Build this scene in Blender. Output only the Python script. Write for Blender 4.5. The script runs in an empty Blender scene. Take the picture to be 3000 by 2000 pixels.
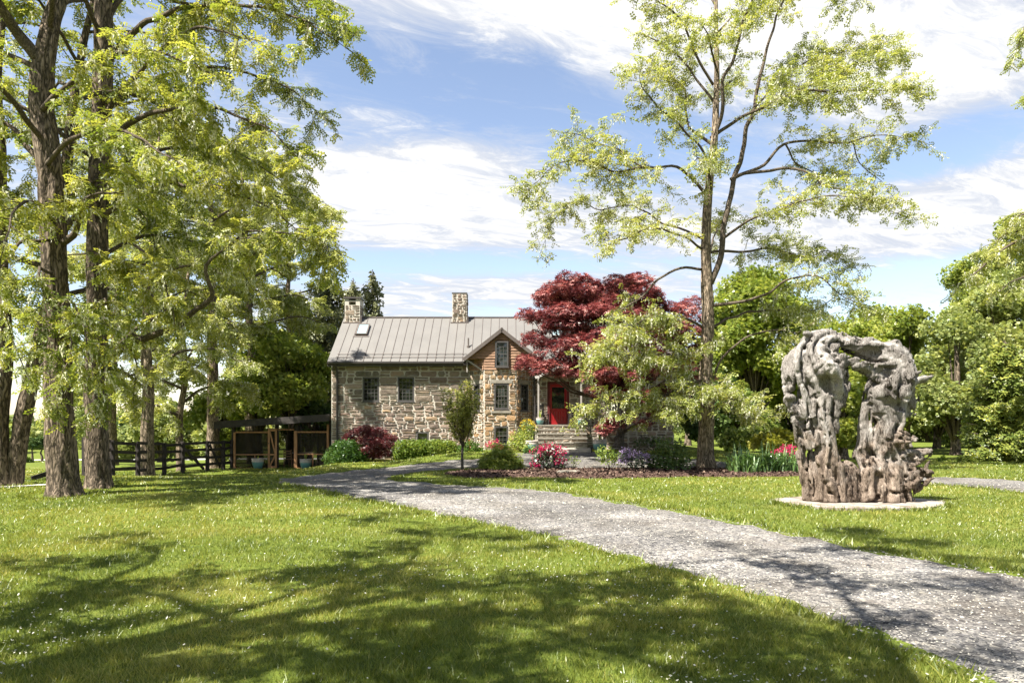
import bpy, math
import numpy as np
from mathutils import Vector
from mathutils.geometry import delaunay_2d_cdt

sc = bpy.context.scene
C = sc.collection
R = np.random.default_rng(11)

# ------------------------------------------------------------------ camera
F, CX, HY, EYE = 2000.0, 1500.0, 1240.0, 1.6
cam = bpy.data.cameras.new("camera")
cam.sensor_width = 36.0
cam.lens = 24.0
cam.shift_y = 0.08
cam.clip_start = 0.1
cam.clip_end = 3000.0
camo = bpy.data.objects.new("camera", cam)
camo.location = (0, 0, EYE)
camo.rotation_euler = (math.pi / 2, 0, 0)
C.objects.link(camo)
sc.camera = camo

# ------------------------------------------------------------------ light
SUN = Vector((-0.43, -0.36, 0.83)).normalized()      # towards the sun
SKY_STRENGTH = 0.058
SUN_STRENGTH = 3.85
EXPOSURE = 2.12
CLOUD = 4.45
world = bpy.data.worlds.new("World")
sc.world = world
world.use_nodes = True
wt = world.node_tree
for n in list(wt.nodes):
    wt.nodes.remove(n)


class NT:
    """small helper to write node trees"""
    def __init__(self, tree):
        self.t = tree

    def n(self, kind, **kw):
        x = self.t.nodes.new(kind)
        for k, v in kw.items():
            if k.startswith('i_'):
                x.inputs[k[2:].replace('_', ' ')].default_value = v
            else:
                setattr(x, k, v)
        return x

    def set(self, sock, v):
        if hasattr(v, 'links') or hasattr(v, 'is_output'):
            self.t.links.new(v, sock)
        else:
            sock.default_value = v

    def math(self, op, a, b=None, c=None, clamp=False):
        x = self.n('ShaderNodeMath', operation=op, use_clamp=clamp)
        self.set(x.inputs[0], a)
        if b is not None:
            self.set(x.inputs[1], b)
        if c is not None:
            self.set(x.inputs[2], c)
        return x.outputs[0]

    def mix(self, f, a, b, blend='MIX'):
        x = self.n('ShaderNodeMix', data_type='RGBA', blend_type=blend)
        self.set(x.inputs[0], f)
        self.set(x.inputs[6], a if not isinstance(a, tuple) else (*a[:3], 1))
        self.set(x.inputs[7], b if not isinstance(b, tuple) else (*b[:3], 1))
        return x.outputs[2]

    def noise(self, vec, scale, detail=4, rough=.55, dist=0.0):
        x = self.n('ShaderNodeTexNoise')
        if vec is not None:
            self.t.links.new(vec, x.inputs['Vector'])
        x.inputs['Scale'].default_value = scale
        x.inputs['Detail'].default_value = detail
        x.inputs['Roughness'].default_value = rough
        x.inputs['Distortion'].default_value = dist
        return x.outputs['Fac']

    def ramp(self, f, stops):
        x = self.n('ShaderNodeValToRGB')
        e = x.color_ramp.elements
        while len(e) < len(stops):
            e.new(0.5)
        for el, (p, c) in zip(e, stops):
            el.position = p
            el.color = (*c, 1) if len(c) == 3 else c
        self.set(x.inputs[0], f)
        return x.outputs[0]

    def step(self, f, a, b):
        x = self.n('ShaderNodeMapRange', interpolation_type='SMOOTHSTEP')
        self.set(x.inputs[0], f)
        x.inputs[1].default_value = a
        x.inputs[2].default_value = b
        return x.outputs[0]


w = NT(wt)
elev = math.asin(SUN.z)
rot = math.atan2(SUN.x, SUN.y)
sky = w.n('ShaderNodeTexSky', sky_type='NISHITA', sun_disc=False, sun_elevation=elev, sun_rotation=rot,
          altitude=100.0, air_density=1.0, dust_density=0.6, ozone_density=2.0)
tc = w.n('ShaderNodeTexCoord')
sep = w.n('ShaderNodeSeparateXYZ')
wt.links.new(tc.outputs['Generated'], sep.inputs[0])
dx, dy, dz = sep.outputs
# cloud deck: direction projected on a plane overhead
dzz = w.math('ADD', w.math('MAXIMUM', dz, 0.0), 0.12)
cu = w.math('DIVIDE', dx, dzz)
cv = w.math('DIVIDE', dy, dzz)
comb = w.n('ShaderNodeCombineXYZ')
w.set(comb.inputs[0], w.math('ADD', w.math('MULTIPLY', cu, 0.72), w.math('MULTIPLY', cv, 0.26)))
w.set(comb.inputs[1], w.math('MULTIPLY', w.math('SUBTRACT', cv, w.math('MULTIPLY', cu, 0.32)), 1.7))
w.set(comb.inputs[2], 3.7)
n1 = w.noise(comb.outputs[0], 1.0, 9, .62, .5)
n2 = w.noise(comb.outputs[0], 5.2, 10, .72, .8)
nn = w.math('ADD', w.math('MULTIPLY', n1, 0.52), w.math('MULTIPLY', n2, 0.50))
# the big banks and gaps of this particular sky, placed by bearing and height
yy = w.math('MAXIMUM', dy, 0.08)
ea = w.math('ADD', w.math('MULTIPLY', w.math('DIVIDE', dx, yy), F), CX)
ee = w.math('SUBTRACT', HY, w.math('MULTIPLY', w.math('DIVIDE', dz, yy), F))
# x, y, half length, half height, slope, weight
BANKS = [
    (2450, 130, 800, 270, .12, .34), (1500, 10, 620, 90, .05, .30), (1150, 570, 470, 150, -.06, .36),
    (1330, 480, 330, 70, -.18, .12), (1620, 640, 420, 90, -.10, .16), (2300, 650, 500, 90, -.16, .22),
    (2850, 640, 420, 100, -.16, .30), (1250, 860, 500, 55, -.05, .20), (2000, 850, 500, 60, -.05, .10),
    (1150, 300, 330, 110, -.30, .02), (1600, 300, 300, 150, .15, -.20), (980, 230, 170, 120, .2, -.07),
    (1260, 250, 260, 130, .25, -.12),
    (1300, 765, 600, 40, .02, -.26), (2000, 400, 500, 110, -.15, -.14), (2800, 420, 330, 75, -.30, -.34),
    (2650, 820, 420, 60, -.10, -.20), (1050, 400, 330, 50, -.1, -.10), (500, 300, 500, 300, 0, .05),
    (1700, 250, 200, 60, -.3, .06), (2150, 960, 700, 60, 0, -.15), (1250, 940, 400, 40, 0, .06), (1850, 330, 200, 120, 0, .05),
]
acc = None
for bx, by, hl, hh, sl, wgt in BANKS:
    u = w.math('SUBTRACT', ea, bx)
    v = w.math('SUBTRACT', w.math('SUBTRACT', ee, by), w.math('MULTIPLY', u, sl))
    q = w.math('ADD', w.math('POWER', w.math('DIVIDE', w.math('ABSOLUTE', u), hl), 2.0),
               w.math('POWER', w.math('DIVIDE', w.math('ABSOLUTE', v), hh), 2.0))
    g = w.math('MULTIPLY', w.math('EXPONENT', w.math('MULTIPLY', q, -1.0)), wgt)
    acc = g if acc is None else w.math('ADD', acc, g)
front = w.step(dy, 0.05, 0.35)
acc = w.math('MULTIPLY', acc, front)
dens = w.math('ADD', nn, acc)
mask = w.step(dens, 0.42, 0.70)
wisp = w.noise(comb.outputs[0], 2.1, 10, .72, 1.8)
mask = w.math('MAXIMUM', mask, w.math('MULTIPLY', w.step(w.math('ADD', wisp, w.math('MULTIPLY', acc, .35)), .47, .74), .58))
mask = w.math('MULTIPLY', mask, w.step(dz, 0.0, 0.17))
shade = w.step(w.math('ADD', dens, w.math('MULTIPLY', w.math('SUBTRACT', n2, .5), 1.1)), 0.52, 0.92)
ccol = w.mix(shade, (CLOUD * .66, CLOUD * .70, CLOUD * .79), (CLOUD * 1.02, CLOUD * 1.01, CLOUD * .99))
skyc = w.mix(1.0, sky.outputs[0], (1.25, 1.075, .97), 'MULTIPLY')
out = w.mix(mask, skyc, ccol)
bg = w.n('ShaderNodeBackground')
wt.links.new(out, bg.inputs[0])
bg.inputs[1].default_value = SKY_STRENGTH
wo = w.n('ShaderNodeOutputWorld')
wt.links.new(bg.outputs[0], wo.inputs[0])

sl = bpy.data.lights.new("sun", 'SUN')
sl.energy = SUN_STRENGTH
sl.angle = math.radians(0.53)
sl.color = (1.0, 0.955, 0.87)
so = bpy.data.objects.new("sun", sl)
so.rotation_euler = SUN.to_track_quat('Z', 'Y').to_euler()
so.location = (-20, -20, 40)
C.objects.link(so)

vs = sc.view_settings
sc.display_settings.display_device = 'sRGB'
vs.view_transform = 'Standard'
vs.look = 'None'
vs.exposure = EXPOSURE
vs.gamma = 1.0
vs.use_curve_mapping = False
sc.cycles.max_bounces = 7
sc.cycles.diffuse_bounces = 5
sc.cycles.glossy_bounces = 3
sc.cycles.transmission_bounces = 4
sc.cycles.transparent_max_bounces = 6
sc.cycles.use_denoising = True

# ------------------------------------------------------------------ numeric helpers
_T = np.random.default_rng(5).random((32, 32, 32)).astype(np.float32)


def vn(p):
    """value noise 0..1 at points (N,3)"""
    p = np.asarray(p, np.float32)
    i = np.floor(p)
    f = p - i
    f = f * f * (3 - 2 * f)
    i = i.astype(np.int32)
    x0, y0, z0 = (i[..., k] & 31 for k in range(3))
    x1, y1, z1 = ((i[..., k] + 1) & 31 for k in range(3))
    fx, fy, fz = f[..., 0], f[..., 1], f[..., 2]
    a = _T[x0, y0, z0] * (1 - fx) + _T[x1, y0, z0] * fx
    b = _T[x0, y1, z0] * (1 - fx) + _T[x1, y1, z0] * fx
    c = _T[x0, y0, z1] * (1 - fx) + _T[x1, y0, z1] * fx
    d = _T[x0, y1, z1] * (1 - fx) + _T[x1, y1, z1] * fx
    return (a * (1 - fy) + b * fy) * (1 - fz) + (c * (1 - fy) + d * fy) * fz


def ss(a, b, x):
    t = np.clip((np.asarray(x, float) - a) / (b - a), 0, 1)
    return t * t * (3 - 2 * t)


def gz(x, y):
    """height of the ground"""
    x = np.asarray(x, float)
    y = np.asarray(y, float)
    z = 0.42 * ss(21.5, 28.5, y) * ss(-5.5, -1.5, x) * (1 - ss(8, 14, x)) * (1 - ss(40, 55, y))
    z = z - 0.50 * ss(19, 28, y) * ss(-6.8, -9.5, x)
    z = z - 2.7 * ss(27, 92, y) * ss(-8, -17, x)
    z = z + 0.03 * np.sin(x * .55 + 1.3) * np.sin(y * .42 + .4) + .02 * np.sin(x * 1.1 - y * .7)
    return z


def P(px, py, Y):
    return np.array([(px - CX) / F * Y, Y, EYE + (HY - py) / F * Y])


def G(px, py):
    """where the line of sight of a point of the photograph meets the ground"""
    ys = np.arange(3.0, 140.0, 0.02)
    a, b = (px - CX) / F, (py - HY) / F
    d = EYE - b * ys - gz(a * ys, ys)
    k = int(np.argmax(d < 0))
    Y = ys[k]
    return np.array([a * Y, Y, float(gz(a * Y, Y))])


def nrm(v):
    v = np.asarray(v, float)
    return v / np.maximum(np.linalg.norm(v, axis=-1, keepdims=True), 1e-9)


def wloc(o):
    p = np.zeros(3)
    while o is not None:
        p += np.array(o.location)
        o = o.parent
    return p


def mk(name, V, faces, mat, parent=None, var=None, col=None, smooth=False):
    """one mesh object from world coordinates; faces: array (M,k), or list of such; var / col: per face"""
    V = np.asarray(V, np.float64).reshape(-1, 3)
    if not isinstance(faces, list):
        faces = [faces]
    faces = [np.asarray(f, np.int32) for f in faces if len(f)]
    if parent is not None:
        V = V - wloc(parent)
    me = bpy.data.meshes.new(name)
    me.vertices.add(len(V))
    me.vertices.foreach_set('co', V.astype(np.float32).ravel())
    li = np.concatenate([f.ravel() for f in faces])
    sizes = np.concatenate([np.full(len(f), f.shape[1], np.int32) for f in faces])
    starts = np.concatenate([[0], np.cumsum(sizes)[:-1]]).astype(np.int32)
    me.loops.add(len(li))
    me.loops.foreach_set('vertex_index', li)
    me.polygons.add(len(sizes))
    me.polygons.foreach_set('loop_start', starts)
    if var is not None:
        at = me.attributes.new('var', 'FLOAT', 'FACE')
        at.data.foreach_set('value', np.asarray(var, np.float32))
    if col is not None:
        at = me.attributes.new('col', 'FLOAT_COLOR', 'FACE')
        cc = np.ones((len(sizes), 4), np.float32)
        cc[:, :3] = col
        at.data.foreach_set('color', cc.ravel())
    me.update(calc_edges=True)
    me.polygons.foreach_set('use_smooth', np.full(len(sizes), bool(smooth)))
    if mat is not None:
        me.materials.append(mat)
    o = bpy.data.objects.new(name, me)
    C.objects.link(o)
    if parent is not None:
        o.parent = parent
    return o


def tag(o, label=None, cat=None, group=None, kind=None):
    if label: o['label'] = label
    if cat: o['category'] = cat
    if group: o['group'] = group
    if kind: o['kind'] = kind
    return o


def thing(name, label, cat, loc, group=None):
    o = bpy.data.objects.new(name, None)
    o.empty_display_size = 0.2
    o.location = tuple(float(q) for q in loc)
    C.objects.link(o)
    return tag(o, label, cat, group)


def copy_tree(o, parent=None):
    c = o.copy()
    C.objects.link(c)
    c.parent = parent
    for ch in list(o.children):
        copy_tree(ch, c)
    return c


class MB:
    """collects simple solids into one mesh"""
    def __init__(self):
        self.V, self.Q, self.T, self.n = [], [], [], 0

    def add(self, V, Q=None, T=None):
        V = np.asarray(V, float).reshape(-1, 3)
        if Q is not None and len(Q): self.Q.append(np.asarray(Q, int) + self.n)
        if T is not None and len(T): self.T.append(np.asarray(T, int) + self.n)
        self.V.append(V)
        self.n += len(V)
        return self

    def box(self, a, b):
        x0, y0, z0 = a
        x1, y1, z1 = b
        V = [(x0, y0, z0), (x1, y0, z0), (x1, y1, z0), (x0, y1, z0), (x0, y0, z1), (x1, y0, z1), (x1, y1, z1), (x0, y1, z1)]
        return self.add(V, BOXQ)

    def obox(self, c, u, v, w_):
        """box from centre and three half vectors"""
        c, u, v, w_ = (np.asarray(q, float) for q in (c, u, v, w_))
        V = [c - u - v - w_, c + u - v - w_, c + u + v - w_, c - u + v - w_, c - u - v + w_, c + u - v + w_, c + u + v + w_, c - u + v + w_]
        return self.add(V, BOXQ)

    def bar(self, a, b, w1, w2, up=(0, 0, 1)):
        """squared bar from a to b; w1 across, w2 along 'up'"""
        a, b = np.asarray(a, float), np.asarray(b, float)
        d = nrm(b - a)
        s = np.cross(d, up)
        if np.linalg.norm(s) < 1e-4:
            s = np.cross(d, (0, 1, 0))
        s = nrm(s)
        t = np.cross(s, d)
        return self.obox((a + b) / 2, (b - a) / 2, s * w1 / 2, t * w2 / 2)

    def tube(self, pts, rad, seg=8):
        V, Q, T = tube(pts, rad, seg)
        return self.add(V, Q, T)

    def build(self, name, mat, parent=None, smooth=False, col=None):
        fs = []
        if self.Q: fs.append(np.concatenate(self.Q))
        if self.T: fs.append(np.concatenate(self.T))
        if col is not None:
            col = np.tile(np.asarray(col), (sum(len(f) for f in fs), 1))
        return mk(name, np.concatenate(self.V), fs, mat, parent, smooth=smooth, col=col)


BOXQ = [(0, 3, 2, 1), (4, 5, 6, 7), (0, 1, 5, 4), (1, 2, 6, 5), (2, 3, 7, 6), (3, 0, 4, 7)]


def tube(pts, rad, seg=8):
    pts = np.asarray(pts, float)
    n = len(pts)
    rad = np.broadcast_to(np.asarray(rad, float), (n,))
    tan = nrm(np.gradient(pts, axis=0))
    ref = np.array([1.0, 0, 0]) if abs(tan[0][0]) < .8 else np.array([0, 1.0, 0])
    N = np.zeros((n, 3))
    v = nrm(ref - tan[0] * ref.dot(tan[0]))
    for i in range(n):
        v = nrm(v - tan[i] * v.dot(tan[i]))
        N[i] = v
    B = np.cross(tan, N)
    th = np.arange(seg) / seg * 2 * np.pi
    V = pts[:, None] + rad[:, None, None] * (np.cos(th)[None, :, None] * N[:, None] + np.sin(th)[None, :, None] * B[:, None])
    V = V.reshape(-1, 3)
    i, j = np.meshgrid(np.arange(n - 1), np.arange(seg), indexing='ij')
    j2 = (j + 1) % seg
    Q = np.stack([i * seg + j, i * seg + j2, (i + 1) * seg + j2, (i + 1) * seg + j], -1).reshape(-1, 4)
    V = np.concatenate([V, pts[:1], pts[-1:]])
    a, b = n * seg, n * seg + 1
    js = np.arange(seg)
    T = np.concatenate([np.stack([np.full(seg, a), (js + 1) % seg, js], -1),
                        np.stack([np.full(seg, b), (n - 1) * seg + js, (n - 1) * seg + (js + 1) % seg], -1)])
    return V, Q, T


def spline(ctrl, step=0.15, extra=None):
    """Catmull-Rom through control points (rows may carry a radius as 4th value)"""
    c = np.asarray(ctrl, float)
    if len(c) == 2:
        n = max(2, int(np.linalg.norm(c[1, :3] - c[0, :3]) / step) + 1)
        t = np.linspace(0, 1, n)[:, None]
        return c[0] * (1 - t) + c[1] * t
    p = np.concatenate([[2 * c[0] - c[1]], c, [2 * c[-1] - c[-2]]])
    res = []
    for k in range(1, len(p) - 2):
        n = max(2, int(np.linalg.norm(p[k + 1, :3] - p[k, :3]) / step))
        t = (np.arange(n) / n)[:, None]
        a, b, d, e = p[k - 1], p[k], p[k + 1], p[k + 2]
        res.append(.5 * ((2 * b) + (-a + d) * t + (2 * a - 5 * b + 4 * d - e) * t ** 2 + (-a + 3 * b - 3 * d + e) * t ** 3))
    res.append(c[-1:])
    return np.concatenate(res)


def lathe(profile, c, seg=20):
    """profile rows (radius, z); c base point"""
    pr = np.asarray(profile, float)
    th = np.arange(seg) / seg * 2 * np.pi
    V = np.stack([c[0] + pr[:, 0][:, None] * np.cos(th), c[1] + pr[:, 0][:, None] * np.sin(th),
                  np.broadcast_to(c[2] + pr[:, 1][:, None], (len(pr), seg))], -1).reshape(-1, 3)
    i, j = np.meshgrid(np.arange(len(pr) - 1), np.arange(seg), indexing='ij')
    j2 = (j + 1) % seg
    Q = np.stack([i * seg + j, i * seg + j2, (i + 1) * seg + j2, (i + 1) * seg + j], -1).reshape(-1, 4)
    return V, Q


def inpoly(x, y, poly):
    x, y = np.asarray(x, float), np.asarray(y, float)
    r = np.zeros(x.shape, bool)
    n = len(poly)
    for i in range(n):
        x1, y1 = poly[i]
        x2, y2 = poly[(i + 1) % n]
        if y1 == y2:
            continue
        c = ((y1 > y) != (y2 > y)) & (x < (x2 - x1) * (y - y1) / (y2 - y1) + x1)
        r ^= c
    return r


# ------------------------------------------------------------------ materials
def new_mat(name):
    m = bpy.data.materials.new(name)
    m.use_nodes = True
    t = m.node_tree
    for n in list(t.nodes):
        t.nodes.remove(n)
    return m, NT(t), t.nodes.new('ShaderNodeOutputMaterial')


def coords(x, kind='Object', scale=(1, 1, 1)):
    tc = x.n('ShaderNodeTexCoord')
    mp = x.n('ShaderNodeMapping')
    mp.inputs['Scale'].default_value = scale
    x.t.links.new(tc.outputs[kind], mp.inputs[0])
    return mp.outputs[0]


def geo(x, scale=(1, 1, 1)):
    g = x.n('ShaderNodeNewGeometry')
    mp = x.n('ShaderNodeMapping')
    mp.inputs['Scale'].default_value = scale
    x.t.links.new(g.outputs['Position'], mp.inputs[0])
    return mp.outputs[0]


def principled(x, out, color, rough=.8, spec=.3, metal=0.0, bump=None, bstr=.4, bdist=.02, normal=None):
    p = x.n('ShaderNodeBsdfPrincipled')
    x.set(p.inputs['Base Color'], (*color, 1) if isinstance(color, tuple) and len(color) == 3 else color)
    x.set(p.inputs['Roughness'], rough)
    p.inputs['Specular IOR Level'].default_value = spec
    p.inputs['Metallic'].default_value = metal
    if bump is not None:
        b = x.n('ShaderNodeBump')
        b.inputs['Strength'].default_value = bstr
        b.inputs['Distance'].default_value = bdist
        x.set(b.inputs['Height'], bump)
        x.t.links.new(b.outputs[0], p.inputs['Normal'])
    x.t.links.new(p.outputs[0], out.inputs[0])
    return p


def plain(name, color, rough=.7, spec=.3, metal=0.0, vary=.25, scale=6.0, stretch=(1, 1, 1)):
    """a colour with uneven wear"""
    m, x, o = new_mat(name)
    v = geo(x, stretch)
    n = x.noise(v, scale, 5, .6)
    a = tuple(max(0, c * (1 - vary)) for c in color)
    b = tuple(min(1, c * (1 + vary)) for c in color)
    col = x.ramp(n, [(.3, a), (.7, b)])
    principled(x, o, col, rough, spec, metal, n, .15, .01)
    return m


def leaf_mat(name, stops, trans=.45, tint=(1.18, 1.15, .68), gloss=.03, boost=1.45):
    """leaf: diffuse both sides, light shining through, a faint sheen; colour by each leaf's own 'var'"""
    m, x, o = new_mat(name)
    a = x.n('ShaderNodeAttribute', attribute_name='var')
    if gloss == 0:
        boost = 1.0
    col = x.ramp(a.outputs['Fac'], [(p, tuple(min(.8, q * boost) for q in c)) for p, c in stops])
    d = x.n('ShaderNodeBsdfDiffuse')
    x.t.links.new(col, d.inputs[0])
    t = x.n('ShaderNodeBsdfTranslucent')
    x.t.links.new(x.mix(1.0, col, tint, 'MULTIPLY'), t.inputs[0])
    mx = x.n('ShaderNodeMixShader')
    mx.inputs[0].default_value = trans
    x.t.links.new(d.outputs[0], mx.inputs[1])
    x.t.links.new(t.outputs[0], mx.inputs[2])
    g = x.n('ShaderNodeBsdfGlossy')
    g.inputs['Roughness'].default_value = .38
    g.inputs['Color'].default_value = (.8, .85, .8, 1)
    m2 = x.n('ShaderNodeMixShader')
    m2.inputs[0].default_value = gloss
    x.t.links.new(mx.outputs[0], m2.inputs[1])
    x.t.links.new(g.outputs[0], m2.inputs[2])
    x.t.links.new(m2.outputs[0], o.inputs[0])
    return m


M = {}
M['locust_leaf'] = leaf_mat('locust_leaf', [(0, (.068, .098, .016)), (.5, (.145, .175, .03)), (1, (.27, .265, .06))], .5)
M['locust_leaf_pale'] = leaf_mat('locust_leaf_pale', [(0, (.115, .135, .04)), (.5, (.195, .22, .055)), (1, (.32, .31, .10))], .5)
M['locust_flower'] = leaf_mat('locust_flower', [(0, (.60, .59, .40)), (.6, (.74, .72, .55)), (1, (.82, .79, .66))], .42, (1, 1, .9), .0)
M['maple_leaf'] = leaf_mat('maple_leaf', [(0, (.028, .010, .012)), (.4, (.095, .023, .026)), (.75, (.19, .058, .058)), (1, (.38, .18, .16))], .36, (1.3, .85, .8), boost=1.35)
M['laceleaf'] = leaf_mat('laceleaf', [(0, (.03, .010, .012)), (.6, (.085, .022, .024)), (1, (.16, .05, .045))], .3, (1.3, .8, .7))
M['green_leaf'] = leaf_mat('green_leaf', [(0, (.05, .075, .016)), (.5, (.105, .145, .032)), (1, (.20, .225, .06))], .42)
M['fresh_leaf'] = leaf_mat('fresh_leaf', [(0, (.08, .115, .02)), (.5, (.16, .20, .038)), (1, (.28, .29, .07))], .45)
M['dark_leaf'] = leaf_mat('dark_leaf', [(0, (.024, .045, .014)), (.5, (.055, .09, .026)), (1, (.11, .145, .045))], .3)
M['box_leaf'] = leaf_mat('box_leaf', [(0, (.022, .05, .012)), (.5, (.045, .09, .018)), (1, (.09, .14, .03))], .3)
M['hedge_leaf'] = leaf_mat('hedge_leaf', [(0, (.05, .09, .016)), (.5, (.10, .15, .025)), (1, (.19, .22, .045))], .4)
M['spruce_needle'] = leaf_mat('spruce_needle', [(0, (.045, .052, .022)), (.5, (.095, .10, .042)), (1, (.18, .17, .075))], .25)
M['hemlock_needle'] = leaf_mat('hemlock_needle', [(0, (.05, .075, .018)), (.5, (.12, .15, .03)), (1, (.25, .25, .05))], .4)
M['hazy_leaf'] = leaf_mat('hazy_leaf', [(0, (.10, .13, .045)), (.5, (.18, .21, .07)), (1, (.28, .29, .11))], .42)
M['gold_leaf'] = leaf_mat('gold_leaf', [(0, (.10, .11, .018)), (.5, (.20, .20, .03)), (1, (.30, .28, .05))], .45)
M['rhodo_leaf'] = leaf_mat('rhodo_leaf', [(0, (.014, .026, .012)), (.6, (.035, .055, .02)), (1, (.10, .12, .05))], .2, gloss=.12)
M['pink_flower'] = leaf_mat('pink_flower', [(0, (.36, .012, .07)), (.5, (.55, .03, .13)), (1, (.70, .10, .24))], .4, (1.2, .8, .9), 0)
M['lilac_flower'] = leaf_mat('lilac_flower', [(0, (.30, .20, .42)), (.5, (.42, .31, .55)), (1, (.60, .48, .66))], .35, (1, 1, 1), 0)
M['yellow_flower'] = leaf_mat('yellow_flower', [(0, (.55, .36, .02)), (1, (.75, .55, .05))], .35, (1, 1, .8), 0)
M['lily_leaf'] = leaf_mat('lily_leaf', [(0, (.03, .07, .015)), (.5, (.065, .125, .03)), (1, (.13, .19, .06))], .35, gloss=.1)
M['grass'] = leaf_mat('grass', [(0, (.060, .090, .014)), (.45, (.145, .170, .028)), (.8, (.26, .245, .055)), (1, (.30, .27, .10))], .42, gloss=.03, boost=1.3)
M['petal'] = leaf_mat('petal', [(0, (.46, .44, .34)), (1, (.70, .68, .60))], .25, (1, 1, .95), 0)


def bark_mat(name, dark, light, scale=1.0):
    m, x, o = new_mat(name)
    v = geo(x, (7 * scale, 7 * scale, 1.7 * scale))
    n0 = x.noise(v, 1.9, 3, .5, .7)
    n = x.math('ABSOLUTE', x.math('MULTIPLY', x.math('SUBTRACT', n0, .5), 3.2))
    n = x.math('ADD', n, x.math('MULTIPLY', x.math('SUBTRACT', x.noise(v, 6.0, 4, .6), .5), .35))
    n2 = x.noise(geo(x), 1.3, 3, .5)
    col = x.ramp(n, [(.04, dark), (.22, tuple((a * 1.2 + b) / 2.2 for a, b in zip(dark, light))), (.5, light)])
    col = x.mix(x.math('MULTIPLY', n2, .25), col, (.11, .105, .07))
    principled(x, o, col, .95, .1, 0, n, .8, .03)
    return m


M['bark'] = bark_mat('bark', (.032, .023, .017), (.25, .19, .14))
M['bark_light'] = bark_mat('bark_light', (.055, .040, .028), (.36, .275, .20))
M['twig'] = bark_mat('twig', (.05, .037, .028), (.21, .165, .125), 2.5)
M['maple_bark'] = bark_mat('maple_bark', (.05, .042, .036), (.17, .15, .13), 2)

# ------------------------------------------------------------------ ground materials
m, x, o = new_mat('lawn')
v = geo(x)
n1 = x.noise(v, .55, 5, .6)
n2 = x.noise(v, 9.0, 6, .7)
n3 = x.noise(geo(x, (60, 60, 60)), 1.0, 3, .7)
c1 = x.ramp(n2, [(.3, (.065, .09, .016)), (.55, (.13, .163, .027)), (.75, (.22, .215, .052))])
c2 = x.mix(x.math('MULTIPLY', x.step(n1, .52, .75), .75), c1, (.25, .235, .075))
c2 = x.mix(x.math('MULTIPLY', x.step(n3, .35, .7), .5), c2, (.05, .07, .015))
principled(x, o, c2, .95, .05, 0, n3, .7, .03)
M['lawn'] = m

m, x, o = new_mat('gravel')
v = geo(x)
vo = x.n('ShaderNodeTexVoronoi', feature='F1')
x.t.links.new(geo(x, (1, 1, 1)), vo.inputs['Vector'])
vo.inputs['Scale'].default_value = 42
vo2 = x.n('ShaderNodeTexVoronoi', feature='F1')
x.t.links.new(v, vo2.inputs['Vector'])
vo2.inputs['Scale'].default_value = 19
sr = x.n('ShaderNodeSeparateColor')
x.t.links.new(vo.outputs['Color'], sr.inputs[0])
sr2 = x.n('ShaderNodeSeparateColor')
x.t.links.new(vo2.outputs['Color'], sr2.inputs[0])
c = x.ramp(sr.outputs[0], [(0, (.085, .082, .08)), (.35, (.16, .155, .15)), (.7, (.235, .225, .21)), (.9, (.34, .32, .29)), (1, (.46, .43, .38))])
c = x.mix(x.step(sr2.outputs[1], .78, .85), c, x.ramp(sr2.outputs[0], [(0, (.05, .05, .055)), (.5, (.15, .14, .13)), (1, (.42, .39, .33))]))
dirt = x.noise(v, .8, 6, .65)
c = x.mix(x.math('MULTIPLY', x.step(dirt, .42, .70), .6), c, (.125, .105, .085))
worn = x.noise(geo(x, (.5, .9, 1)), .7, 4, .55, .6)
c = x.mix(x.step(worn, .40, .66), c, x.mix(1.0, c, (.60, .60, .61), 'MULTIPLY'))
ed = x.n('ShaderNodeAttribute', attribute_name='var')
rut = x.math('ADD', x.math('ABSOLUTE', x.math('SUBTRACT', x.math('ABSOLUTE', x.math('SUBTRACT', ed.outputs['Fac'], 1.55)), .72)), x.math('MULTIPLY', x.math('SUBTRACT', x.noise(v, 1.6, 4, .6), .5), .5))
c = x.mix(x.math('MULTIPLY', x.step(rut, .12, .5), .5), x.mix(1.0, c, (1.08, 1.07, 1.07), 'MULTIPLY'), x.mix(1.0, c, (.60, .585, .55), 'MULTIPLY'))
h = x.math('SUBTRACT', 1.0, x.math('ADD', x.math('MULTIPLY', vo.outputs['Distance'], 1.0), x.math('MULTIPLY', vo2.outputs['Distance'], .6)))
principled(x, o, c, .95, .15, 0, h, .7, .02)
M['gravel'] = m

m, x, o = new_mat('pebble')
a = x.n('ShaderNodeAttribute', attribute_name='var')
c = x.ramp(a.outputs['Fac'], [(0, (.035, .035, .04)), (.3, (.125, .12, .112)), (.65, (.225, .212, .19)), (.88, (.40, .37, .32)), (1, (.58, .54, .46))])
principled(x, o, c, .9, .2)
M['pebble'] = m

m, x, o = new_mat('mulch')
n = x.noise(geo(x, (1, 1, 1)), 22, 6, .7)
c = x.ramp(n, [(.3, (.035, .020, .015)), (.55, (.075, .047, .037)), (.75, (.13, .085, .066))])
principled(x, o, c, .95, .1, 0, n, .9, .03)
M['mulch'] = m
m, x, o = new_mat('mulch_chip')
a = x.n('ShaderNodeAttribute', attribute_name='var')
principled(x, o, x.ramp(a.outputs['Fac'], [(0, (.03, .019, .015)), (.6, (.085, .052, .041)), (1, (.19, .135, .10))]), .9, .1)
M['mulch_chip'] = m

# ------------------------------------------------------------------ driveway, bed outlines (ground plan, metres)
def plan(pts):
    return [tuple(G(px, py)[:2]) for px, py in pts]


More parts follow.
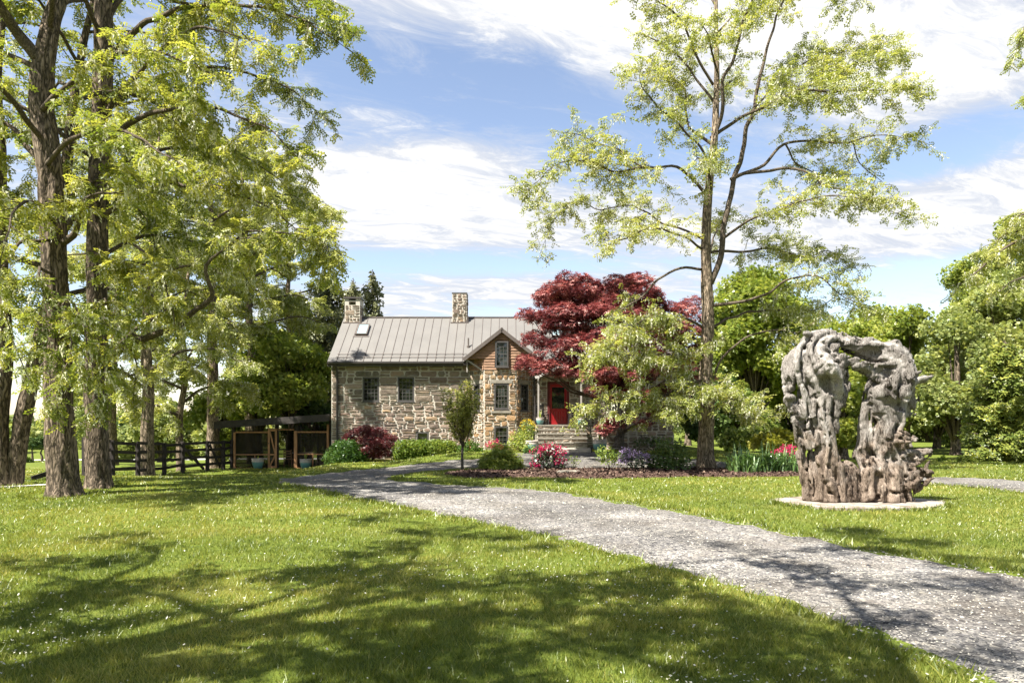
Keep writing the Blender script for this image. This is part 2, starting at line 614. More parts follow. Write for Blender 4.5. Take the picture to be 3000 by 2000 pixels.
near_left = plan([(1000, 1450), (1200, 1490), (1500, 1550), (1850, 1640), (2080, 1700), (2400, 1800), (2700, 1930)])
near_right = plan([(1140, 1404), (1230, 1411), (1400, 1424), (1700, 1450), (2000, 1500), (2300, 1560), (2600, 1620), (3000, 1685)])
tip = plan([(850, 1421), (790, 1411), (850, 1398), (1000, 1380), (1200, 1360), (1370, 1344)])
outer = list(tip) + [(0.6, 28.2), (2.6, 28.5), (4.4, 28.0), (6.3, 26.0), (8.8, 24.0), (11.5, 21.6), (14, 18.5), (14.9, 15), (14.2, 10), (11.0, 4.0), (7.5, -3), (4.0, -9),
                             (2.2, -8.5), (3.6, -4), (3.25, 1.0), (2.95, 3.0)] + near_left[::-1]
island = list(near_right) + [(6.3, 6.0), (8.2, 6.8), (10.0, 9.6), (11.2, 13.0), (11.3, 16.5), (9.8, 19.5), (7.4, 21.7), (5.0, 22.9), (2.2, 23.45), (-.6, 23.3), (-2.2, 22.9), (-3.4, 21.6)]


def smooth_poly(pts, step=.3, jit=.05):
    q = np.array(pts + [pts[0]], float)
    p = np.concatenate([q[-2:-1], q, q[1:2]])
    res = []
    for k in range(1, len(p) - 2):
        n = max(1, int(np.linalg.norm(p[k + 1] - p[k]) / step))
        t = (np.arange(n) / n)[:, None]
        a, b, d, e = p[k - 1], p[k], p[k + 1], p[k + 2]
        res.append(.5 * ((2 * b) + (-a + d) * t + (2 * a - 5 * b + 4 * d - e) * t ** 2 + (-a + 3 * b - 3 * d + e) * t ** 3))
    r = np.concatenate(res)
    return r + R.normal(0, jit, r.shape)


OUT = smooth_poly(outer, .3, .045)
ISL = smooth_poly(island, .3, .045)
bed = plan([(1310, 1392), (1330, 1384), (1480, 1376), (1640, 1374), (1800, 1375), (1960, 1374), (2060, 1374), (2200, 1374), (2330, 1375), (2355, 1384),
            (2340, 1394), (2200, 1397), (2020, 1396), (1900, 1399), (1700, 1402), (1560, 1398), (1400, 1400)])
BED = smooth_poly(bed, .3, .05)


def in_drive(x, y):
    return inpoly(x, y, OUT) & ~inpoly(x, y, ISL)


def sheet(name, loops, inside, cell, zoff, mat, mound=None):
    pts, edges = [], []
    for lp in loops:
        s = len(pts)
        pts += [Vector(p) for p in lp]
        edges += [(s + i, s + (i + 1) % len(lp)) for i in range(len(lp))]
    allp = np.concatenate(loops)
    lo, hi = allp.min(0), allp.max(0)
    gx, gy = np.meshgrid(np.arange(lo[0], hi[0], cell), np.arange(lo[1], hi[1], cell))
    gx, gy = gx.ravel() + R.normal(0, cell * .1, gx.size), gy.ravel() + R.normal(0, cell * .1, gx.size)
    k = inside(gx, gy)
    pts += [Vector((a, b)) for a, b in zip(gx[k], gy[k])]
    vv, ee, ff, _, _, _ = delaunay_2d_cdt(pts, edges, [], 0, 1e-4)
    V2 = np.array([(p[0], p[1]) for p in vv])
    T = np.array([f for f in ff if len(f) == 3])
    c = V2[T].mean(1)
    T = T[inside(c[:, 0], c[:, 1])]
    a = V2[T]
    area = (a[:, 1, 0] - a[:, 0, 0]) * (a[:, 2, 1] - a[:, 0, 1]) - (a[:, 2, 0] - a[:, 0, 0]) * (a[:, 1, 1] - a[:, 0, 1])
    T[area < 0] = T[area < 0][:, ::-1]
    z = gz(V2[:, 0], V2[:, 1]) + zoff
    dmin = np.full(len(V2), 9.0)
    for k_ in range(0, len(V2), 4000):
        dmin[k_:k_ + 4000] = np.sqrt(((V2[k_:k_ + 4000, None] - allp[None]) ** 2).sum(2).min(1))
    z = z - np.where(dmin < .03, zoff + .012, 0)
    if mound is not None:
        z = z + mound(V2)
    return mk(name, np.column_stack([V2, z]), T, mat, smooth=True)


# ------------------------------------------------------------------ lawn: one sheet to the horizon
def axis(core0, core1, step, far0, far1):
    a = [core0]
    d = step
    while a[0] > far0:
        d *= 1.22
        a.insert(0, a[0] - d)
    b = list(np.arange(core0 + step, core1, step))
    a += b
    d = step
    while a[-1] < far1:
        d *= 1.22
        a.append(a[-1] + d)
    return np.array(a)


ax_, ay_ = axis(-17, 17, .34, -900, 900), axis(-6, 40, .34, -300, 1800)
gx, gy = np.meshgrid(ax_, ay_, indexing='ij')
V = np.stack([gx, gy, gz(gx, gy)], -1).reshape(-1, 3)
i, j = np.meshgrid(np.arange(len(ax_) - 1), np.arange(len(ay_) - 1), indexing='ij')
nyy = len(ay_)
Q = np.stack([i * nyy + j, (i + 1) * nyy + j, (i + 1) * nyy + j + 1, i * nyy + j + 1], -1).reshape(-1, 4)
tag(mk('lawn', V, Q, M['lawn'], smooth=True), kind='structure')

drive = sheet('driveway', [OUT, ISL], in_drive, .5, .02, M['gravel'])
_me = drive.data
_c = np.array([p.center[:2] for p in _me.polygons])
_l = np.concatenate([np.array(near_left), np.array([(2.95, 3.0), (3.25, 1.0), (3.6, -4)])])
_l = spline(np.column_stack([_l, np.zeros(len(_l))]), .2)[:, :2]
_a = _me.attributes.new('var', 'FLOAT', 'FACE')
_a.data.foreach_set('value', np.sqrt(((_c[:, None] - _l[None]) ** 2).sum(2).min(1)).astype(np.float32))
tag(drive, kind='structure')


def bed_mound(V2):
    d = np.min(np.linalg.norm(V2[:, None] - BED[None], axis=2), 1)
    return -.03 + .09 * ss(0, .5, d) + .03 * vn(np.column_stack([V2 * 3, np.zeros(len(V2))]))


bedo = sheet('mulch_bed', [BED], lambda a, b: inpoly(a, b, BED), .22, .026, M['mulch'], bed_mound)
tag(bedo, kind='structure')

# the strip of pale track at the far left and the road across the field
def strip(name, pts, width, zoff, mat):
    q = spline(pts, .8)
    d = nrm(np.gradient(q, axis=0))
    s = np.column_stack([-d[:, 1], d[:, 0]]) * width / 2
    L, Rr = q + s, q - s
    V2 = np.concatenate([L, Rr])
    n = len(q)
    i = np.arange(n - 1)
    Q = np.stack([i, n + i, n + i + 1, i + 1], -1)
    return tag(mk(name, np.column_stack([V2, gz(V2[:, 0], V2[:, 1]) + zoff]), Q, mat), kind='structure')


M['pale_road'] = plain('pale_road', (.52, .50, .46), .95, .1, 0, .2, 2)
strip('track', [(-22, 15.8), (-17, 16.4), (-13.0, 17.0), (-11.2, 17.7)], .55, .03, M['pale_road'])
strip('field_road', [(-140, 90), (-90, 88), (-60, 89), (-30, 92), (0, 96)], 3.2, .06, M['pale_road'])

# ------------------------------------------------------------------ grass blades
TR = [(-9.96, 15.2, .75), (-10.5, 17.2, .7), (4.75, 22.4, .5), (-12.7, 17.4, .5)]
SLAB_C, SLAB_R = (6.85, 13.45), (1.62, 1.0)


def in_slab(x, y, g=0.0):
    return ((x - SLAB_C[0]) / (SLAB_R[0] + g)) ** 2 + ((y - SLAB_C[1]) / (SLAB_R[1] + g)) ** 2 < 1


def allowed(x, y):
    k = ~in_drive(x, y) & ~inpoly(x, y, BED) & ~in_slab(x, y, -.02)
    for tx, ty, tr in TR:
        k &= (x - tx) ** 2 + (y - ty) ** 2 > (tr * .8) ** 2
    k &= ~((y > 30.2) & (x > -8.3))
    return k


GV, GT, Gvar = [], [], []
gn = 0
for y0, y1, dens, hgt, wid in [(3.6, 6.5, 5200, .045, .0075), (6.5, 10, 2600, .047, .010), (10, 16, 900, .05, .016), (16, 24, 300, .055, .028), (24, 32, 120, .055, .045)]:
    xm = y1 * .80 + .6
    n = int(dens * 2 * xm * (y1 - y0))
    bx, by = R.uniform(-xm, xm, n), R.uniform(y0, y1, n)
    k = np.abs(bx) < by * .80 + .6
    bx, by = bx[k], by[k]
    pt = vn(np.column_stack([bx * .9, by * .9, np.full(len(bx), 3.3)]))
    pf = vn(np.column_stack([bx * 4.5, by * 4.5, np.full(len(bx), 8.3)]))
    k = allowed(bx, by) & (R.random(len(bx)) < .35 + .75 * pf)
    bx, by, pt, pf = bx[k], by[k], pt[k], pf[k]
    n = len(bx)
    hh = hgt * R.uniform(.45, 1.25, n) * (.65 + .75 * pf)
    az = R.uniform(0, 2 * np.pi, n)
    la = R.uniform(0, 2 * np.pi, n)
    ln = hh * R.uniform(.2, 1.1, n)
    base = np.column_stack([bx, by, gz(bx, by) - .004])
    s = np.column_stack([np.cos(az), np.sin(az), np.zeros(n)]) * (wid * R.uniform(.6, 1.3, n))[:, None] / 2
    tip = base + np.column_stack([np.cos(la) * ln, np.sin(la) * ln, hh])
    GV.append(np.stack([base - s, base + s, tip], 1).reshape(-1, 3))
    GT.append(np.arange(n * 3).reshape(-1, 3) + gn)
    gn += n * 3
    dry = (R.random(n) < .035 + .16 * ss(.55, .75, pt))
    Gvar.append(np.where(dry, R.uniform(.7, 1, n), np.clip(R.normal(.42, .17, n) + (pt - .5) * .75 + (pf - .5) * .25, 0, .8)))
# longer tufts along the driveway's edges and round trunks
ex, ey = [], []
for lp, sgn in ((OUT, 1), (ISL, 1)):
    sel = lp[(lp[:, 1] > 3.5) & (lp[:, 1] < 20)]
    rep = np.repeat(sel, 60, 0)
    q = rep + R.normal(0, .13, rep.shape)
    ex.append(q[:, 0]); ey.append(q[:, 1])
for tx, ty, tr in TR:
    t = R.uniform(0, 2 * np.pi, 500)
    rr = tr * R.uniform(.8, 1.15, 500)
    ex.append(tx + np.cos(t) * rr); ey.append(ty + np.sin(t) * rr)
t = R.uniform(0, 2 * np.pi, 2200)
ex.append(SLAB_C[0] + np.cos(t) * (SLAB_R[0] + R.normal(.03, .07, 2200))); ey.append(SLAB_C[1] + np.sin(t) * (SLAB_R[1] + R.normal(.03, .07, 2200)))
bx, by = np.concatenate(ex), np.concatenate(ey)
k = ~in_drive(bx + R.normal(0, .05, len(bx)), by + R.normal(0, .05, len(by))) & ~in_slab(bx, by, -.16)
bx, by = bx[k], by[k]
n = len(bx)
hh = R.uniform(.05, .12, n)
az, la = R.uniform(0, 2 * np.pi, n), R.uniform(0, 2 * np.pi, n)
ln = hh * R.uniform(.3, 1.1, n)
base = np.column_stack([bx, by, gz(bx, by) - .004])
s = np.column_stack([np.cos(az), np.sin(az), np.zeros(n)]) * (.0055 + .0006 * by)[:, None]
GV.append(np.stack([base - s, base + s, base + np.column_stack([np.cos(la) * ln, np.sin(la) * ln, hh])], 1).reshape(-1, 3))
GT.append(np.arange(n * 3).reshape(-1, 3) + gn)
Gvar.append(np.clip(R.normal(.35, .16, n), 0, .9))
gr = mk('grass', np.concatenate(GV), np.concatenate(GT), M['grass'], var=np.concatenate(Gvar))
tag(gr, kind='stuff')


def scatter_quads(name, pos, size, mat, var, flat=.4):
    n = len(pos)
    a = R.uniform(0, 2 * np.pi, n)
    u = np.column_stack([np.cos(a), np.sin(a), R.normal(0, flat, n)]) * size[:, None]
    v_ = np.column_stack([-np.sin(a), np.cos(a), R.normal(0, flat, n)]) * (size * R.uniform(.5, .9, n))[:, None]
    V = np.stack([pos - u, pos + v_ * .9, pos + u, pos - v_], 1).reshape(-1, 3)
    return mk(name, V, np.arange(n * 4).reshape(-1, 4), mat, var=var)


# fallen locust petals on lawn and gravel
n = 15000
yy_ = 3.7 + 22 * R.random(n) ** 1.7
xx_ = R.uniform(-1, 1, n) * (yy_ * .78 + .5)
cl = vn(np.column_stack([xx_ * .8, yy_ * .8, np.full(n, 1.5)]))
k = (R.random(n) < .06 + .85 * ss(.40, .78, cl)) & ~in_slab(xx_, yy_)
xx_, yy_ = xx_[k], yy_[k]
k = R.random(len(xx_)) < np.where(in_drive(xx_, yy_), .35, 1)
xx_, yy_ = xx_[k], yy_[k]
n = len(xx_)
pet = scatter_quads('fallen_petals', np.column_stack([xx_, yy_, gz(xx_, yy_) + .03 + .02 * R.random(n)]), R.uniform(.0055, .012, n) * (1 + yy_ * .008), M['petal'], R.random(n))
tag(pet, kind='stuff')

# loose stones of the driveway
n = 60000
yy_ = 3.6 + 14 * R.random(n) ** 1.6
xx_ = R.uniform(-1, 1, n) * (yy_ * .80 + .5)
k = in_drive(xx_ + R.normal(0, .07, n), yy_ + R.normal(0, .07, n))
xx_, yy_ = xx_[k], yy_[k]
n = len(xx_)
r = R.uniform(.0045, .011, n) * (1 + .045 * yy_) * np.where(R.random(n) < .06, 1.8, 1)
OCT = np.array([(1, 0, 0), (0, 1, 0), (-1, 0, 0), (0, -1, 0), (.1, .1, .6), (0, 0, -.4)], float)
OT = np.array([(0, 1, 4), (1, 2, 4), (2, 3, 4), (3, 0, 4)])
a = R.uniform(0, 2 * np.pi, n)
st = R.uniform(.55, 1.0, n)
Vx = OCT[:, 0] * R.uniform(.7, 1.2, (n, 6)); Vy = OCT[:, 1] * R.uniform(.7, 1.2, (n, 6)) * st[:, None]; Vz = OCT[:, 2] * R.uniform(.6, 1.2, (n, 6))
ca, sa = np.cos(a)[:, None], np.sin(a)[:, None]
V = np.stack([xx_[:, None] + (Vx * ca - Vy * sa) * r[:, None], yy_[:, None] + (Vx * sa + Vy * ca) * r[:, None],
              (gz(xx_, yy_) + .022)[:, None] + Vz * r[:, None]], -1).reshape(-1, 3)
T = (OT[None] + 6 * np.arange(n)[:, None, None]).reshape(-1, 3)
tag(mk('gravel', V, T, M['pebble'], var=np.repeat(np.clip(R.normal(.5, .26, n), 0, 1), 4)), kind='stuff')

# bark chips on the bed
n = 9000
lo, hi = BED.min(0), BED.max(0)
xx_, yy_ = R.uniform(lo[0], hi[0], n), R.uniform(lo[1], hi[1], n)
k = inpoly(xx_, yy_, BED)
xx_, yy_ = xx_[k], yy_[k]
n = len(xx_)
zz = gz(xx_, yy_) + .04 + bed_mound(np.column_stack([xx_, yy_]))
tag(scatter_quads('mulch_chips', np.column_stack([xx_, yy_, zz]), R.uniform(.02, .055, n), M['mulch_chip'], R.random(n), .5), kind='stuff')

# ------------------------------------------------------------------ stone house
M['mortar'] = plain('mortar', (.44, .405, .345), .95, .1, 0, .12, 9)
m, x, o = new_mat('stone')
a = x.n('ShaderNodeAttribute', attribute_name='col')
v = geo(x)
n1 = x.noise(v, 7, 7, .68, .4)
n2 = x.noise(v, 40, 4, .7)
c = x.mix(x.math('MULTIPLY', x.step(n1, .35, .7), .55), a.outputs['Color'], x.mix(.5, a.outputs['Color'], (.40, .33, .26)))
c = x.mix(x.math('MULTIPLY', x.step(n1, .62, .8), .5), c, (.10, .085, .075))
principled(x, o, c, .92, .15, 0, x.math('ADD', n1, x.math('MULTIPLY', n2, .4)), .8, .04)
M['stone'] = m
M['metal_roof'] = plain('metal_roof', (.148, .139, .127), .5, .4, .15, .07, 1.2)
M['roof_trim'] = plain('roof_trim', (.115, .095, .085), .5, .4, .2, .15, 3)
M['dark_trim'] = plain('dark_trim', (.050, .043, .040), .55, .35, 0, .2, 5)
M['frame'] = plain('frame', (.060, .055, .052), .5, .4, 0, .2, 5)
M['muntin'] = plain('muntin', (.085, .08, .075), .5, .4, 0, .15, 5)
M['lintel'] = plain('lintel', (.22, .20, .165), .9, .15, 0, .2, 4)
M['cedar'] = plain('cedar', (.27, .165, .108), .85, .15, 0, .45, 3.5, (1, 1, 5))
M['white_trim'] = plain('white_trim', (.46, .44, .41), .7, .2, 0, .08, 3)
M['post_grey'] = plain('post_grey', (.30, .275, .25), .7, .2, 0, .12, 3)
M['red_paint'] = plain('red_paint', (.25, .009, .012), .38, .4, 0, .18, 3)
M['dark_red'] = plain('dark_red', (.085, .014, .014), .5, .3, 0, .2, 3)
m, x, o = new_mat('window_glass')
n = x.noise(geo(x), 1.7, 2, .5)
principled(x, o, (.012, .015, .013), .04, .9, 0, n, .06, .05)
M['glass'] = m
m, x, o = new_mat('skylight_glass')
principled(x, o, (.22, .30, .31), .08, .9, 0)
M['skylight_glass'] = m

GREYS = [(.20, .175, .15), (.25, .215, .18), (.30, .255, .21), (.165, .14, .12), (.32, .25, .19), (.23, .18, .155), (.36, .31, .26), (.19, .18, .155)]
ROUGH = [(.30, .24, .21), (.34, .28, .24), (.24, .19, .17), (.38, .32, .28), (.28, .21, .18), (.20, .16, .145), (.40, .30, .21)]
OCHRE = [(.40, .27, .15), (.37, .24, .13), (.30, .235, .17), (.34, .28, .22), (.43, .32, .20), (.27, .20, .15), (.33, .21, .12)]


def stone_cells(W, z0, z1, openings, hr, wr, rng):
    """rough-coursed ashlar: blocks one or more thin stones high; returns u0,u1,z0,z1"""
    cuts = {z0, z1}
    for o_ in openings:
        cuts |= {min(max(o_[2], z0), z1), min(max(o_[3], z0), z1)}
    cuts = sorted(cuts)
    cells = []
    for a, b in zip(cuts[:-1], cuts[1:]):
        if b - a < .03:
            continue
        k = max(1, round((b - a) / rng.uniform(*hr)))
        e = np.linspace(a, b, k + 1)
        e[1:-1] += rng.uniform(-.18, .18, k - 1) * (b - a) / k
        for c0, c1 in zip(e[:-1], e[1:]):
            iv = [(0, W)]
            for o_ in openings:
                if o_[2] < (c0 + c1) / 2 < o_[3]:
                    iv = [q for (p0, p1) in iv for q in ((p0, min(p1, o_[0])), (max(p0, o_[1]), p1)) if q[1] - q[0] > .02]
            for p0, p1 in iv:
                u = p0
                while u < p1 - .02:
                    wd = rng.uniform(*wr) * (c1 - c0) / np.mean(hr) * .6 + rng.uniform(*wr) * .4
                    if p1 - u - wd < wr[0] * .8:
                        wd = p1 - u
                    q = rng.random()
                    u1 = u + wd
                    if q < .42 or c1 - c0 < hr[0] * .8:
                        cells.append((u, u1, c0, c1))
                    elif q < .72:
                        t = c0 + (c1 - c0) * rng.uniform(.38, .64)
                        for za, zb in ((c0, t), (t, c1)):
                            if rng.random() < .45 and wd > wr[0] * 1.1:
                                s_ = u + wd * rng.uniform(.35, .65)
                                cells += [(u, s_, za, zb), (s_, u1, za, zb)]
                            else:
                                cells.append((u, u1, za, zb))
                    elif q < .88:
                        s_ = u + wd * rng.uniform(.25, .75)
                        t = c0 + (c1 - c0) * rng.uniform(.38, .64)
                        cells += [(u, s_, c0, c1), (s_, u1, c0, t), (s_, u1, t, c1)]
                    else:
                        t1, t2 = c0 + (c1 - c0) * rng.uniform(.28, .38), c0 + (c1 - c0) * rng.uniform(.62, .72)
                        cells += [(u, u1, c0, t1), (u, u1, t1, t2), (u, u1, t2, c1)]
                    u = u1
    return cells


def stone_geo(cell, rng, gap=.016, proud=.032):
    """irregular block face in wall coordinates (u, out, z): 17 points, 8 + 8 faces"""
    u0, u1, a, b = cell
    g = gap * rng.uniform(.7, 1.35, 4)
    u0, u1, a, b = u0 + g[0], u1 - g[1], a + g[2], b - g[3]
    w_, h_ = max(u1 - u0, .015), max(b - a, .012)
    cu_, ch = min(w_ * .16, .045), min(h_ * .22, .03)
    p = np.array([(u0 + cu_, a), (u0 + w_ * .5, a), (u1 - cu_, a), (u1, a + h_ * .5), (u1 - cu_ * .7, b), (u0 + w_ * .5, b), (u0 + cu_, b), (u0, a + h_ * .5)])
    p += rng.normal(0, 1, (8, 2)) * (min(.012, w_ * .05), min(.009, h_ * .08))
    c = p.mean(0)
    fr = c + (p - c) * (1 - np.array([.022 / max(w_, .06), .018 / max(h_, .05)]))
    pr = proud * rng.uniform(.5, 1.3)
    back = np.column_stack([p[:, 0], np.full(8, -.03), p[:, 1]])
    front = np.column_stack([fr[:, 0], np.full(8, pr) + rng.normal(0, .006, 8), fr[:, 1]])
    mid = np.array([[c[0] + rng.normal(0, .1) * w_, pr + rng.uniform(.0, .022), c[1] + rng.normal(0, .1) * h_]])
    V = np.concatenate([back, front, mid])
    i = np.arange(8)
    j = (i + 1) % 8
    return V, np.stack([i, j, 8 + j, 8 + i], -1), np.stack([8 + i, 8 + j, np.full(8, 16)], -1)


def to_world(V, org, u, n):
    V = np.asarray(V, float)
    return np.asarray(org) + V[:, :1] * np.asarray(u) + V[:, 1:2] * np.asarray(n) + V[:, 2:] * np.array([0, 0, 1.0])


def lay_stones(cells, org, u, n, pals, parent, singles, rng, rest_name='stone_rest', gap=.014, proud=.032, orange=None):
    """the first 'singles' cells (largest) as sub-parts, the others joined"""
    cells = sorted(cells, key=lambda c: -(c[1] - c[0]) * (c[3] - c[2]))
    rv, rq, rt, rcq, rct, cnt = [], [], [], [], [], 0
    for k, cl in enumerate(cells):
        pal = pals(cl)
        col = np.array(pal[rng.integers(len(pal))]) * np.array([1.08, 1.0, .90]) * rng.uniform(.44, .82)
        V, Q, T = stone_geo(cl, rng, gap, proud)
        V = to_world(V, org, u, n)
        if k < singles:
            mk('stone', V, [Q, T], M['stone'], parent, col=np.tile(col, (16, 1)))
        else:
            rv.append(V); rq.append(Q + cnt); rt.append(T + cnt); cnt += 17
            rcq.append(np.tile(col, (8, 1))); rct.append(np.tile(col, (8, 1)))
    if rv:
        ob = mk(rest_name, np.concatenate(rv), [np.concatenate(rq), np.concatenate(rt)], M['stone'], parent, col=np.concatenate(rcq + rct))
        ob['kind'] = 'stuff'


def wall(name, org, u, n, W, z0, z1, openings, thick, mat, parent):
    """slab of wall with real openings"""
    us = sorted({0.0, W} | {q for o_ in openings for q in o_[:2]})
    zs = sorted({z0, z1} | {min(max(q, z0), z1) for o_ in openings for q in o_[2:4]})
    solid = np.array([[not any(o_[0] < (a + b) / 2 < o_[1] and o_[2] < (c + d) / 2 < o_[3] for o_ in openings) for c, d in zip(zs[:-1], zs[1:])] for a, b in zip(us[:-1], us[1:])])
    V, Q = [], []

    def quad(p):
        s = len(V)
        V.extend(p)
        Q.append((s, s + 1, s + 2, s + 3))
    for i in range(len(us) - 1):
        for j in range(len(zs) - 1):
            if not solid[i, j]:
                continue
            a, b, c, d = us[i], us[i + 1], zs[j], zs[j + 1]
            quad([(a, 0, c), (b, 0, c), (b, 0, d), (a, 0, d)])
            quad([(b, -thick, c), (a, -thick, c), (a, -thick, d), (b, -thick, d)])
            if i == 0 or not solid[i - 1, j]: quad([(a, -thick, c), (a, 0, c), (a, 0, d), (a, -thick, d)])
            if i == len(us) - 2 or not solid[i + 1, j]: quad([(b, 0, c), (b, -thick, c), (b, -thick, d), (b, 0, d)])
            if j == 0 or not solid[i, j - 1]: quad([(a, -thick, c), (b, -thick, c), (b, 0, c), (a, 0, c)])
            if j == len(zs) - 2 or not solid[i, j + 1]: quad([(a, 0, d), (b, 0, d), (b, -thick, d), (a, -thick, d)])
    return mk(name, to_world(np.array(V), org, u, n), np.array(Q), mat, parent)


class WF:
    """wall frame: boxes in wall coordinates"""
    def __init__(self, org, u, n):
        self.o, self.u, self.n = (np.asarray(q, float) for q in (org, u, n))

    def box(self, mb, u0, u1, d0, d1, z0, z1):
        c = self.o + self.u * (u0 + u1) / 2 + self.n * (d0 + d1) / 2 + np.array([0, 0, (z0 + z1) / 2])
        return mb.obox(c, self.u * (u1 - u0) / 2, self.n * (d1 - d0) / 2, (0, 0, (z1 - z0) / 2))


def window(wf, u0, u1, z0, z1, nx, nz, parent, rails=True, label=None):
    fw = .065
    b = MB()
    wf.box(b, u0, u0 + fw, -.12, .012, z0, z1)
    wf.box(b, u1 - fw, u1, -.12, .012, z0, z1)
    wf.box(b, u0 + fw, u1 - fw, -.12, .012, z1 - fw, z1)
    wf.box(b, u0 + fw, u1 - fw, -.12, .012, z0, z0 + fw)
    wn = b.build('window', M['frame'], parent)
    if label: wn['label'] = label
    b = MB()
    wf.box(b, u0 - .03, u1 + .03, .014, .05, z0 - .045, z0 - .003)
    b.build('sill', M['frame'], wn)
    a0, a1, c0, c1 = u0 + fw, u1 - fw, z0 + fw, z1 - fw
    du, dz_ = (a1 - a0) / nx, (c1 - c0) / nz
    for i in range(1, nx):
        b = MB()
        wf.box(b, a0 + i * du - .007, a0 + i * du + .007, -.085, -.055, c0, c1)
        b.build('muntin', M['muntin'], wn)
    for j in range(1, nz):
        b = MB()
        t = .014 if (rails and j == nz // 2) else .007
        wf.box(b, a0, a1, -.083, -.057 + (.01 if t > .01 else 0), c0 + j * dz_ - t, c0 + j * dz_ + t)
        b.build('muntin' if t < .01 else 'meeting_rail', M['muntin'], wn)
    for i in range(nx):
        for j in range(nz):
            b = MB()
            tl = R.normal(0, .0016, 2)
            p0 = [wf.o + wf.u * (a0 + (i + q) * du) + wf.n * (-.075 + tl[0] * (q - .5) + tl[1] * (r_ - .5)) + np.array([0, 0, c0 + (j + r_) * dz_]) for q, r_ in ((0, 0), (1, 0), (1, 1), (0, 1))]
            V = np.array(p0 + [q - wf.n * .006 for q in p0])
            b.add(V, BOXQ)
            b.build('pane', M['glass'], wn)
    return wn


HY0 = 31.0
XL, XR = -8.2, 7.35
ZE, ZR = 4.36, 6.80
house = thing('stone_house', 'stone farmhouse with grey standing seam metal roof, two chimneys and red front door', 'house', (-.4, HY0, 0))
rng = np.random.default_rng(21)
up = np.array([0, 0, 1.0])
nf = np.array([0, -1.0, 0])
uf = np.array([1.0, 0, 0])

# front wall west of the bay
WL = -1.92 - XL
w1 = (-6.79 - XL, -6.03 - XL, 2.59, 3.71)
w2 = (-5.20 - XL, -4.44 - XL, 2.59, 3.71)
w3 = (-4.34 - XL, -3.78 - XL, .78, 1.20)
d0 = (-1.66 - XL, -1.30 - XL + .3, -.2, .84)
w3 = (w3[0], w3[1], .70, 1.22)
op = [w1, w2, w3]
org = (XL, HY0, 0)
wa = wall('front_wall', org, uf, nf, WL, -.4, ZE - .05, op, .4, M['mortar'], house)
cells = stone_cells(WL, 2.42, ZE - .06, [w1, w2], (.20, .29), (.38, .82), rng)
cells += stone_cells(WL, -.3, 2.42, [w3], (.15, .21), (.28, .66), rng)
lay_stones(cells, org, uf, nf, lambda c: GREYS if c[2] > 2.4 else ROUGH, wa, 150, rng, 'stone_infill')
wf = WF(org, uf, nf)
for wv, nz in ((w1, 6), (w2, 6)):
    window(wf, wv[0] + .005, wv[1] - .005, wv[2] + .005, wv[3] - .005, 4, nz, house)
window(wf, w3[0] + .005, w3[1] - .005, w3[2] + .005, w3[3] - .005, 2, 2, house, False)
for wv in (w1, w2):
    b = MB()
    wf.box(b, wv[0] - .12, wv[1] + .12, .003, .03, wv[3] + .012, wv[3] + .09)
    b.build('lintel', M['lintel'], house)

# front wall behind the bay and east of it
door = (1.60, 2.60, 1.55, 3.50)
WR = XR - .93
org2 = (.93, HY0, 0)
op2 = [(door[0] - .93, door[1] - .93, door[2], door[3])]
wb = wall('entry_wall', org2, uf, nf, WR, -.2, ZE - .05, op2, .4, M['mortar'], house)
cells = stone_cells(WR, 0, ZE - .06, op2, (.17, .27), (.24, .60), rng)
lay_stones([c for c in cells if c[2] > 0], org2, uf, nf, lambda c: GREYS + ROUGH[:2], wb, 38, rng, 'stone_infill')
# the other sides of the body
b = MB()
b.box((XL, HY0 + .405, -1.2), (XR, HY0 + 5.6, ZE - .06))
b.box((-1.92, HY0 + .1, -.2), (.93, HY0 + .4, ZE - .06))
b.build('wall_core', M['mortar'], house)
V = np.array([(XL, HY0 + .01, ZE - .06), (XL, HY0 + 5.6, ZE - .06), (XL, HY0 + 2.8, ZR - .15), (XR, HY0 + .01, ZE - .06), (XR, HY0 + 5.6, ZE - .06), (XR, HY0 + 2.8, ZR - .15)])
mk('gable_core', V, [np.array([(0, 2, 1), (3, 4, 5)])], M['mortar'], house)
orgw = (XL, HY0 + 5.6, 0)
ww = wall('west_wall', (XL - .004, HY0 + 5.6, 0), (0, -1, 0), (-1, 0, 0), 5.57, -1.0, ZE - .05, [], .2, M['mortar'], house)
cells = stone_cells(5.56, -.9, ZE - .06, [], (.2, .28), (.35, .7), rng)
lay_stones(cells, (XL - .004, HY0 + 5.6, 0), (0, -1, 0), (-1, 0, 0), lambda c: GREYS, ww, 0, rng, 'stone_infill', .016, .006)
ea_ = wall('east_wall', (XR + .004, HY0 + .03, 0), (0, 1, 0), (1, 0, 0), 5.57, -.3, ZE - .05, [], .2, M['mortar'], house)
cells = stone_cells(5.56, -.2, ZE - .06, [], (.2, .28), (.35, .7), rng)
lay_stones(cells, (XR + .004, HY0 + .03, 0), (0, 1, 0), (1, 0, 0), lambda c: GREYS, ea_, 0, rng, 'stone_infill', .016, .006)

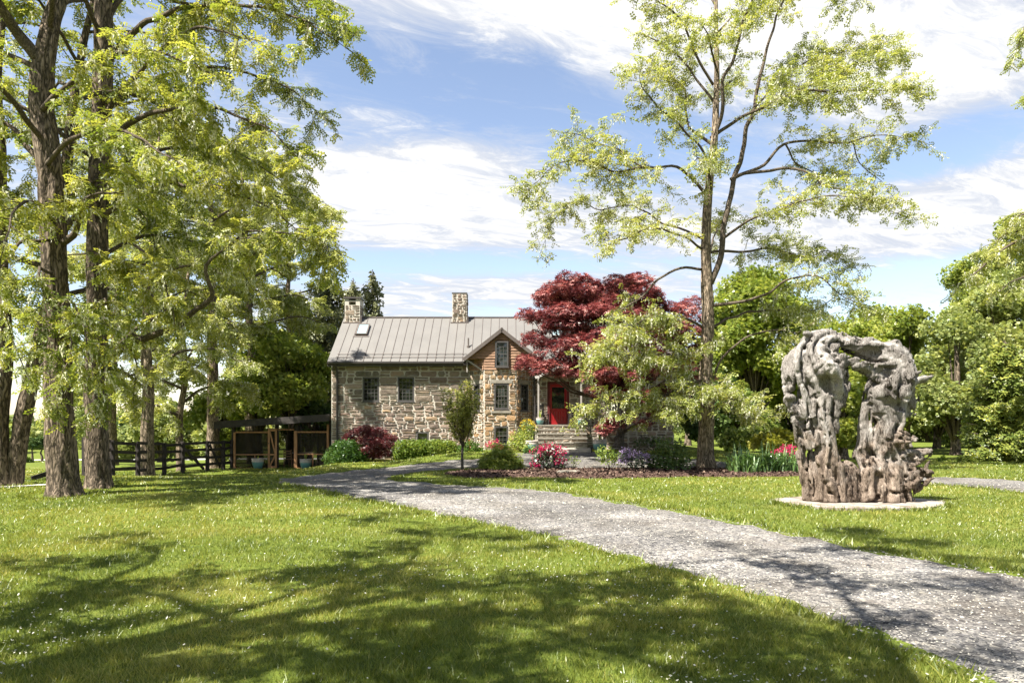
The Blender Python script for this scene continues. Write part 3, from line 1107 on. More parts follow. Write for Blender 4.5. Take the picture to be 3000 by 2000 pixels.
# bay: three faces
BX = [(-1.92, 31.0), (-1.24, 30.2), (.18, 30.2), (.93, 31.0)]
ZB = 3.97
bayfaces = []
for k in range(3):
    a, b_ = np.array(BX[k]), np.array(BX[k + 1])
    d = b_ - a
    L = float(np.linalg.norm(d))
    u = np.array([*(d / L), 0])
    n = np.array([u[1], -u[0], 0])
    if k == 1:
        op = [(.45, 1.09, 2.23, 3.37), (.45, 1.07, .62, 1.48)]
    else:
        op = [(L * .26, L * .74, 2.15, 3.36)]
    o3 = (a[0], a[1], 0)
    bw = wall('bay_wall', o3, u, n, L, .1, ZB, op, .3, M['mortar'], house)
    lint = [(q[0] - .17, q[1] + .17, q[3], q[3] + .17) for q in op[:1]]
    cells = stone_cells(L, .2, ZB - .01, op + lint, (.16, .26), (.20, .46), rng)
    lay_stones(cells, o3, u, n, (lambda c: OCHRE) if k != 0 else (lambda c: GREYS + OCHRE[:2]), bw, 62 if k == 1 else 14, rng, 'stone_infill')
    wfb = WF(o3, u, n)
    for q in op:
        tall = q[3] > 2
        window(wfb, q[0] + .004, q[1] - .004, q[2] + .004, q[3] - .004, (4 if tall else 3) if k == 1 else 2, 6 if tall else 4, house, True)
    for q in lint:
        b = MB()
        wfb.box(b, q[0] + .015, q[1] - .015, -.02, .035, q[2] + .012, q[3] - .012)
        b.build('lintel', M['lintel'], house)
    if k == 1:
        b = MB()
        wfb.box(b, .33, 1.20, -.02, .07, 2.06, 2.16)
        b.build('window_ledge', M['lintel'], house)
    bayfaces.append((o3, u, n, L, wfb))
# upper storey of the bay in cedar boards under a gable
ZG0, ZG1 = 4.46, 5.66
XC = -.45
for k, (o3, u, n, L, wfb) in enumerate(bayfaces):
    op = [(.475, 1.055, 4.09, 5.22)] if k == 1 else []
    cw = wall('bay_upper_wall', o3, u, n, L, ZB + .003, ZG0, op, .2, M['dark_trim'], house)
    nb = 4
    for i in range(nb):
        za, zb = ZB + .006 + i * (ZG0 - ZB) / nb, ZB + (i + 1) * (ZG0 - ZB) / nb
        segs = [(0.0, L)]
        if k == 1 and zb > 4.09 + .02:
            segs = [(0, .475), (1.055, L)]
        for s0, s1 in segs:
            b = MB()
            p = [(s0 + .003, .004, zb), (s1 - .003, .004, zb), (s1 - .003, .014, zb), (s0 + .003, .014, zb), (s0 + .003, .004, za), (s1 - .003, .004, za), (s1 - .003, .042, za), (s0 + .003, .042, za)]
            b.add(to_world(np.array(p), o3, u, n), BOXQ)
            b.build('siding_board', M['cedar'], house)
# gable
GY = 30.16
hw = 1.56
gw = (XC - .29, XC + .29)
V = np.array([(XC - hw, GY + .03, ZG0), (XC + hw, GY + .03, ZG0), (XC, GY + .03, ZG1), (XC - hw, GY + 2.6, ZG0), (XC + hw, GY + 2.6, ZG0), (XC, GY + 2.6, ZG1)])
mk('gable_wall', V, [np.array([(0, 1, 2)]), np.array([(0, 3, 4, 1)])], M['cedar'], house)
nb = 10
for i in range(nb):
    za, zb = ZG0 + i * (ZG1 - ZG0) / nb, ZG0 + (i + 1) * (ZG1 - ZG0) / nb
    wa_, wb_ = hw * (1 - (za - ZG0) / (ZG1 - ZG0)), hw * (1 - (zb - ZG0) / (ZG1 - ZG0))
    rows = [(XC - wa_, XC - wb_, XC + wb_, XC + wa_)]
    if za < 5.22:
        rows = [(XC - wa_, XC - wb_, gw[0] - .01, gw[0] - .01), (gw[1] + .01, gw[1] + .01, XC + wb_, XC + wa_)]
    for (a0, a1, c1, c0) in rows:
        if c1 - a1 < .02:
            c1 = a1 + .02
        b = MB()
        f0, f1 = GY - .012, GY + .026
        b.add(np.array([(a1, f1, zb), (c1, f1, zb), (c1, GY + .016, zb), (a1, GY + .016, zb), (a0, f1, za + .004), (c0, f1, za + .004), (c0, f0, za + .004), (a0, f0, za + .004)]), BOXQ)
        b.build('siding_board', M['cedar'], house)
wfg = WF((0, GY - .088, 0), uf, nf)
window(wfg, gw[0], gw[1], 4.09, 5.22, 3, 6, house)
# gable roof: two slopes with thick dark edge
for s in (-1, 1):
    e = np.array([XC + s * (hw + .13), 0, ZG0 - .085])
    r_ = np.array([XC, 0, ZG1 + .03])
    d = nrm(r_ - e)
    nn_ = np.array([-d[2] * s, 0, d[0] * s]) * -1
    nn_ = nn_ if nn_[2] > 0 else -nn_
    c = (e + r_) / 2
    y0, y1 = GY - .16, GY + 2.6
    b = MB()
    b.obox((c[0], (y0 + y1) / 2, c[2]) + nn_ * .05, (r_ - e) / 2, (0, (y1 - y0) / 2, 0), nn_ * .03)
    b.build('gable_roof', M['metal_roof'], house)
    b = MB()
    b.obox((c[0], y0 - .012, c[2]) + nn_ * .015, (r_ - e) / 2 * 1.0, (0, .010, 0), nn_ * .075)
    b.build('bargeboard', M['roof_trim'], house)
b = MB()
b.obox((XC, GY + 1.15, ZG1 + .115), (.05, 0, 0), (0, 1.35, 0), (0, 0, .035))
b.build('ridge_cap', M['roof_trim'], house)
for s, xx in ((-1, -1.99), (1, 1.05)):
    b = MB()
    b.bar((xx, GY + .05, ZG0 - .06), (xx - s * .62, GY + .12, ZB + .02), .05, .07)
    b.bar((xx, GY + .05, ZG0 - .03), (xx, GY + .05, ZB - .1), .05, .05)
    b.build('bracket', M['post_grey'], house)

# main roof: standing seam panels
YE, YR = HY0 - .32, HY0 + 2.75
n_pan = 39
x0, x1 = XL - .10, XR + .10
sl_ = np.array([0, YR - YE, ZR - ZE])
sd = nrm(sl_)
sn = np.array([0, -sd[2], sd[1]])
pwid = (x1 - x0) / n_pan
for k in range(n_pan):
    xa, xb = x0 + k * pwid, x0 + (k + 1) * pwid
    b = MB()
    tl = R.normal(0, .0008)
    c = np.array([(xa + xb) / 2, (YE + YR) / 2, (ZE + ZR) / 2]) + sn * (.02 + tl * .3)
    b.obox(c, np.array([(pwid - .012) / 2, 0, 0]) + sn * tl, sl_ / 2, sn * .012)
    pn = b.build('roof_panel', M['metal_roof'], house)
    b = MB()
    b.obox(np.array([xb, (YE + YR) / 2, (ZE + ZR) / 2]) + sn * .036, (.010, 0, 0), sl_ / 2 * .995, sn * .020)
    b.build('seam', M['roof_trim'], pn)
b = MB()
V = np.array([(x0, YE + .02, ZE - .06), (x1, YE + .02, ZE - .06), (x1, YR, ZR - .03), (x0, YR, ZR - .03)])
b.add(V, [(0, 1, 2, 3)])
yb, zb_ = 2 * YR - YE, ZE
b.add([(x0, YR + .02, ZR + .03), (x1, YR + .02, ZR + .03), (x1, yb, zb_), (x0, yb, zb_)], [(0, 1, 2, 3)])
b.add([(x0, YR, ZR - .05), (x1, YR, ZR - .05), (x1, yb, zb_ - .1), (x0, yb, zb_ - .1)], [(0, 3, 2, 1)])
b.build('roof_deck', M['metal_roof'], house)
b = MB()
b.box((x0, YR - .09, ZR + .0), (x1, YR + .11, ZR + .065))
b.build('ridge_cap', M['roof_trim'], house)
b = MB()
b.box((x0, YE - .015, ZE - .19), (XC - hw - .2, YE + .02, ZE + .02))
b.box((XC + hw + .2, YE - .015, ZE - .19), (x1, YE + .02, ZE + .02))
b.box((x0, YE + .022, ZE - .13), (x1, HY0 - .04, ZE - .09))
b.build('fascia', M['dark_trim'], house)
for xa, xb in ((x0, XC - hw - .16), (XC + hw + .18, x1)):
    th = np.linspace(np.pi, 2 * np.pi, 9)
    pts = np.column_stack([YE - .075 + .06 * np.cos(th), ZE - .045 + .065 * np.sin(th)])
    V = np.concatenate([np.column_stack([np.full(9, q), pts]) for q in (xa, xb)])
    i = np.arange(8)
    gq = np.stack([i, i + 1, 10 + i, 9 + i], -1)
    V2 = np.concatenate([V, V + np.array([0, 0, .006])])
    mk('gutter', V2, np.concatenate([gq, (gq + 18)[:, ::-1]]), M['dark_trim'], house)
for xx in (-7.92,):
    b = MB()
    b.tube(spline([(xx, YE - .07, ZE - .1), (xx, YE + .02, ZE - .25), (xx, HY0 - .09, ZE - .5), (xx, HY0 - .09, 2.0), (xx, HY0 - .09, -.1)], .3), .048, 10)
    b.build('downspout', M['dark_trim'], house)
b = MB()
b.tube(spline([(1.02, YE - .07, ZE - .1), (1.02, HY0 - .12, ZE - .5), (1.02, HY0 - .12, 2.0), (1.02, HY0 - .12, .5)], .3), .05, 10)
b.build('downspout', M['dark_trim'], house)
for f in (.075, .145):
    b = MB()
    p = np.array([0, YE, ZE]) + sl_ * f + sn * .085
    b.tube([(x0 + .35, p[1], p[2]), (XC - hw - .25 + f * 1.5, p[1], p[2])], .016, 6)
    for k in range(0, 15):
        xx = x0 + k * pwid + .02 + pwid
        b.obox((xx, p[1], p[2] - .02), (.012, 0, 0), (0, .02, 0), (0, 0, .03))
    b.build('snow_rail', M['roof_trim'], house)
for cxs, f0, f1, wd in ((-7.15, .56, .80, .56), (2.15, .52, .80, .56)):
    b = MB()
    pc = np.array([cxs, YE, ZE]) + sl_ * (f0 + f1) / 2 + sn * .09
    hl = np.linalg.norm(sl_) * (f1 - f0) / 2
    for q in (-1, 1):
        b.obox(pc + np.array([q * (wd / 2 - .03), 0, 0]), (.03, 0, 0), sd * hl, sn * .06)
        b.obox(pc + sd * q * (hl - .03), (wd / 2 - .06, 0, 0), sd * .03, sn * .06)
    b.obox(pc - sd * (hl + .05) - sn * .05, (wd / 2 + .1, 0, 0), sd * .05, sn * .01)
    sk = b.build('skylight', M['roof_trim'], house)
    b = MB()
    b.obox(pc + sn * .03, (wd / 2 - .055, 0, 0), sd * (hl - .055), sn * .01)
    b.build('pane', M['skylight_glass'], sk)
b = MB()
pv = np.array([-2.02, YE, ZE]) + sl_ * .30
b.tube([pv - up * .1, pv + up * .46], .036, 10)
b.tube([pv + up * .02, pv + up * .10], .075, 10)
b.build('vent_pipe', M['roof_trim'], house)


def chimney(xa, xb, ya, yb_, z0, z1, pal, capped):
    cx_, cy_ = (xa + xb) / 2, (ya + yb_) / 2
    b = MB()
    if capped:
        zo = z1 - .34
        b.box((xa, ya, z0), (xb, yb_, zo - .001))
        for k, (p, q) in enumerate(((xa, xa + .2), (xb - .2, xb))):
            b.box((p, ya, zo + .0), (q, yb_, z1 - .03))
        b.box((xa + .2, ya + .0, zo + .17), (xb - .2, yb_, zo + .225))
    else:
        b.box((xa, ya, z0), (xb, yb_, z1))
    ch = b.build('chimney', M['mortar'], house)
    zt = (z1 - .34) if capped else z1 - .02
    for (o3, u, n, L) in (((xa, ya, 0), (1, 0, 0), (0, -1, 0), xb - xa), ((xb, ya, 0), (0, 1, 0), (1, 0, 0), yb_ - ya)):
        cl = stone_cells(L, z0 + .02, zt, [], (.12, .19) if not capped else (.19, .27), (.16, .36) if not capped else (.3, .5), rng)
        lay_stones(cl, o3, u, n, lambda c: pal, ch, 11 if n[1] else 0, rng, 'stone_infill', .014, .022)
    b = MB()
    g = .075
    zf = z0 + .06
    yf = ya - .05
    b.box((xa - g, yf - .02, zf - .02), (xb + g, ya - .001, zf + .13))
    b.box((xb + .03, ya, zf + .1), (xb + g, yb_ - .1, zf + .45))
    b.build('flashing', M['roof_trim'], ch)
    b = MB()
    if capped:
        b.box((xa - .06, ya - .06, z1 - .03), (xb + .06, yb_ + .06, z1 + .05))
    else:
        b.box((xa - .02, ya - .02, z1), (xb + .02, yb_ + .02, z1 + .035))
    b.build('cap', M['dark_trim'], ch)


chimney(-8.17, -7.43, 33.35, 34.15, 6.35, 7.72, GREYS, True)
chimney(-2.92, -2.21, 33.35, 34.1, 6.35, 7.95, ROUGH + GREYS[:2], False)

# front door
wfd = WF((0, HY0, 0), uf, nf)
b = MB()
wfd.box(b, door[0] + .004, door[0] + .11, -.2, .02, door[2], door[3] - .004)
wfd.box(b, door[1] - .11, door[1] - .004, -.2, .02, door[2], door[3] - .004)
wfd.box(b, door[0] + .11, door[1] - .11, -.2, .02, door[3] - .11, door[3] - .004)
b.build('door_frame', M['dark_red'], house)
da, db, dz0, dz1 = door[0] + .115, door[1] - .115, door[2] + .01, door[3] - .115
ga, gb, gz0, gz1 = da + .10, db - .10, dz0 + .72, dz1 - .14
b = MB()
wfd.box(b, da, ga, -.10, -.05, dz0, dz1)
wfd.box(b, gb, db, -.10, -.05, dz0, dz1)
wfd.box(b, ga, gb, -.10, -.05, gz1, dz1)
wfd.box(b, ga, gb, -.10, -.05, dz0, dz0 + .16)
wfd.box(b, ga, gb, -.10, -.05, gz0 - .14, gz0)
dr = b.build('front_door', M['red_paint'], house)
b = MB()
wfd.box(b, ga + .002, gb - .002, -.085, -.075, gz0, gz1)
b.build('pane', M['glass'], dr)
for k in range(5):
    b = MB()
    q = (gb - ga) / 5
    wfd.box(b, ga + k * q + .004, ga + (k + 1) * q - .004, -.09, -.066, dz0 + .16, gz0 - .14)
    b.build('panel_board', M['red_paint'], dr)
b = MB()
b.tube([wfd.o + np.array([db - .05, -(-.05) * -1, 0]) + np.array([0, .0, dz0 + .95]) + np.array([0, -.0, 0]), np.array([db - .05, HY0 - .0, dz0 + .95])], .02, 8)
b.build('handle', M['dark_trim'], dr)
# small red cellar door low on the wall left of the bay
b = MB()
wfd.box(b, -1.98, -1.62, .04, .075, -.05, .86)
b.build('cellar_door', M['red_paint'], house)
# gabled hood over the door on two slim posts
PX0, PX1, PZ = 1.08, 3.12, 3.56
PYF = HY0 - 1.05
pc = (PX0 + PX1) / 2
PA = 4.10
for s in (-1, 1):
    e = np.array([pc + s * 1.06, 0, PZ])
    r_ = np.array([pc, 0, PA])
    d = nrm(r_ - e)
    nn_ = np.array([-d[2], 0, d[0]]) * (1 if -s > 0 else -1)
    nn_ = nn_ if nn_[2] > 0 else -nn_
    b = MB()
    b.obox(np.array([(e[0] + r_[0]) / 2, (PYF + HY0) / 2 - .05, (e[2] + r_[2]) / 2]) + nn_ * .07, (r_ - e) / 2, (0, (HY0 - PYF) / 2 - .045, 0), nn_ * .035)
    b.build('porch_roof', M['metal_roof'], house)
    b = MB()
    b.obox(np.array([(e[0] + r_[0]) / 2, PYF - .075, (e[2] + r_[2]) / 2]) + nn_ * .05, (r_ - e) / 2, (0, .012, 0), nn_ * .06)
    b.build('bargeboard', M['white_trim'], house)
    b = MB()
    b.box((pc + s * .94 - .035, PYF + .03, 1.52), (pc + s * .94 + .035, PYF + .10, PZ + .02))
    b.build('porch_post', M['post_grey'], house)
# white arched ceiling of the hood
th = np.linspace(0, np.pi, 15)
ar = np.column_stack([pc + .92 * np.cos(th), PZ - .02 + .30 * np.sin(th)])
tp = np.column_stack([pc + np.linspace(1.0, -1.0, 15), PA - .02 - np.abs(np.linspace(1.0, -1.0, 15)) * (PA - PZ) / 1.06])
V = np.concatenate([np.column_stack([ar[:, 0], np.full(15, PYF), ar[:, 1]]), np.column_stack([tp[:, 0], np.full(15, PYF), np.maximum(tp[:, 1], ar[:, 1] + .01)]),
                    np.column_stack([ar[:, 0], np.full(15, HY0 - .06), ar[:, 1]])])
i = np.arange(14)
mk('porch_ceiling', V, [np.stack([i, i + 1, 16 + i, 15 + i], -1), np.stack([i, 30 + i, 31 + i, i + 1], -1)], M['white_trim'], house)

# ------------------------------------------------------------------ stone steps
steps = thing('stone_steps', 'dark mortared stone steps rising to the red front door', 'steps', (2.1, 29.6, .4))
edges_z = [1.545, 1.37, 1.19, 1.00, .82, .64]
fronts = [29.75, 29.42, 29.1, 28.8, 28.5, 28.2]
b = MB()
for k in range(5):
    b.box((1.06 - .0 * k, fronts[k], .2), (3.22 - .02 * k, fronts[k] + (.32 if k else 1.2), edges_z[k] - .055))
b.build('core', M['mortar'], steps)
for k in range(5):
    zt, zb_ = edges_z[k], edges_z[k + 1]
    ws = R.uniform(.5, .8, 6)
    ed = np.concatenate([[0], np.cumsum(ws)])
    ed = ed / ed[-1] * (3.20 - 1.06) + 1.06
    ed = ed[::2] if k % 2 else ed[[0, 1, 3, 4, 6]]
    for a, b2 in zip(ed[:-1], ed[1:]):
        b = MB()
        b.box((a + .006, fronts[k] - .05 + R.uniform(-.015, .015), zt - .055), (b2 - .006, fronts[k] + (.36 if k else 1.2), zt + R.uniform(-.004, .004)))
        b.build('tread_stone', M['lintel'], steps)
    cl = stone_cells(2.12, zb_ + .0, zt - .06, [], (.10, .16), (.24, .5), rng)
    lay_stones(cl, (1.08, fronts[k], 0), uf, nf, lambda c: GREYS, steps, 12, rng, 'stone_infill', .012, .02)
b = MB()
b.obox((2.35, 27.95, .50), (.85, 0, 0), (0, .28, 0), (0, 0, .065))
M['pale_stone'] = plain('pale_stone', (.47, .43, .37), .9, .15, 0, .25, 5)
b.build('bottom_slab', M['pale_stone'], steps)

# ------------------------------------------------------------------ screened porch beside the house
M['black_wood'] = plain('black_wood', (.042, .036, .033), .75, .2, 0, .4, 6)
M['orange_wood'] = plain('orange_wood', (.36, .19, .095), .7, .2, 0, .3, 4, (3, 3, .6))
M['soffit'] = plain('soffit', (.20, .17, .14), .8, .1, 0, .15, 3)
m, x, o = new_mat('insect_screen')
p = x.n('ShaderNodeBsdfDiffuse')
p.inputs[0].default_value = (.035, .030, .022, 1)
t = x.n('ShaderNodeBsdfTransparent')
mx = x.n('ShaderNodeMixShader')
mx.inputs[0].default_value = .8
x.t.links.new(t.outputs[0], mx.inputs[1]); x.t.links.new(p.outputs[0], mx.inputs[2])
x.t.links.new(mx.outputs[0], o.inputs[0])
M['screen'] = m
SY = 32.0


def SX(px): return (px - CX) / F * SY
def SZ(py): return EYE + (HY - py) / F * SY


shed = thing('screened_porch', 'low lean-to screen porch of orange timber with black shed roof beside the stone house', 'porch', (SX(825), SY, -.5))
sd_ = 3.6
gzs = -.62
b = MB()
l, r_ = SX(640), -8.42
zl, zr = SZ(1236), SZ(1214)
V = [(l, SY - .45, zl - .05), (r_, SY - .45, zr - .05), (r_, SY + sd_ + .3, zr - .05), (l, SY + sd_ + .3, zl - .05), (l, SY - .45, zl), (r_, SY - .45, zr), (r_, SY + sd_ + .3, zr), (l, SY + sd_ + .3, zl)]
b.add(V, BOXQ)
b.build('roof', M['black_wood'], shed)
b = MB()
V = [(l, SY - .50, zl - .30), (r_, SY - .50, zr - .30), (r_, SY - .455, zr - .30), (l, SY - .455, zl - .30), (l, SY - .50, zl + .02), (r_, SY - .50, zr + .02), (r_, SY - .455, zr + .02), (l, SY - .455, zl + .02)]
b.add(V, BOXQ)
b.build('fascia', M['black_wood'], shed)
for k in range(9):
    b = MB()
    q = SY - .2 + k * .47
    b.obox(((l + r_) / 2, q, (zl + zr) / 2 - .13), ((r_ - l) / 2 - .02, 0, (zr - zl) / 2), (0, .025, 0), (0, 0, .075))
    b.build('rafter', M['soffit'], shed)


def post(px0, px1, pyt, mat='orange_wood', y=SY, name='post', d=.09):
    b = MB()
    b.box((SX(px0), y, gzs - .1), (SX(px1), y + d, SZ(pyt)))
    return b.build(name, M[mat], shed)


post(683.5, 689, 1266)
post(803, 810, 1260)
post(861, 870, 1262)
post(957, 963, 1243)
for px in (680, 808, 867, 966):
    b = MB()
    b.box((SX(px) - .07, SY + .095, gzs), (SX(px) + .07, SY + .235, SZ(1248 - (px - 680) * .06)))
    b.build('roof_post', M['black_wood'], shed)
    b = MB()
    b.box((SX(px) - .05, SY + sd_, gzs), (SX(px) + .05, SY + sd_ + .1, SZ(1245)))
    b.build('roof_post', M['black_wood'], shed)


def rail(px0, px1, py, h=.07, name='rail', y=SY, mat='orange_wood'):
    b = MB()
    b.box((SX(px0), y + .012, SZ(py) - h / 2), (SX(px1), y + .078, SZ(py) + h / 2))
    return b.build(name, M[mat], shed)


rail(689.2, 785, 1265.5)
rail(689.2, 785, 1331, .05)
rail(870.2, 956.8, 1265)
rail(870.2, 956.8, 1330, .05)
rail(810.2, 860.8, 1258, .05)
rail(689.2, 785, 1371, .06)
rail(870.2, 956.8, 1371, .06)
for px, in ((746,), (916,)):
    b = MB()
    b.box((SX(px) - .022, SY + .014, gzs), (SX(px) + .022, SY + .07, SZ(1332)))
    b.build('stud', M['orange_wood'], shed)
for a, b2, t0, t1 in ((689, 803, 1266, 1373), (870, 957, 1266, 1373)):
    V = np.array([(SX(a), SY + .081, SZ(t1)), (SX(b2), SY + .081, SZ(t1)), (SX(b2), SY + .081, SZ(t0)), (SX(a), SY + .081, SZ(t0))])
    mk('screen', V, [np.array([(0, 1, 2, 3)])], M['screen'], shed)
for xx in (SX(684), SX(962)):
    V = np.array([(xx, SY + .24, gzs), (xx, SY + sd_, gzs), (xx, SY + sd_, SZ(1262)), (xx, SY + .24, SZ(1262))])
    mk('screen', V, [np.array([(0, 1, 2, 3)])], M['screen'], shed)
for a, b2 in ((684, 806), (868, 962)):
    V = np.array([(SX(a), SY + sd_ - .02, gzs), (SX(b2), SY + sd_ - .02, gzs), (SX(b2), SY + sd_ - .02, SZ(1256)), (SX(a), SY + sd_ - .02, SZ(1256))])
    mk('screen', V, [np.array([(0, 1, 2, 3)])], M['screen'], shed)
b = MB()
b.box((SX(684), SY + .05, gzs - .1), (SX(962), SY + sd_, gzs + .06))
b.build('deck', M['black_wood'], shed)
# the open door leaf, folded forward of the opening
dl = MB()
DY = SY - .10
a, c_ = SX(787), SX(813)
dl.box((a, DY, SZ(1370)), (a + .085, DY + .05, SZ(1255)))
door_leaf = dl.build('screen_door', M['orange_wood'], shed)
for nm, (q0, q1, z0, z1) in (('stile', (c_ - .085, c_, 1370, 1255)), ('door_rail', (a + .087, c_ - .087, 1262.5, 1256)), ('door_rail', (a + .087, c_ - .087, 1333, 1328.5)), ('door_rail', (a + .087, c_ - .087, 1370, 1364))):
    b = MB()
    b.box((q0, DY, SZ(z0)), (q1, DY + .05, SZ(z1)))
    b.build(nm, M['orange_wood'], door_leaf)
for p0, p1 in (((a + .09, 1264), (c_ - .09, 1327)), ((c_ - .09, 1334), (a + .09, 1364))):
    b = MB()
    b.bar((p0[0], DY + .025, SZ(p0[1])), (p1[0], DY + .025, SZ(p1[1])), .04, .06)
    b.build('brace', M['orange_wood'], door_leaf)
V = np.array([(a, DY + .052, SZ(1370)), (c_, DY + .052, SZ(1370)), (c_, DY + .052, SZ(1256)), (a, DY + .052, SZ(1256))])
mk('screen', V, [np.array([(0, 1, 2, 3)])], M['screen'], door_leaf)
b = MB()
b.box((a + .02, DY - .03, SZ(1300)), (a + .055, DY - .001, SZ(1296)))
b.build('latch', M['dark_trim'], door_leaf)


def chair(x_, y_, z_, rz, label, mat):
    t = thing('garden_chair', label, 'chair', (x_, y_, z_))
    ca, sa = math.cos(rz), math.sin(rz)

    def L(a, b_, c): return np.array([x_ + a * ca - b_ * sa, y_ + a * sa + b_ * ca, z_ + c])
    for s in (-1, 1):
        b = MB(); b.bar(L(s * .21, -.2, 0), L(s * .20, -.19, .44), .04, .04); b.build('leg', mat, t)
        b = MB(); b.bar(L(s * .21, .22, 0), L(s * .19, .26, .92), .04, .04); b.build('leg', mat, t)
    b = MB()
    b.obox(L(0, 0, .455), (.23 * ca, .23 * sa, 0), (-.22 * sa, .22 * ca, 0), (0, 0, .018)); b.build('seat', mat, t)
    for z in (.60, .72, .84):
        b = MB(); b.bar(L(-.185, .245, z), L(.185, .245, z), .02, .06); b.build('back_slat', mat, t)
    return t


M['chair_wood'] = plain('chair_wood', (.20, .11, .06), .6, .3, 0, .2, 6)
M['iron'] = plain('iron', (.03, .027, .026), .5, .4, .3, .2, 6)
chair(SX(836), SY + .75, gzs + .06, 2.9, 'brown wooden chair just inside the open screen door of the porch', M['chair_wood'])
tb = thing('porch_table', 'round dark table with pale top behind the chair in the screen porch', 'table', (SX(850), SY + 1.6, gzs + .06))
b = MB(); b.add(*lathe([(0, .70), (.5, .70), (.5, .735), (0, .735)], (SX(850), SY + 1.6, gzs + .06), 24)); b.build('table_top', M['post_grey'], tb)
b = MB(); b.add(*lathe([(.25, 0), (.25, .03), (.05, .08), (.05, .699)], (SX(850), SY + 1.6, gzs + .06), 14)); b.build('pedestal', M['iron'], tb)

# ------------------------------------------------------------------ black board fence
M['fence_wood'] = plain('fence_wood', (.038, .032, .029), .85, .15, 0, .5, 7)
fence = thing('board_fence', 'black four-rail board fence running from the screen porch behind the locust trunks', 'fence', (-13.5, 28, -.5))
fp = [(SX(684) - .12, 32.0), ((652 - CX) / F * 30.9, 30.9), ((605 - CX) / F * 29.9, 29.9), ((532 - CX) / F * 28.6, 28.6), ((478 - CX) / F * 27.5, 27.5), ((400 - CX) / F * 25.6, 25.6), ((325 - CX) / F * 24.0, 24.0), ((243 - CX) / F * 22.6, 22.6)]
gf = lambda q: float(gz(q[0], q[1]))
for k, q in enumerate(fp):
    b = MB()
    b.box((q[0] - .065, q[1] + .03, gf(q) - .15), (q[0] + .065, q[1] + .15, gf(q) + 1.32 + R.uniform(-.02, .03)))
    b.build('post', M['fence_wood'], fence)
for k in range(len(fp) - 1):
    a, b2 = fp[k], fp[k + 1]
    for hgt in (.30, .62, .94, 1.24):
        b = MB()
        j1, j2 = R.normal(0, .018, 2)
        b.bar((a[0] - .02, a[1], gf(a) + hgt + j1), (b2[0] + .02, b2[1], gf(b2) + hgt + j2), .03, .115)
        b.build('rail', M['fence_wood'], fence)
b = MB()
b.bar((fp[3][0], fp[3][1] - .05, gf(fp[3]) + 1.2), (fp[2][0] - .1, fp[2][1] - .05, gf(fp[2]) + .1), .03, .12)
b.bar((fp[1][0] - .1, fp[1][1] - .05, gf(fp[1]) + .1), (fp[2][0] + .15, fp[2][1] - .05, gf(fp[2]) + 1.2), .03, .12)
b.build('brace', M['fence_wood'], fence)
lr = thing('loose_rail', 'black rail leaning down to the ground left of the thick locust trunk', 'rail', (-12.9, 20.5, 0))
a = P(92, 1420, 19.2); a[2] = gz(a[0], a[1]) + .05
e = P(150, 1383, 19.8)
b = MB(); b.bar(a, e, .04, .13); b.build('board', M['fence_wood'], lr)

# ------------------------------------------------------------------ pots
m, x, o = new_mat('teal_glaze')
tcn = x.n('ShaderNodeTexCoord')
sp_ = x.n('ShaderNodeSeparateXYZ')
x.t.links.new(tcn.outputs['Generated'], sp_.inputs[0])
nz_ = x.noise(geo(x), 9, 4, .6)
f = x.math('ADD', sp_.outputs[2], x.math('MULTIPLY', x.math('SUBTRACT', nz_, .5), .16))
c = x.ramp(f, [(0, (.085, .20, .20)), (.5, (.14, .30, .30)), (.62, (.20, .34, .33)), (.70, (.42, .38, .34)), (1, (.46, .40, .36))])
principled(x, o, c, .3, .5, 0, nz_, .05, .01)
M['teal_glaze'] = m
M['soil'] = plain('soil', (.05, .035, .025), .95, .1, 0, .3, 20)
POT = [(0, 0), (.19, 0), (.215, .03), (.27, .18), (.305, .34), (.315, .42), (.30, .47), (.295, .485), (.325, .50), (.33, .53), (.315, .545), (.285, .54), (.275, .47)]


def leafy(name, pos, mat, size, parent, n=30, upw=.7):
    """a few strap leaves standing in a pot"""
    V, Q, var = [], [], []
    for k in range(n):
        a = R.uniform(0, 2 * np.pi)
        d = np.array([math.cos(a), math.sin(a), 0])
        s = np.array([-d[1], d[0], 0]) * size * .045
        h = size * R.uniform(.5, 1)
        ln = size * R.uniform(.1, .6) * (1.2 - upw)
        p0 = pos + d * R.uniform(0, .04)
        p1 = p0 + d * ln * .4 + np.array([0, 0, h * .65])
        p2 = p0 + d * ln + np.array([0, 0, h * R.uniform(.8, 1)])
        i = len(V)
        V += [p0 - s, p0 + s, p1 - s, p1 + s, p2 - s * .2, p2 + s * .2]
        Q += [(i, i + 1, i + 3, i + 2), (i + 2, i + 3, i + 5, i + 4)]
        var += [R.random()] * 2
    ob = mk(name, np.array(V), np.array(Q), mat, parent, var=var)
    ob['kind'] = 'stuff'
    return ob


def pot(p, s, label, n=9, size=.32):
    t = thing('glazed_pot', label, 'pot', p, 'teal glazed pots')
    b = MB(); V, Q = lathe(np.array(POT) * s, p, 24); b.add(V, Q)
    b.build('body', M['teal_glaze'], t, smooth=True)
    b = MB(); b.add(*lathe([(0, .475 * s), (.28 * s, .47 * s)], p, 20)); b.build('soil', M['soil'], t)
    leafy('plant', np.array(p) + np.array([0, 0, .46 * s]), M['fresh_leaf'], size, t, n)
    return t


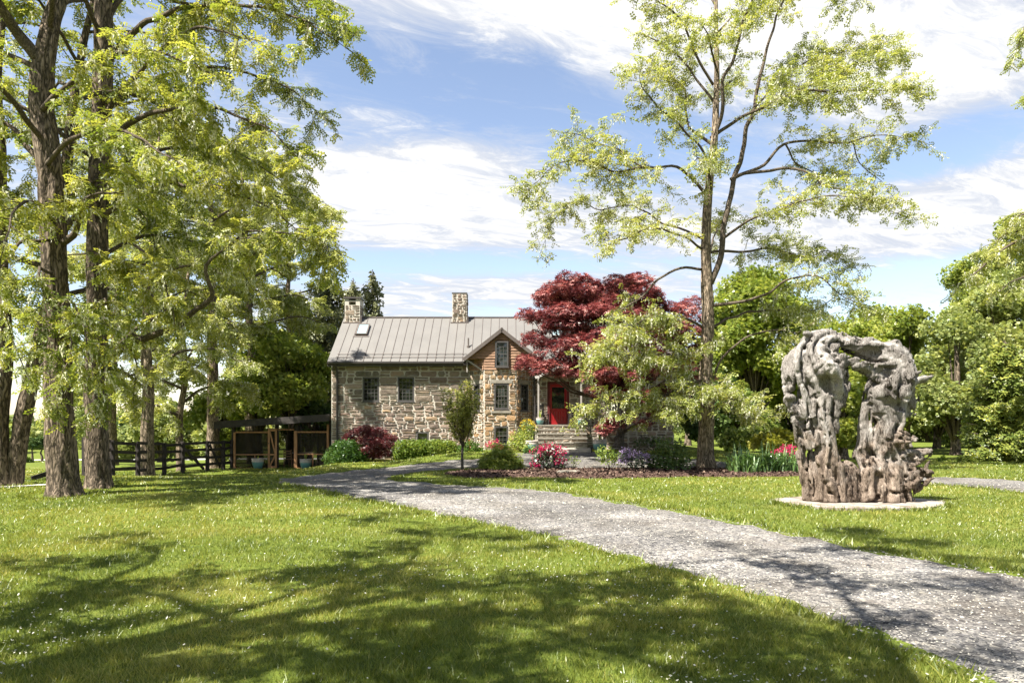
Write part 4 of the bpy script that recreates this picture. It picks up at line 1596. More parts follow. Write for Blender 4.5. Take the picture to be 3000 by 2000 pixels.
for (px, py, Y, s, lab, n, sz) in [
    (755.5, 1371, 31.6, .86, 'teal and cream pot on the grass before the porch screen left of the open door', 7, .3),
    (895.5, 1370, 31.6, .84, 'teal and cream pot standing before the porch screen right of the open door', 9, .4),
    (1558, 1308, 28.6, .88, 'big teal pot at the left foot of the stone steps', 8, .32),
    (1757, 1314, 28.3, .95, 'big teal pot with yellow shoots on the mulch right of the stone steps', 8, .45),
    (1582, 1246, 29.9, .56, 'small teal pot on the top step left of the red door', 4, .5),
    (1702, 1252, 29.7, .56, 'small teal pot on the top step right of the red door', 12, .45)]:
    p = P(px, py, Y)
    if py < 1260:
        p[2] = 1.552
    else:
        p[2] = gz(p[0], p[1]) + (.0)
    if px in (755.5, 895.5):
        p[2] = gz(p[0], p[1])
    pot(p, s, lab, n, sz)
chair(2.80, 30.45, 1.552, -.5, 'dark iron chair by the wall right of the red front door', M['iron'])
chair(1.36, 30.65, 1.552, .5, 'dark iron chair by the wall left of the red front door', M['iron'])

# ------------------------------------------------------------------ driftwood sculpture: distance field, then surface nets
SO = np.array([6.85, 13.45, float(gz(6.85, 13.45)) + .085])
zp = .002545 * 13.45 / 13.3


def q2(zx, zy): return np.array([(zx - 700) * zp, (1390 - zy) * zp])


h = .024
lo = np.array([-1.75, -.95, -.06]); hi = np.array([1.6, .95, 3.48])
ns = np.ceil((hi - lo) / h).astype(int)
gx, gy, gzz = np.meshgrid(*[lo[k] + h * np.arange(ns[k]) for k in range(3)], indexing='ij')
gx, gy, gzz = gx.astype(np.float32), gy.astype(np.float32), gzz.astype(np.float32)
pw = np.stack([gx, gy, gzz], -1)
warp = np.stack([vn(pw * 2.1 + 7), vn(pw * 2.1 + 19), vn(pw * 1.6 + 31)], -1) - .5
qx, qy, qz = gx + warp[..., 0] * .10, gy + warp[..., 1] * .12, gzz + warp[..., 2] * .08
S = np.full(gx.shape, 9., np.float32)


def cap(a, b, ra, rb, da=0.0, db=0.0, flat=1.0):
    """tapered capsule; a, b in the measured front view, d = depth (towards the back), flat squeezes the depth"""
    A = np.array([*q2(*a), da]); B = np.array([*q2(*b), db])
    ra, rb = ra * zp, rb * zp
    ax, az, ay = A; bx, bz, by = B
    dx_, dy_, dz_ = bx - ax, (by - ay) / flat, bz - az
    L2 = dx_ * dx_ + dy_ * dy_ + dz_ * dz_ + 1e-9
    px_, py_, pz_ = qx - ax, (qy - ay) / flat, qz - az
    t = np.clip((px_ * dx_ + py_ * dy_ + pz_ * dz_) / L2, 0, 1)
    d = np.sqrt((px_ - t * dx_) ** 2 + (py_ - t * dy_) ** 2 + (pz_ - t * dz_) ** 2)
    return (d - (ra + (rb - ra) * t)) * min(1, flat)


def add(d, k=.07):
    global S
    hh = np.maximum(k - np.abs(S - d), 0) / k
    S = np.minimum(S, d) - hh * hh * k * .25


def cut(d, k=.05):
    global S
    d = -d
    hh = np.maximum(k - np.abs(S - d), 0) / k
    S = np.maximum(S, d) + hh * hh * k * .25


for a in [  # left leg and head
    ((430, 1400), (440, 1100), 128, 112, .0, .0), ((440, 1100), (430, 900), 112, 92, 0, 0), ((430, 900), (415, 720), 92, 92, 0, 0),
    ((415, 720), (440, 560), 92, 128, 0, .0), ((440, 560), (400, 400), 128, 185, 0, .05), ((400, 400), (370, 300), 185, 165, .05, .05),
    ((530, 350), (530, 470), 62, 55, -.02, 0), ((190, 420), (190, 520), 55, 45, .08, .1), ((250, 330), (180, 420), 110, 60, .05, .1),
    ((160, 600), (230, 720), 52, 62, -.02, .0), ((230, 720), (270, 950), 62, 52, 0, .05), ((270, 950), (315, 1390), 50, 38, .05, .08), ((130, 585), (185, 600), 20, 45, -.1, -.05),
    # arch
    ((360, 190), (470, 135), 85, 62, .05, .1), ((470, 135), (590, 165), 58, 58, .1, .1), ((590, 165), (720, 215), 58, 66, .1, .05), ((720, 215), (850, 250), 66, 85, .05, .02),
    ((430, 90), (480, 95), 24, 20, .0, .0), ((255, 125), (400, 130), 22, 26, -.12, -.05), ((560, 100), (640, 150), 30, 24, .05, -.05), ((730, 165), (790, 150), 34, 18, -.02, 0), ((880, 215), (960, 220), 40, 70, 0, 0),
    ((590, 310), (650, 350), 34, 50, -.12, -.14), ((650, 350), (780, 395), 50, 62, -.14, -.12), ((780, 395), (900, 420), 62, 95, -.12, 0),
    # right head and leg
    ((950, 300), (960, 450), 115, 130, .02, .02), ((960, 450), (880, 560), 130, 140, .02, 0), ((880, 560), (900, 690), 140, 120, 0, .03), ((960, 560), (950, 760), 90, 80, .05, .05),
    ((1040, 280), (1060, 420), 42, 40, .1, .1), ((770, 640), (760, 760), 45, 42, .1, .1), ((760, 760), (765, 900), 42, 55, .1, .08), ((765, 900), (740, 1040), 58, 78, .08, .05),
    ((920, 760), (890, 900), 85, 80, .0, -.02), ((890, 900), (930, 1040), 80, 110, -.02, 0),
    ((1070, 470), (1190, 475), 62, 36, .0, -.05), ((1190, 475), (1262, 436), 34, 13, -.05, -.05), ((1110, 560), (1120, 650), 42, 40, 0, .0), ((1060, 640), (1105, 705), 55, 24, .05, .05), ((1110, 430), (1150, 415), 28, 20, -.1, -.1),
    ((960, 880), (1080, 920), 34, 20, -.14, -.22), ((1080, 920), (1100, 912), 20, 12, -.22, -.24), ((1040, 940), (1070, 975), 28, 14, -.15, -.2),
    # base
    ((600, 1400), (610, 1130), 92, 78, .0, .02), ((720, 1370), (740, 1090), 88, 70, .02, .04), ((830, 1380), (860, 1100), 88, 95, .04, .02), ((940, 1400), (940, 1120), 80, 110, .0, 0), ((1050, 1410), (1010, 1200), 58, 95, -.02, 0),
    ((1010, 1200), (1040, 1080), 95, 75, 0, 0), ((1050, 1100), (1140, 1075), 70, 46, 0, -.06), ((1140, 1075), (1205, 1012), 42, 20, -.06, -.1), ((1205, 1012), (1222, 1008), 20, 16, -.1, -.1),
    ((1080, 1200), (1190, 1180), 75, 40, 0, -.04), ((1190, 1180), (1232, 1190), 38, 24, -.04, -.06), ((1120, 1240), (1190, 1250), 40, 20, .0, -.02), ((640, 1250), (900, 1250), 150, 150, .22, .22), ((430, 1250), (700, 1250), 110, 140, .2, .22),
    ((690, 1400), (700, 1150), 38, 34, -.22, -.2), ((870, 1390), (900, 1180), 34, 40, -.24, -.2), ((540, 1390), (520, 1120), 40, 36, -.2, -.2), ((380, 1390), (360, 1050), 46, 40, -.2, -.18), ((760, 1345), (750, 1130), 42, 36, -.24, -.22),
]:
    add(cap(*a[:2], a[2] * .80, a[3] * .80, *a[4:]), .05)
TONE = np.full(S.shape, .5, np.float32)


def strand(pts, rad, tone, k=.012):
    """one root fibre of the bundle: local smooth union along a polyline"""
    global S
    for i in range(len(pts) - 1):
        A, B, ra, rb = pts[i], pts[i + 1], rad[i], rad[i + 1]
        g = max(ra, rb) + k * 2 + .03
        i0 = np.maximum(0, np.floor((np.minimum(A, B) - g - lo) / h).astype(int))
        i1 = np.minimum(ns, np.ceil((np.maximum(A, B) + g - lo) / h).astype(int) + 1)
        if (i1 <= i0).any():
            continue
        sl_ = tuple(slice(p, q) for p, q in zip(i0, i1))
        p = pw[sl_]
        d_ = B - A
        t = np.clip(((p - A) @ d_) / (d_ @ d_ + 1e-9), 0, 1)
        d = np.linalg.norm(p - A - t[..., None] * d_, axis=-1) - (ra + (rb - ra) * t)
        o_ = S[sl_]
        TONE[sl_] = np.where(d < o_ + .01, tone, TONE[sl_])
        hh = np.maximum(k - np.abs(o_ - d), 0) / k
        S[sl_] = np.minimum(o_, d) - hh * hh * k * .25


def bundle(ctrl, n, twist=1.2, out=.90, thick=(.13, .27), yflat=1.0):
    """fibres spiralling along a limb; ctrl rows zx, zy, r (measured), depth"""
    c = np.array([[*q2(a, b), r_ * zp, d] for a, b, r_, d in ctrl])       # x, z, r, y
    q = spline(np.column_stack([c[:, 0], c[:, 3], c[:, 1], c[:, 2]]), .085)
    P3, rr = q[:, :3], q[:, 3]
    tan = nrm(np.gradient(P3, axis=0))
    n2_ = nrm(np.cross(tan, np.array([0, 1.0, 0]))); n1_ = np.cross(n2_, tan)
    L = np.arange(len(P3)) * .085
    for k in range(n):
        ph0 = 2 * np.pi * (k + RS.uniform(-.4, .4)) / n
        s_ = RS.uniform(0, 50)
        nz1 = vn(np.column_stack([L * 1.1 + s_, np.full(len(L), s_ * 1.7), np.full(len(L), 3.3)])) - .5
        nz2 = vn(np.column_stack([L * 2.0 + s_, np.full(len(L), s_ * .7), np.full(len(L), 9.3)])) - .5
        ph = ph0 + twist * L * RS.uniform(.6, 1.3) + nz1 * 1.7
        ro = rr * (out + nz2 * .42)
        rs = np.maximum(.015, rr * RS.uniform(*thick) * (1 + nz2 * 1.1))
        i0 = RS.integers(0, max(1, len(L) // 4)) if RS.random() < .5 else 0
        i1 = len(L) - (RS.integers(0, max(1, len(L) // 4)) if RS.random() < .5 else 0)
        pts = P3 + n2_ * (np.cos(ph) * ro)[:, None] + n1_ * (np.sin(ph) * ro * yflat)[:, None]
        if i1 - i0 > 2:
            strand(pts[i0:i1], rs[i0:i1], RS.random())


RS = np.random.default_rng(77)
bundle([(425, 1400, 128, 0), (425, 1120, 112, 0), (430, 920, 94, 0), (418, 760, 90, 0), (440, 600, 112, .02), (440, 470, 148, .04), (395, 350, 170, .05), (350, 230, 120, .05), (450, 150, 74, .08), (590, 168, 62, .1), (715, 215, 66, .06), (850, 255, 84, .03), (965, 320, 112, .02), (990, 440, 124, .02), (920, 550, 136, 0), (905, 680, 116, .03), (925, 790, 86, 0), (895, 910, 80, -.02), (925, 1040, 108, -.02), (960, 1200, 112, 0), (965, 1400, 104, 0)], 17, .9)
bundle([(345, 1400, 62, .02), (345, 1150, 62, .02), (335, 950, 60, .02), (290, 790, 62, .03), (240, 640, 72, .04), (212, 480, 80, .06), (225, 350, 92, .06), (310, 240, 88, .05), (420, 165, 60, .05), (540, 130, 36, .04)], 11, 1.0)
bundle([(315, 1390, 38, .05), (282, 1000, 52, .04), (240, 770, 62, 0), (175, 615, 52, -.02), (128, 582, 22, -.1)], 8, .5)
bundle([(470, 760, 50, -.06), (505, 600, 62, -.06), (560, 480, 58, -.04), (555, 370, 52, -.06), (605, 312, 40, -.1), (690, 358, 52, -.13), (795, 398, 64, -.12), (905, 430, 92, -.04), (1010, 520, 92, 0), (1000, 660, 72, .02), (960, 800, 60, .0)], 10, 1.3)
bundle([(730, 1070, 78, .05), (758, 920, 56, .08), (764, 780, 45, .1), (778, 650, 48, .1), (805, 540, 74, .06), (850, 440, 74, .02)], 8, .5)
bundle([(1040, 490, 100, .0), (1120, 475, 84, -.02), (1195, 475, 56, -.05), (1275, 432, 20, -.05)], 8, 2.0)
bundle([(1030, 1110, 100, 0), (1130, 1085, 74, -.06), (1195, 1025, 42, -.1), (1230, 1002, 22, -.1)], 8, 2.0)
bundle([(1040, 1230, 110, 0), (1130, 1205, 84, -.02), (1190, 1185, 58, -.04), (1242, 1192, 30, -.06)], 8, 2.0)
bundle([(1040, 640, 70, .0), (1090, 590, 62, -.02), (1110, 680, 48, .0), (1085, 740, 26, .0)], 8, 1.5)
bundle([(960, 890, 62, -.1), (1050, 920, 44, -.18), (1108, 912, 20, -.22)], 6, 1.5)
bundle([(1060, 1410, 66, -.02), (1030, 1250, 84, -.02), (1020, 1120, 70, 0), (960, 960, 60, -.04), (930, 820, 50, -.06)], 8, .8)
for bx0, bx1, top, r_, dp in [(540, 515, 1060, 52, -.12), (610, 600, 1110, 62, -.10), (690, 690, 1080, 52, -.12), (765, 760, 1060, 60, -.12), (840, 870, 1060, 58, -.14), (905, 930, 1040, 60, -.16), (980, 985, 1120, 52, -.14), (455, 450, 1040, 52, -.14), (660, 650, 1150, 40, -.2), (800, 815, 1140, 40, -.22)]:
    bundle([(bx0, 1405, r_ * 1.1, dp), ((bx0 + bx1) / 2 + RS.normal(0, 8), (1400 + top) / 2, r_, dp), (bx1, top, r_ * .75, dp + .06)], 6, .3, .85, (.22, .45))
for a, k in [  # hollows
    ((( 395, 500), (425, 505), 42, 34, -.36, -.42), .05), (((215, 400), (330, 600), 26, 24, -.34, -.3), .05), (((330, 600), (320, 900), 20, 14, -.26, -.26), .04), (((730, 270), (800, 275), 36, 32, -.12, -.16), .05), (((530, 250), (640, 275), 26, 22, -.2, -.14), .05),
    (((840, 640), (880, 655), 34, 28, -.34, -.34), .04), (((940, 640), (985, 650), 30, 36, -.28, -.26), .05), (((880, 690), (930, 740), 26, 24, -.3, -.28), .04), (((790, 390), (880, 410), 22, 26, -.3, -.26), .04), (((975, 480), (985, 495), 18, 18, -.34, -.36), .03),
    (((660, 1120), (650, 1400), 14, 18, -.3, -.3), .04), (((790, 1180), (800, 1400), 20, 26, -.28, -.26), .05), (((905, 1060), (900, 1120), 42, 30, -.3, -.32), .05), (((990, 1100), (1000, 1190), 22, 18, -.3, -.3), .04), (((990, 1400), (960, 1250), 22, 10, -.22, -.26), .04),
    (((470, 950), (490, 1080), 14, 16, -.3, -.3), .03), (((380, 920), (385, 1020), 12, 10, -.28, -.3), .03), (((560, 1010), (575, 1085), 26, 14, -.05, -.1), .05), (((340, 1130), (335, 1400), 14, 18, -.22, -.22), .04), (((1090, 600), (1085, 690), 26, 22, -.2, -.2), .04),
    (((300, 180), (420, 190), 14, 12, -.3, -.32), .03), (((350, 240), (500, 260), 14, 12, -.42, -.34), .03), (((640, 1020), (760, 1030), 22, 20, -.1, -.1), .03), (((820, 800), (850, 980), 18, 14, -.16, -.2), .04)]:
    a = (a[0], a[1], a[2] * 1.5, a[3] * 1.5, a[4] + .03, a[5] + .03)
    cut(cap(*a), k)
near = np.abs(S) < .16
pn = pw[near]
wn_ = warp[near]
lowz = 1 - ss(1.1, 2.1, pn[:, 2])
# grain: furrows along the wood, swirling in the heads
ph = pn + wn_ * .26
g1 = np.abs(vn(np.column_stack([ph[:, 0] * 7, ph[:, 1] * 7, ph[:, 2] * 1.5])) - .5) * 2
al, ac = ph[:, 0] * .82 + ph[:, 2] * .57, -ph[:, 0] * .57 + ph[:, 2] * .82
g2 = np.abs(vn(np.column_stack([al * 1.5, ph[:, 1] * 6, ac * 7.5]) + 9) - .5) * 2
g3 = np.abs(vn(np.column_stack([ph[:, 0] * 17, ph[:, 1] * 17, ph[:, 2] * 3.5]) + 4) - .5) * 2
g4 = vn(pn * 4.2 + 2) - .5
pit = np.maximum(0, vn(pn * 10 + 13) - .70)
crk = np.exp(-(g1 / .16) ** 2) * np.clip(vn(ph * 2.3 + 5) * 1.8 - .35, 0, 1)
crk2 = np.exp(-(g2 / .14) ** 2) * np.clip(vn(ph * 1.9 + 25) * 1.8 - .5, 0, 1)
S[near] += (-.004 + crk * (.03 + .04 * lowz) + crk2 * .035 * (1 - .9 * lowz) + (.5 - g3) * .022 + g4 * .03 + pit * .30).astype(np.float32)
S = np.maximum(S, -gzz + .0)     # flat foot


def surface_nets(S, lo, h):
    ins = S < 0
    nx, ny, nz = S.shape
    cx, cy, cz = nx - 1, ny - 1, nz - 1
    acc = np.zeros((cx, cy, cz, 3), np.float32)
    cnt = np.zeros((cx, cy, cz), np.float32)
    for ax in range(3):
        for o1 in (0, 1):
            for o2 in (0, 1):
                off = [0, 0, 0]
                oth = [k for k in range(3) if k != ax]
                off[oth[0]], off[oth[1]] = o1, o2
                sl0 = tuple(slice(off[k], off[k] + (cx, cy, cz)[k]) for k in range(3))
                of1 = list(off); of1[ax] = 1
                sl1 = tuple(slice(of1[k], of1[k] + (cx, cy, cz)[k]) for k in range(3))
                a, b = S[sl0], S[sl1]
                cr = (a < 0) != (b < 0)
                t = np.where(cr, a / np.where(a - b == 0, 1, a - b), 0)
                e = np.zeros(acc.shape, np.float32)
                for k in range(3):
                    e[..., k] = off[k]
                e[..., ax] = t
                acc += e * cr[..., None]
                cnt += cr
    act = cnt > 0
    idx = -np.ones(act.shape, np.int64)
    idx[act] = np.arange(act.sum())
    I = np.argwhere(act)
    V = (I + acc[act] / cnt[act][:, None]) * h + lo
    Qs = []
    for ax in range(3):
        b, c = (ax + 1) % 3, (ax + 2) % 3
        s0 = [slice(None)] * 3; s1 = [slice(None)] * 3
        s0[ax] = slice(0, -1); s1[ax] = slice(1, None)
        A, B = ins[tuple(s0)], ins[tuple(s1)]
        E = np.argwhere(A != B)
        k = (E[:, b] > 0) & (E[:, c] > 0) & (E[:, b] < S.shape[b] - 1) & (E[:, c] < S.shape[c] - 1)
        E = E[k]
        fl = A[tuple(E.T)]

        def cell(db, dc):
            e = E.copy(); e[:, b] += db; e[:, c] += dc
            return idx[tuple(e.T)]
        q = np.stack([cell(-1, -1), cell(0, -1), cell(0, 0), cell(-1, 0)], -1)
        q[~fl] = q[~fl][:, ::-1]
        Qs.append(q)
    return V, np.concatenate(Qs)


V, Q = surface_nets(S, lo, h)
m, x, o = new_mat('driftwood')
v = geo(x)
tcn = x.n('ShaderNodeTexCoord')
spz = x.n('ShaderNodeSeparateXYZ')
x.t.links.new(tcn.outputs['Object'], spz.inputs[0])
ns1 = x.noise(geo(x, (9, 9, 2.8)), 2.0, 8, .68, 2.6)
ns2 = x.noise(v, 2.6, 5, .6, .6)
ns3 = x.noise(v, 30, 4, .7)
tn = x.n('ShaderNodeAttribute', attribute_name='var')
ns1 = x.math('ADD', x.math('MULTIPLY', ns1, .78), x.math('MULTIPLY', tn.outputs['Fac'], .20))
grey = x.ramp(ns1, [(.36, (.022, .017, .013)), (.44, (.13, .116, .102)), (.55, (.24, .218, .197)), (.68, (.43, .40, .37))])
brown = x.ramp(ns1, [(.36, (.022, .014, .010)), (.47, (.115, .08, .055)), (.66, (.30, .225, .165))])
fz = x.math('ADD', spz.outputs[2], x.math('MULTIPLY', x.math('SUBTRACT', ns2, .5), 3.6))
low = x.math('SUBTRACT', 1.0, x.step(fz, .5, 1.9))
c = x.mix(x.math('MULTIPLY', low, .8), grey, brown)
c = x.mix(x.math('MULTIPLY', x.step(ns2, .66, .78), .55), c, (.20, .11, .065))
principled(x, o, c, .85, .15, 0, x.math('ADD', ns1, x.math('MULTIPLY', ns3, .35)), .9, .03)
M['driftwood'] = m
vi = np.clip(np.round((V - lo) / h).astype(int), 0, ns - 1)
tone = TONE[vi[:, 0], vi[:, 1], vi[:, 2]]
scu = mk('driftwood_sculpture', V + SO, Q, M['driftwood'], smooth=True, var=tone[Q].mean(1))
tag(scu, 'huge weathered tree root sculpture with an arched opening on the pale slab', 'sculpture')

# slab
th = np.linspace(0, 2 * np.pi, 48, endpoint=False)
rr = 1 + .05 * np.sin(th * 3 + 1) + .04 * np.sin(th * 5) + R.normal(0, .012, 48)
top = np.column_stack([SLAB_C[0] + SLAB_R[0] * rr * np.cos(th), SLAB_C[1] + SLAB_R[1] * rr * np.sin(th)])
z0 = float(gz(*SLAB_C))
V = np.concatenate([np.column_stack([top, np.full(48, z0 - .1)]), np.column_stack([top, np.full(48, z0 + .07)]), np.column_stack([SLAB_C + (top - SLAB_C) * .985, np.full(48, z0 + .085)]), [[*SLAB_C, z0 + .085]]])
i = np.arange(48); j = (i + 1) % 48
m, x, o = new_mat('slab_stone')
n1 = x.noise(geo(x), 3.5, 6, .65)
c = x.ramp(n1, [(.32, (.13, .10, .075)), (.5, (.27, .235, .20)), (.72, (.38, .35, .32))])
principled(x, o, c, .9, .15, 0, n1, .3, .02)
M['slab_stone'] = m
sb = mk('stone_slab', V, [np.concatenate([np.stack([i, j, 48 + j, 48 + i], -1), np.stack([48 + i, 48 + j, 96 + j, 96 + i], -1)]), np.stack([96 + i, 96 + j, np.full(48, 144)], -1)], M['slab_stone'])
tag(sb, 'pale flat stone slab lying in the lawn under the driftwood sculpture', 'slab')

# flat rock at the edge of the bed
g0 = G(1668, 1392)
th = np.linspace(0, 2 * np.pi, 14, endpoint=False)
rr = R.uniform(.85, 1.12, 14)
b1 = np.column_stack([g0[0] + .42 * rr * np.cos(th), g0[1] + .24 * rr * np.sin(th)])
V = np.concatenate([np.column_stack([b1, np.full(14, g0[2])]), np.column_stack([g0[:2] + (b1 - g0[:2]) * 1.04, g0[2] + .09 + R.uniform(-.01, .01, 14)]), np.column_stack([g0[:2] + (b1 - g0[:2]) * .86, g0[2] + .15 + R.uniform(-.012, .012, 14)]), [[g0[0], g0[1], g0[2] + .16]]])
i = np.arange(14); j = (i + 1) % 14
tag(mk('flat_rock', V, [np.concatenate([np.stack([i, j, 14 + j, 14 + i], -1), np.stack([14 + i, 14 + j, 28 + j, 28 + i], -1)]), np.stack([28 + i, 28 + j, np.full(14, 42)], -1)], M['lintel']),
    'flat brown rock at the front edge of the mulch bed beside the magenta rhododendron', 'rock')

pl_ = G(1733, 1327)
t = thing('path_light', 'short dark path light in the mulch right of the bottom step', 'path light', pl_)
b = MB(); b.tube([pl_, pl_ + np.array([0, 0, .22])], .02, 8); b.build('stake', M['iron'], t)
b = MB(); b.add(*lathe([(.02, .2), (.085, .2), (.075, .24), (0, .29)], pl_, 14)); b.build('lamp_head', M['iron'], t)

# ------------------------------------------------------------------ vegetation tools
def leaf_template(pairs=4, length=1.0, lw=.26, ll=.30, droop=.25, terminal=True):
    """pinnate leaf along +x: quads (K,4,3)"""
    q = []
    for i in range(pairs):
        x_ = .22 + .66 * i / max(1, pairs - 1)
        z_ = -droop * x_ * x_
        for s in (-1, 1):
            d = np.array([.35, s * .9, -.25]); d = d / np.linalg.norm(d)
            n_ = np.array([.9, -s * .35, 0])
            b_ = np.array([x_, 0, z_])
            q.append([b_, b_ + d * ll * .5 - n_ * lw * .5, b_ + d * ll, b_ + d * ll * .5 + n_ * lw * .5])
    if terminal:
        b_ = np.array([.92, 0, -droop * .85])
        q.append([b_, b_ + np.array([ll * .5, -lw * .5, -.05]), b_ + np.array([ll, 0, -.12]), b_ + np.array([ll * .5, lw * .5, -.05])])
    return np.array(q) * length


PINNATE = leaf_template(4)
PINNATE3 = leaf_template(3, lw=.32, ll=.36)
SPRAY = leaf_template(2, lw=.5, ll=.6)
PALM = []
for a in (-1.1, -.4, .4, 1.1):
    d = np.array([math.cos(a), math.sin(a), -.15]); n_ = np.array([-d[1], d[0], 0])
    PALM.append([np.zeros(3), d * .5 - n_ * .15, d, d * .5 + n_ * .15])
PALM = np.array(PALM)
CLUMP = np.array([[np.array(p) for p in q] for q in [
    [(-.5, -.1, 0), (0, -.35, .1), (.5, .05, 0), (0, .35, -.1)],
    [(-.1, -.5, .2), (.25, 0, .35), (.1, .5, .1), (-.3, 0, .2)],
    [(-.4, .3, -.3), (.0, .1, -.1), (.45, .3, -.25), (.05, .55, -.35)]]], float)
SINGLE = np.array([[(0, 0, 0), (.5, -.26, .02), (1, 0, -.1), (.5, .26, .02)]], float)
RACEME = []
_r = np.random.default_rng(3)
for i in range(0, 7, 2):
    z_ = -.08 - .92 * i / 6
    w_ = .34 * (1 - .55 * i / 6)
    a = i * 2.4
    c_ = np.array([math.cos(a) * w_ * .4, math.sin(a) * w_ * .4, z_])
    u_ = np.array([math.cos(a + 1.2), math.sin(a + 1.2), .2]) * w_ * .62
    v_ = np.array([0.1, 0.1, 1.0]) * .19
    RACEME.append([c_ - u_, c_ - v_, c_ + u_, c_ + v_])
RACEME = np.array(RACEME)


def tri(t):
    t = np.asarray(t)
    mid = (t[:, 1] + t[:, 3]) / 2
    k = (t[:, 0] - mid) * .45
    return np.stack([t[:, 1] + k, t[:, 2], t[:, 3] + k], 1)


PINNATE, PINNATE3, SPRAY, PALM, CLUMP, SINGLE, RACEME = (tri(q) for q in (PINNATE, PINNATE3, SPRAY, PALM, CLUMP, SINGLE, RACEME))
LEAFY = 2.3


def place(tmpl, pos, fwd, upv, size):
    """copies of a leaf: arrays of points, directions, rough normals, sizes -> V, Q"""
    f = nrm(fwd)
    s = nrm(np.cross(upv, f))
    n_ = np.cross(f, s)
    t = tmpl.reshape(-1, 3)
    V = pos[:, None] + (t[None, :, 0:1] * f[:, None] + t[None, :, 1:2] * s[:, None] + t[None, :, 2:3] * n_[:, None]) * np.asarray(size)[:, None, None]
    V = V.reshape(-1, 3)
    return V, np.arange(len(V)).reshape(-1, tmpl.shape[1])


def hang(tmpl, pos, size):
    a = R.uniform(0, 2 * np.pi, len(pos))
    ca, sa = np.cos(a)[:, None], np.sin(a)[:, None]
    t = tmpl.reshape(-1, 3)
    V = np.stack([t[:, 0] * ca - t[:, 1] * sa, t[:, 0] * sa + t[:, 1] * ca, np.broadcast_to(t[:, 2], (len(pos), len(t)))], -1) * np.asarray(size)[:, None, None]
    V[..., :2] += V[..., 2:] * R.normal(0, .18, (len(pos), 1, 2))
    V = (V + pos[:, None]).reshape(-1, 3)
    return V, np.arange(len(V)).reshape(-1, tmpl.shape[1])


def rdir(n, zlo=-1, zhi=1):
    a = R.uniform(0, 2 * np.pi, n)
    z = R.uniform(zlo, zhi, n)
    r = np.sqrt(np.maximum(0, 1 - z * z))
    return np.column_stack([r * np.cos(a), r * np.sin(a), z])


def bark_trunk(path, seg=44, depth=.05, freq=1.0, flare=.35):
    """furrowed bark as real relief; path rows x,y,z,r"""
    p = spline(path, .09)
    n = len(p)
    c, r = p[:, :3], p[:, 3].copy()
    s = np.concatenate([[0], np.cumsum(np.linalg.norm(np.diff(c, axis=0), axis=1))])
    th = np.arange(seg) / seg * 2 * np.pi
    r = r * (1 + flare * np.exp(-s / .35))
    V, Q, T = tube(c, r, seg)
    ring = V[:n * seg].reshape(n, seg, 3)
    k = 10 * freq
    q = np.stack([np.cos(th)[None] * np.ones((n, 1)) * r[:, None] * k + 11, np.sin(th)[None] * np.ones((n, 1)) * r[:, None] * k + 5, s[:, None] * .9 * freq * np.ones((1, seg))], -1)
    q[..., :2] += (vn(q * .6 + 3)[..., None] - .5) * 1.4
    rid = np.abs(vn(q) - .5) * 2
    rid2 = np.abs(vn(q * 2.1 + 8) - .5) * 2
    fl = 1 + (.12 + .22 * np.maximum(0, np.cos(th * 5 + 1)))[None] * np.exp(-s / .16)[:, None]
    disp = depth * 1.25 * (np.sqrt(rid) * .8 + .3 * rid2 - .6)
    d = ring - c[:, None]
    L = np.linalg.norm(d, axis=2, keepdims=True)
    ring = c[:, None] + d / L * (L * fl[..., None] + disp[..., None] * np.minimum(1, r / .2)[:, None, None])
    V[:n * seg] = ring.reshape(-1, 3)
    return V, Q, T


def wander(a, d, L, n, droop, amp):
    """twig polyline starting at a along d"""
    t = np.linspace(0, 1, n)[:, None]
    side = nrm(np.cross(d, rdir(1)[0]))
    q = a + d * L * t + np.array([0, 0, -1.0]) * droop * L * t * t + side * amp * L * np.sin(t * R.uniform(2, 5)) * t
    return q


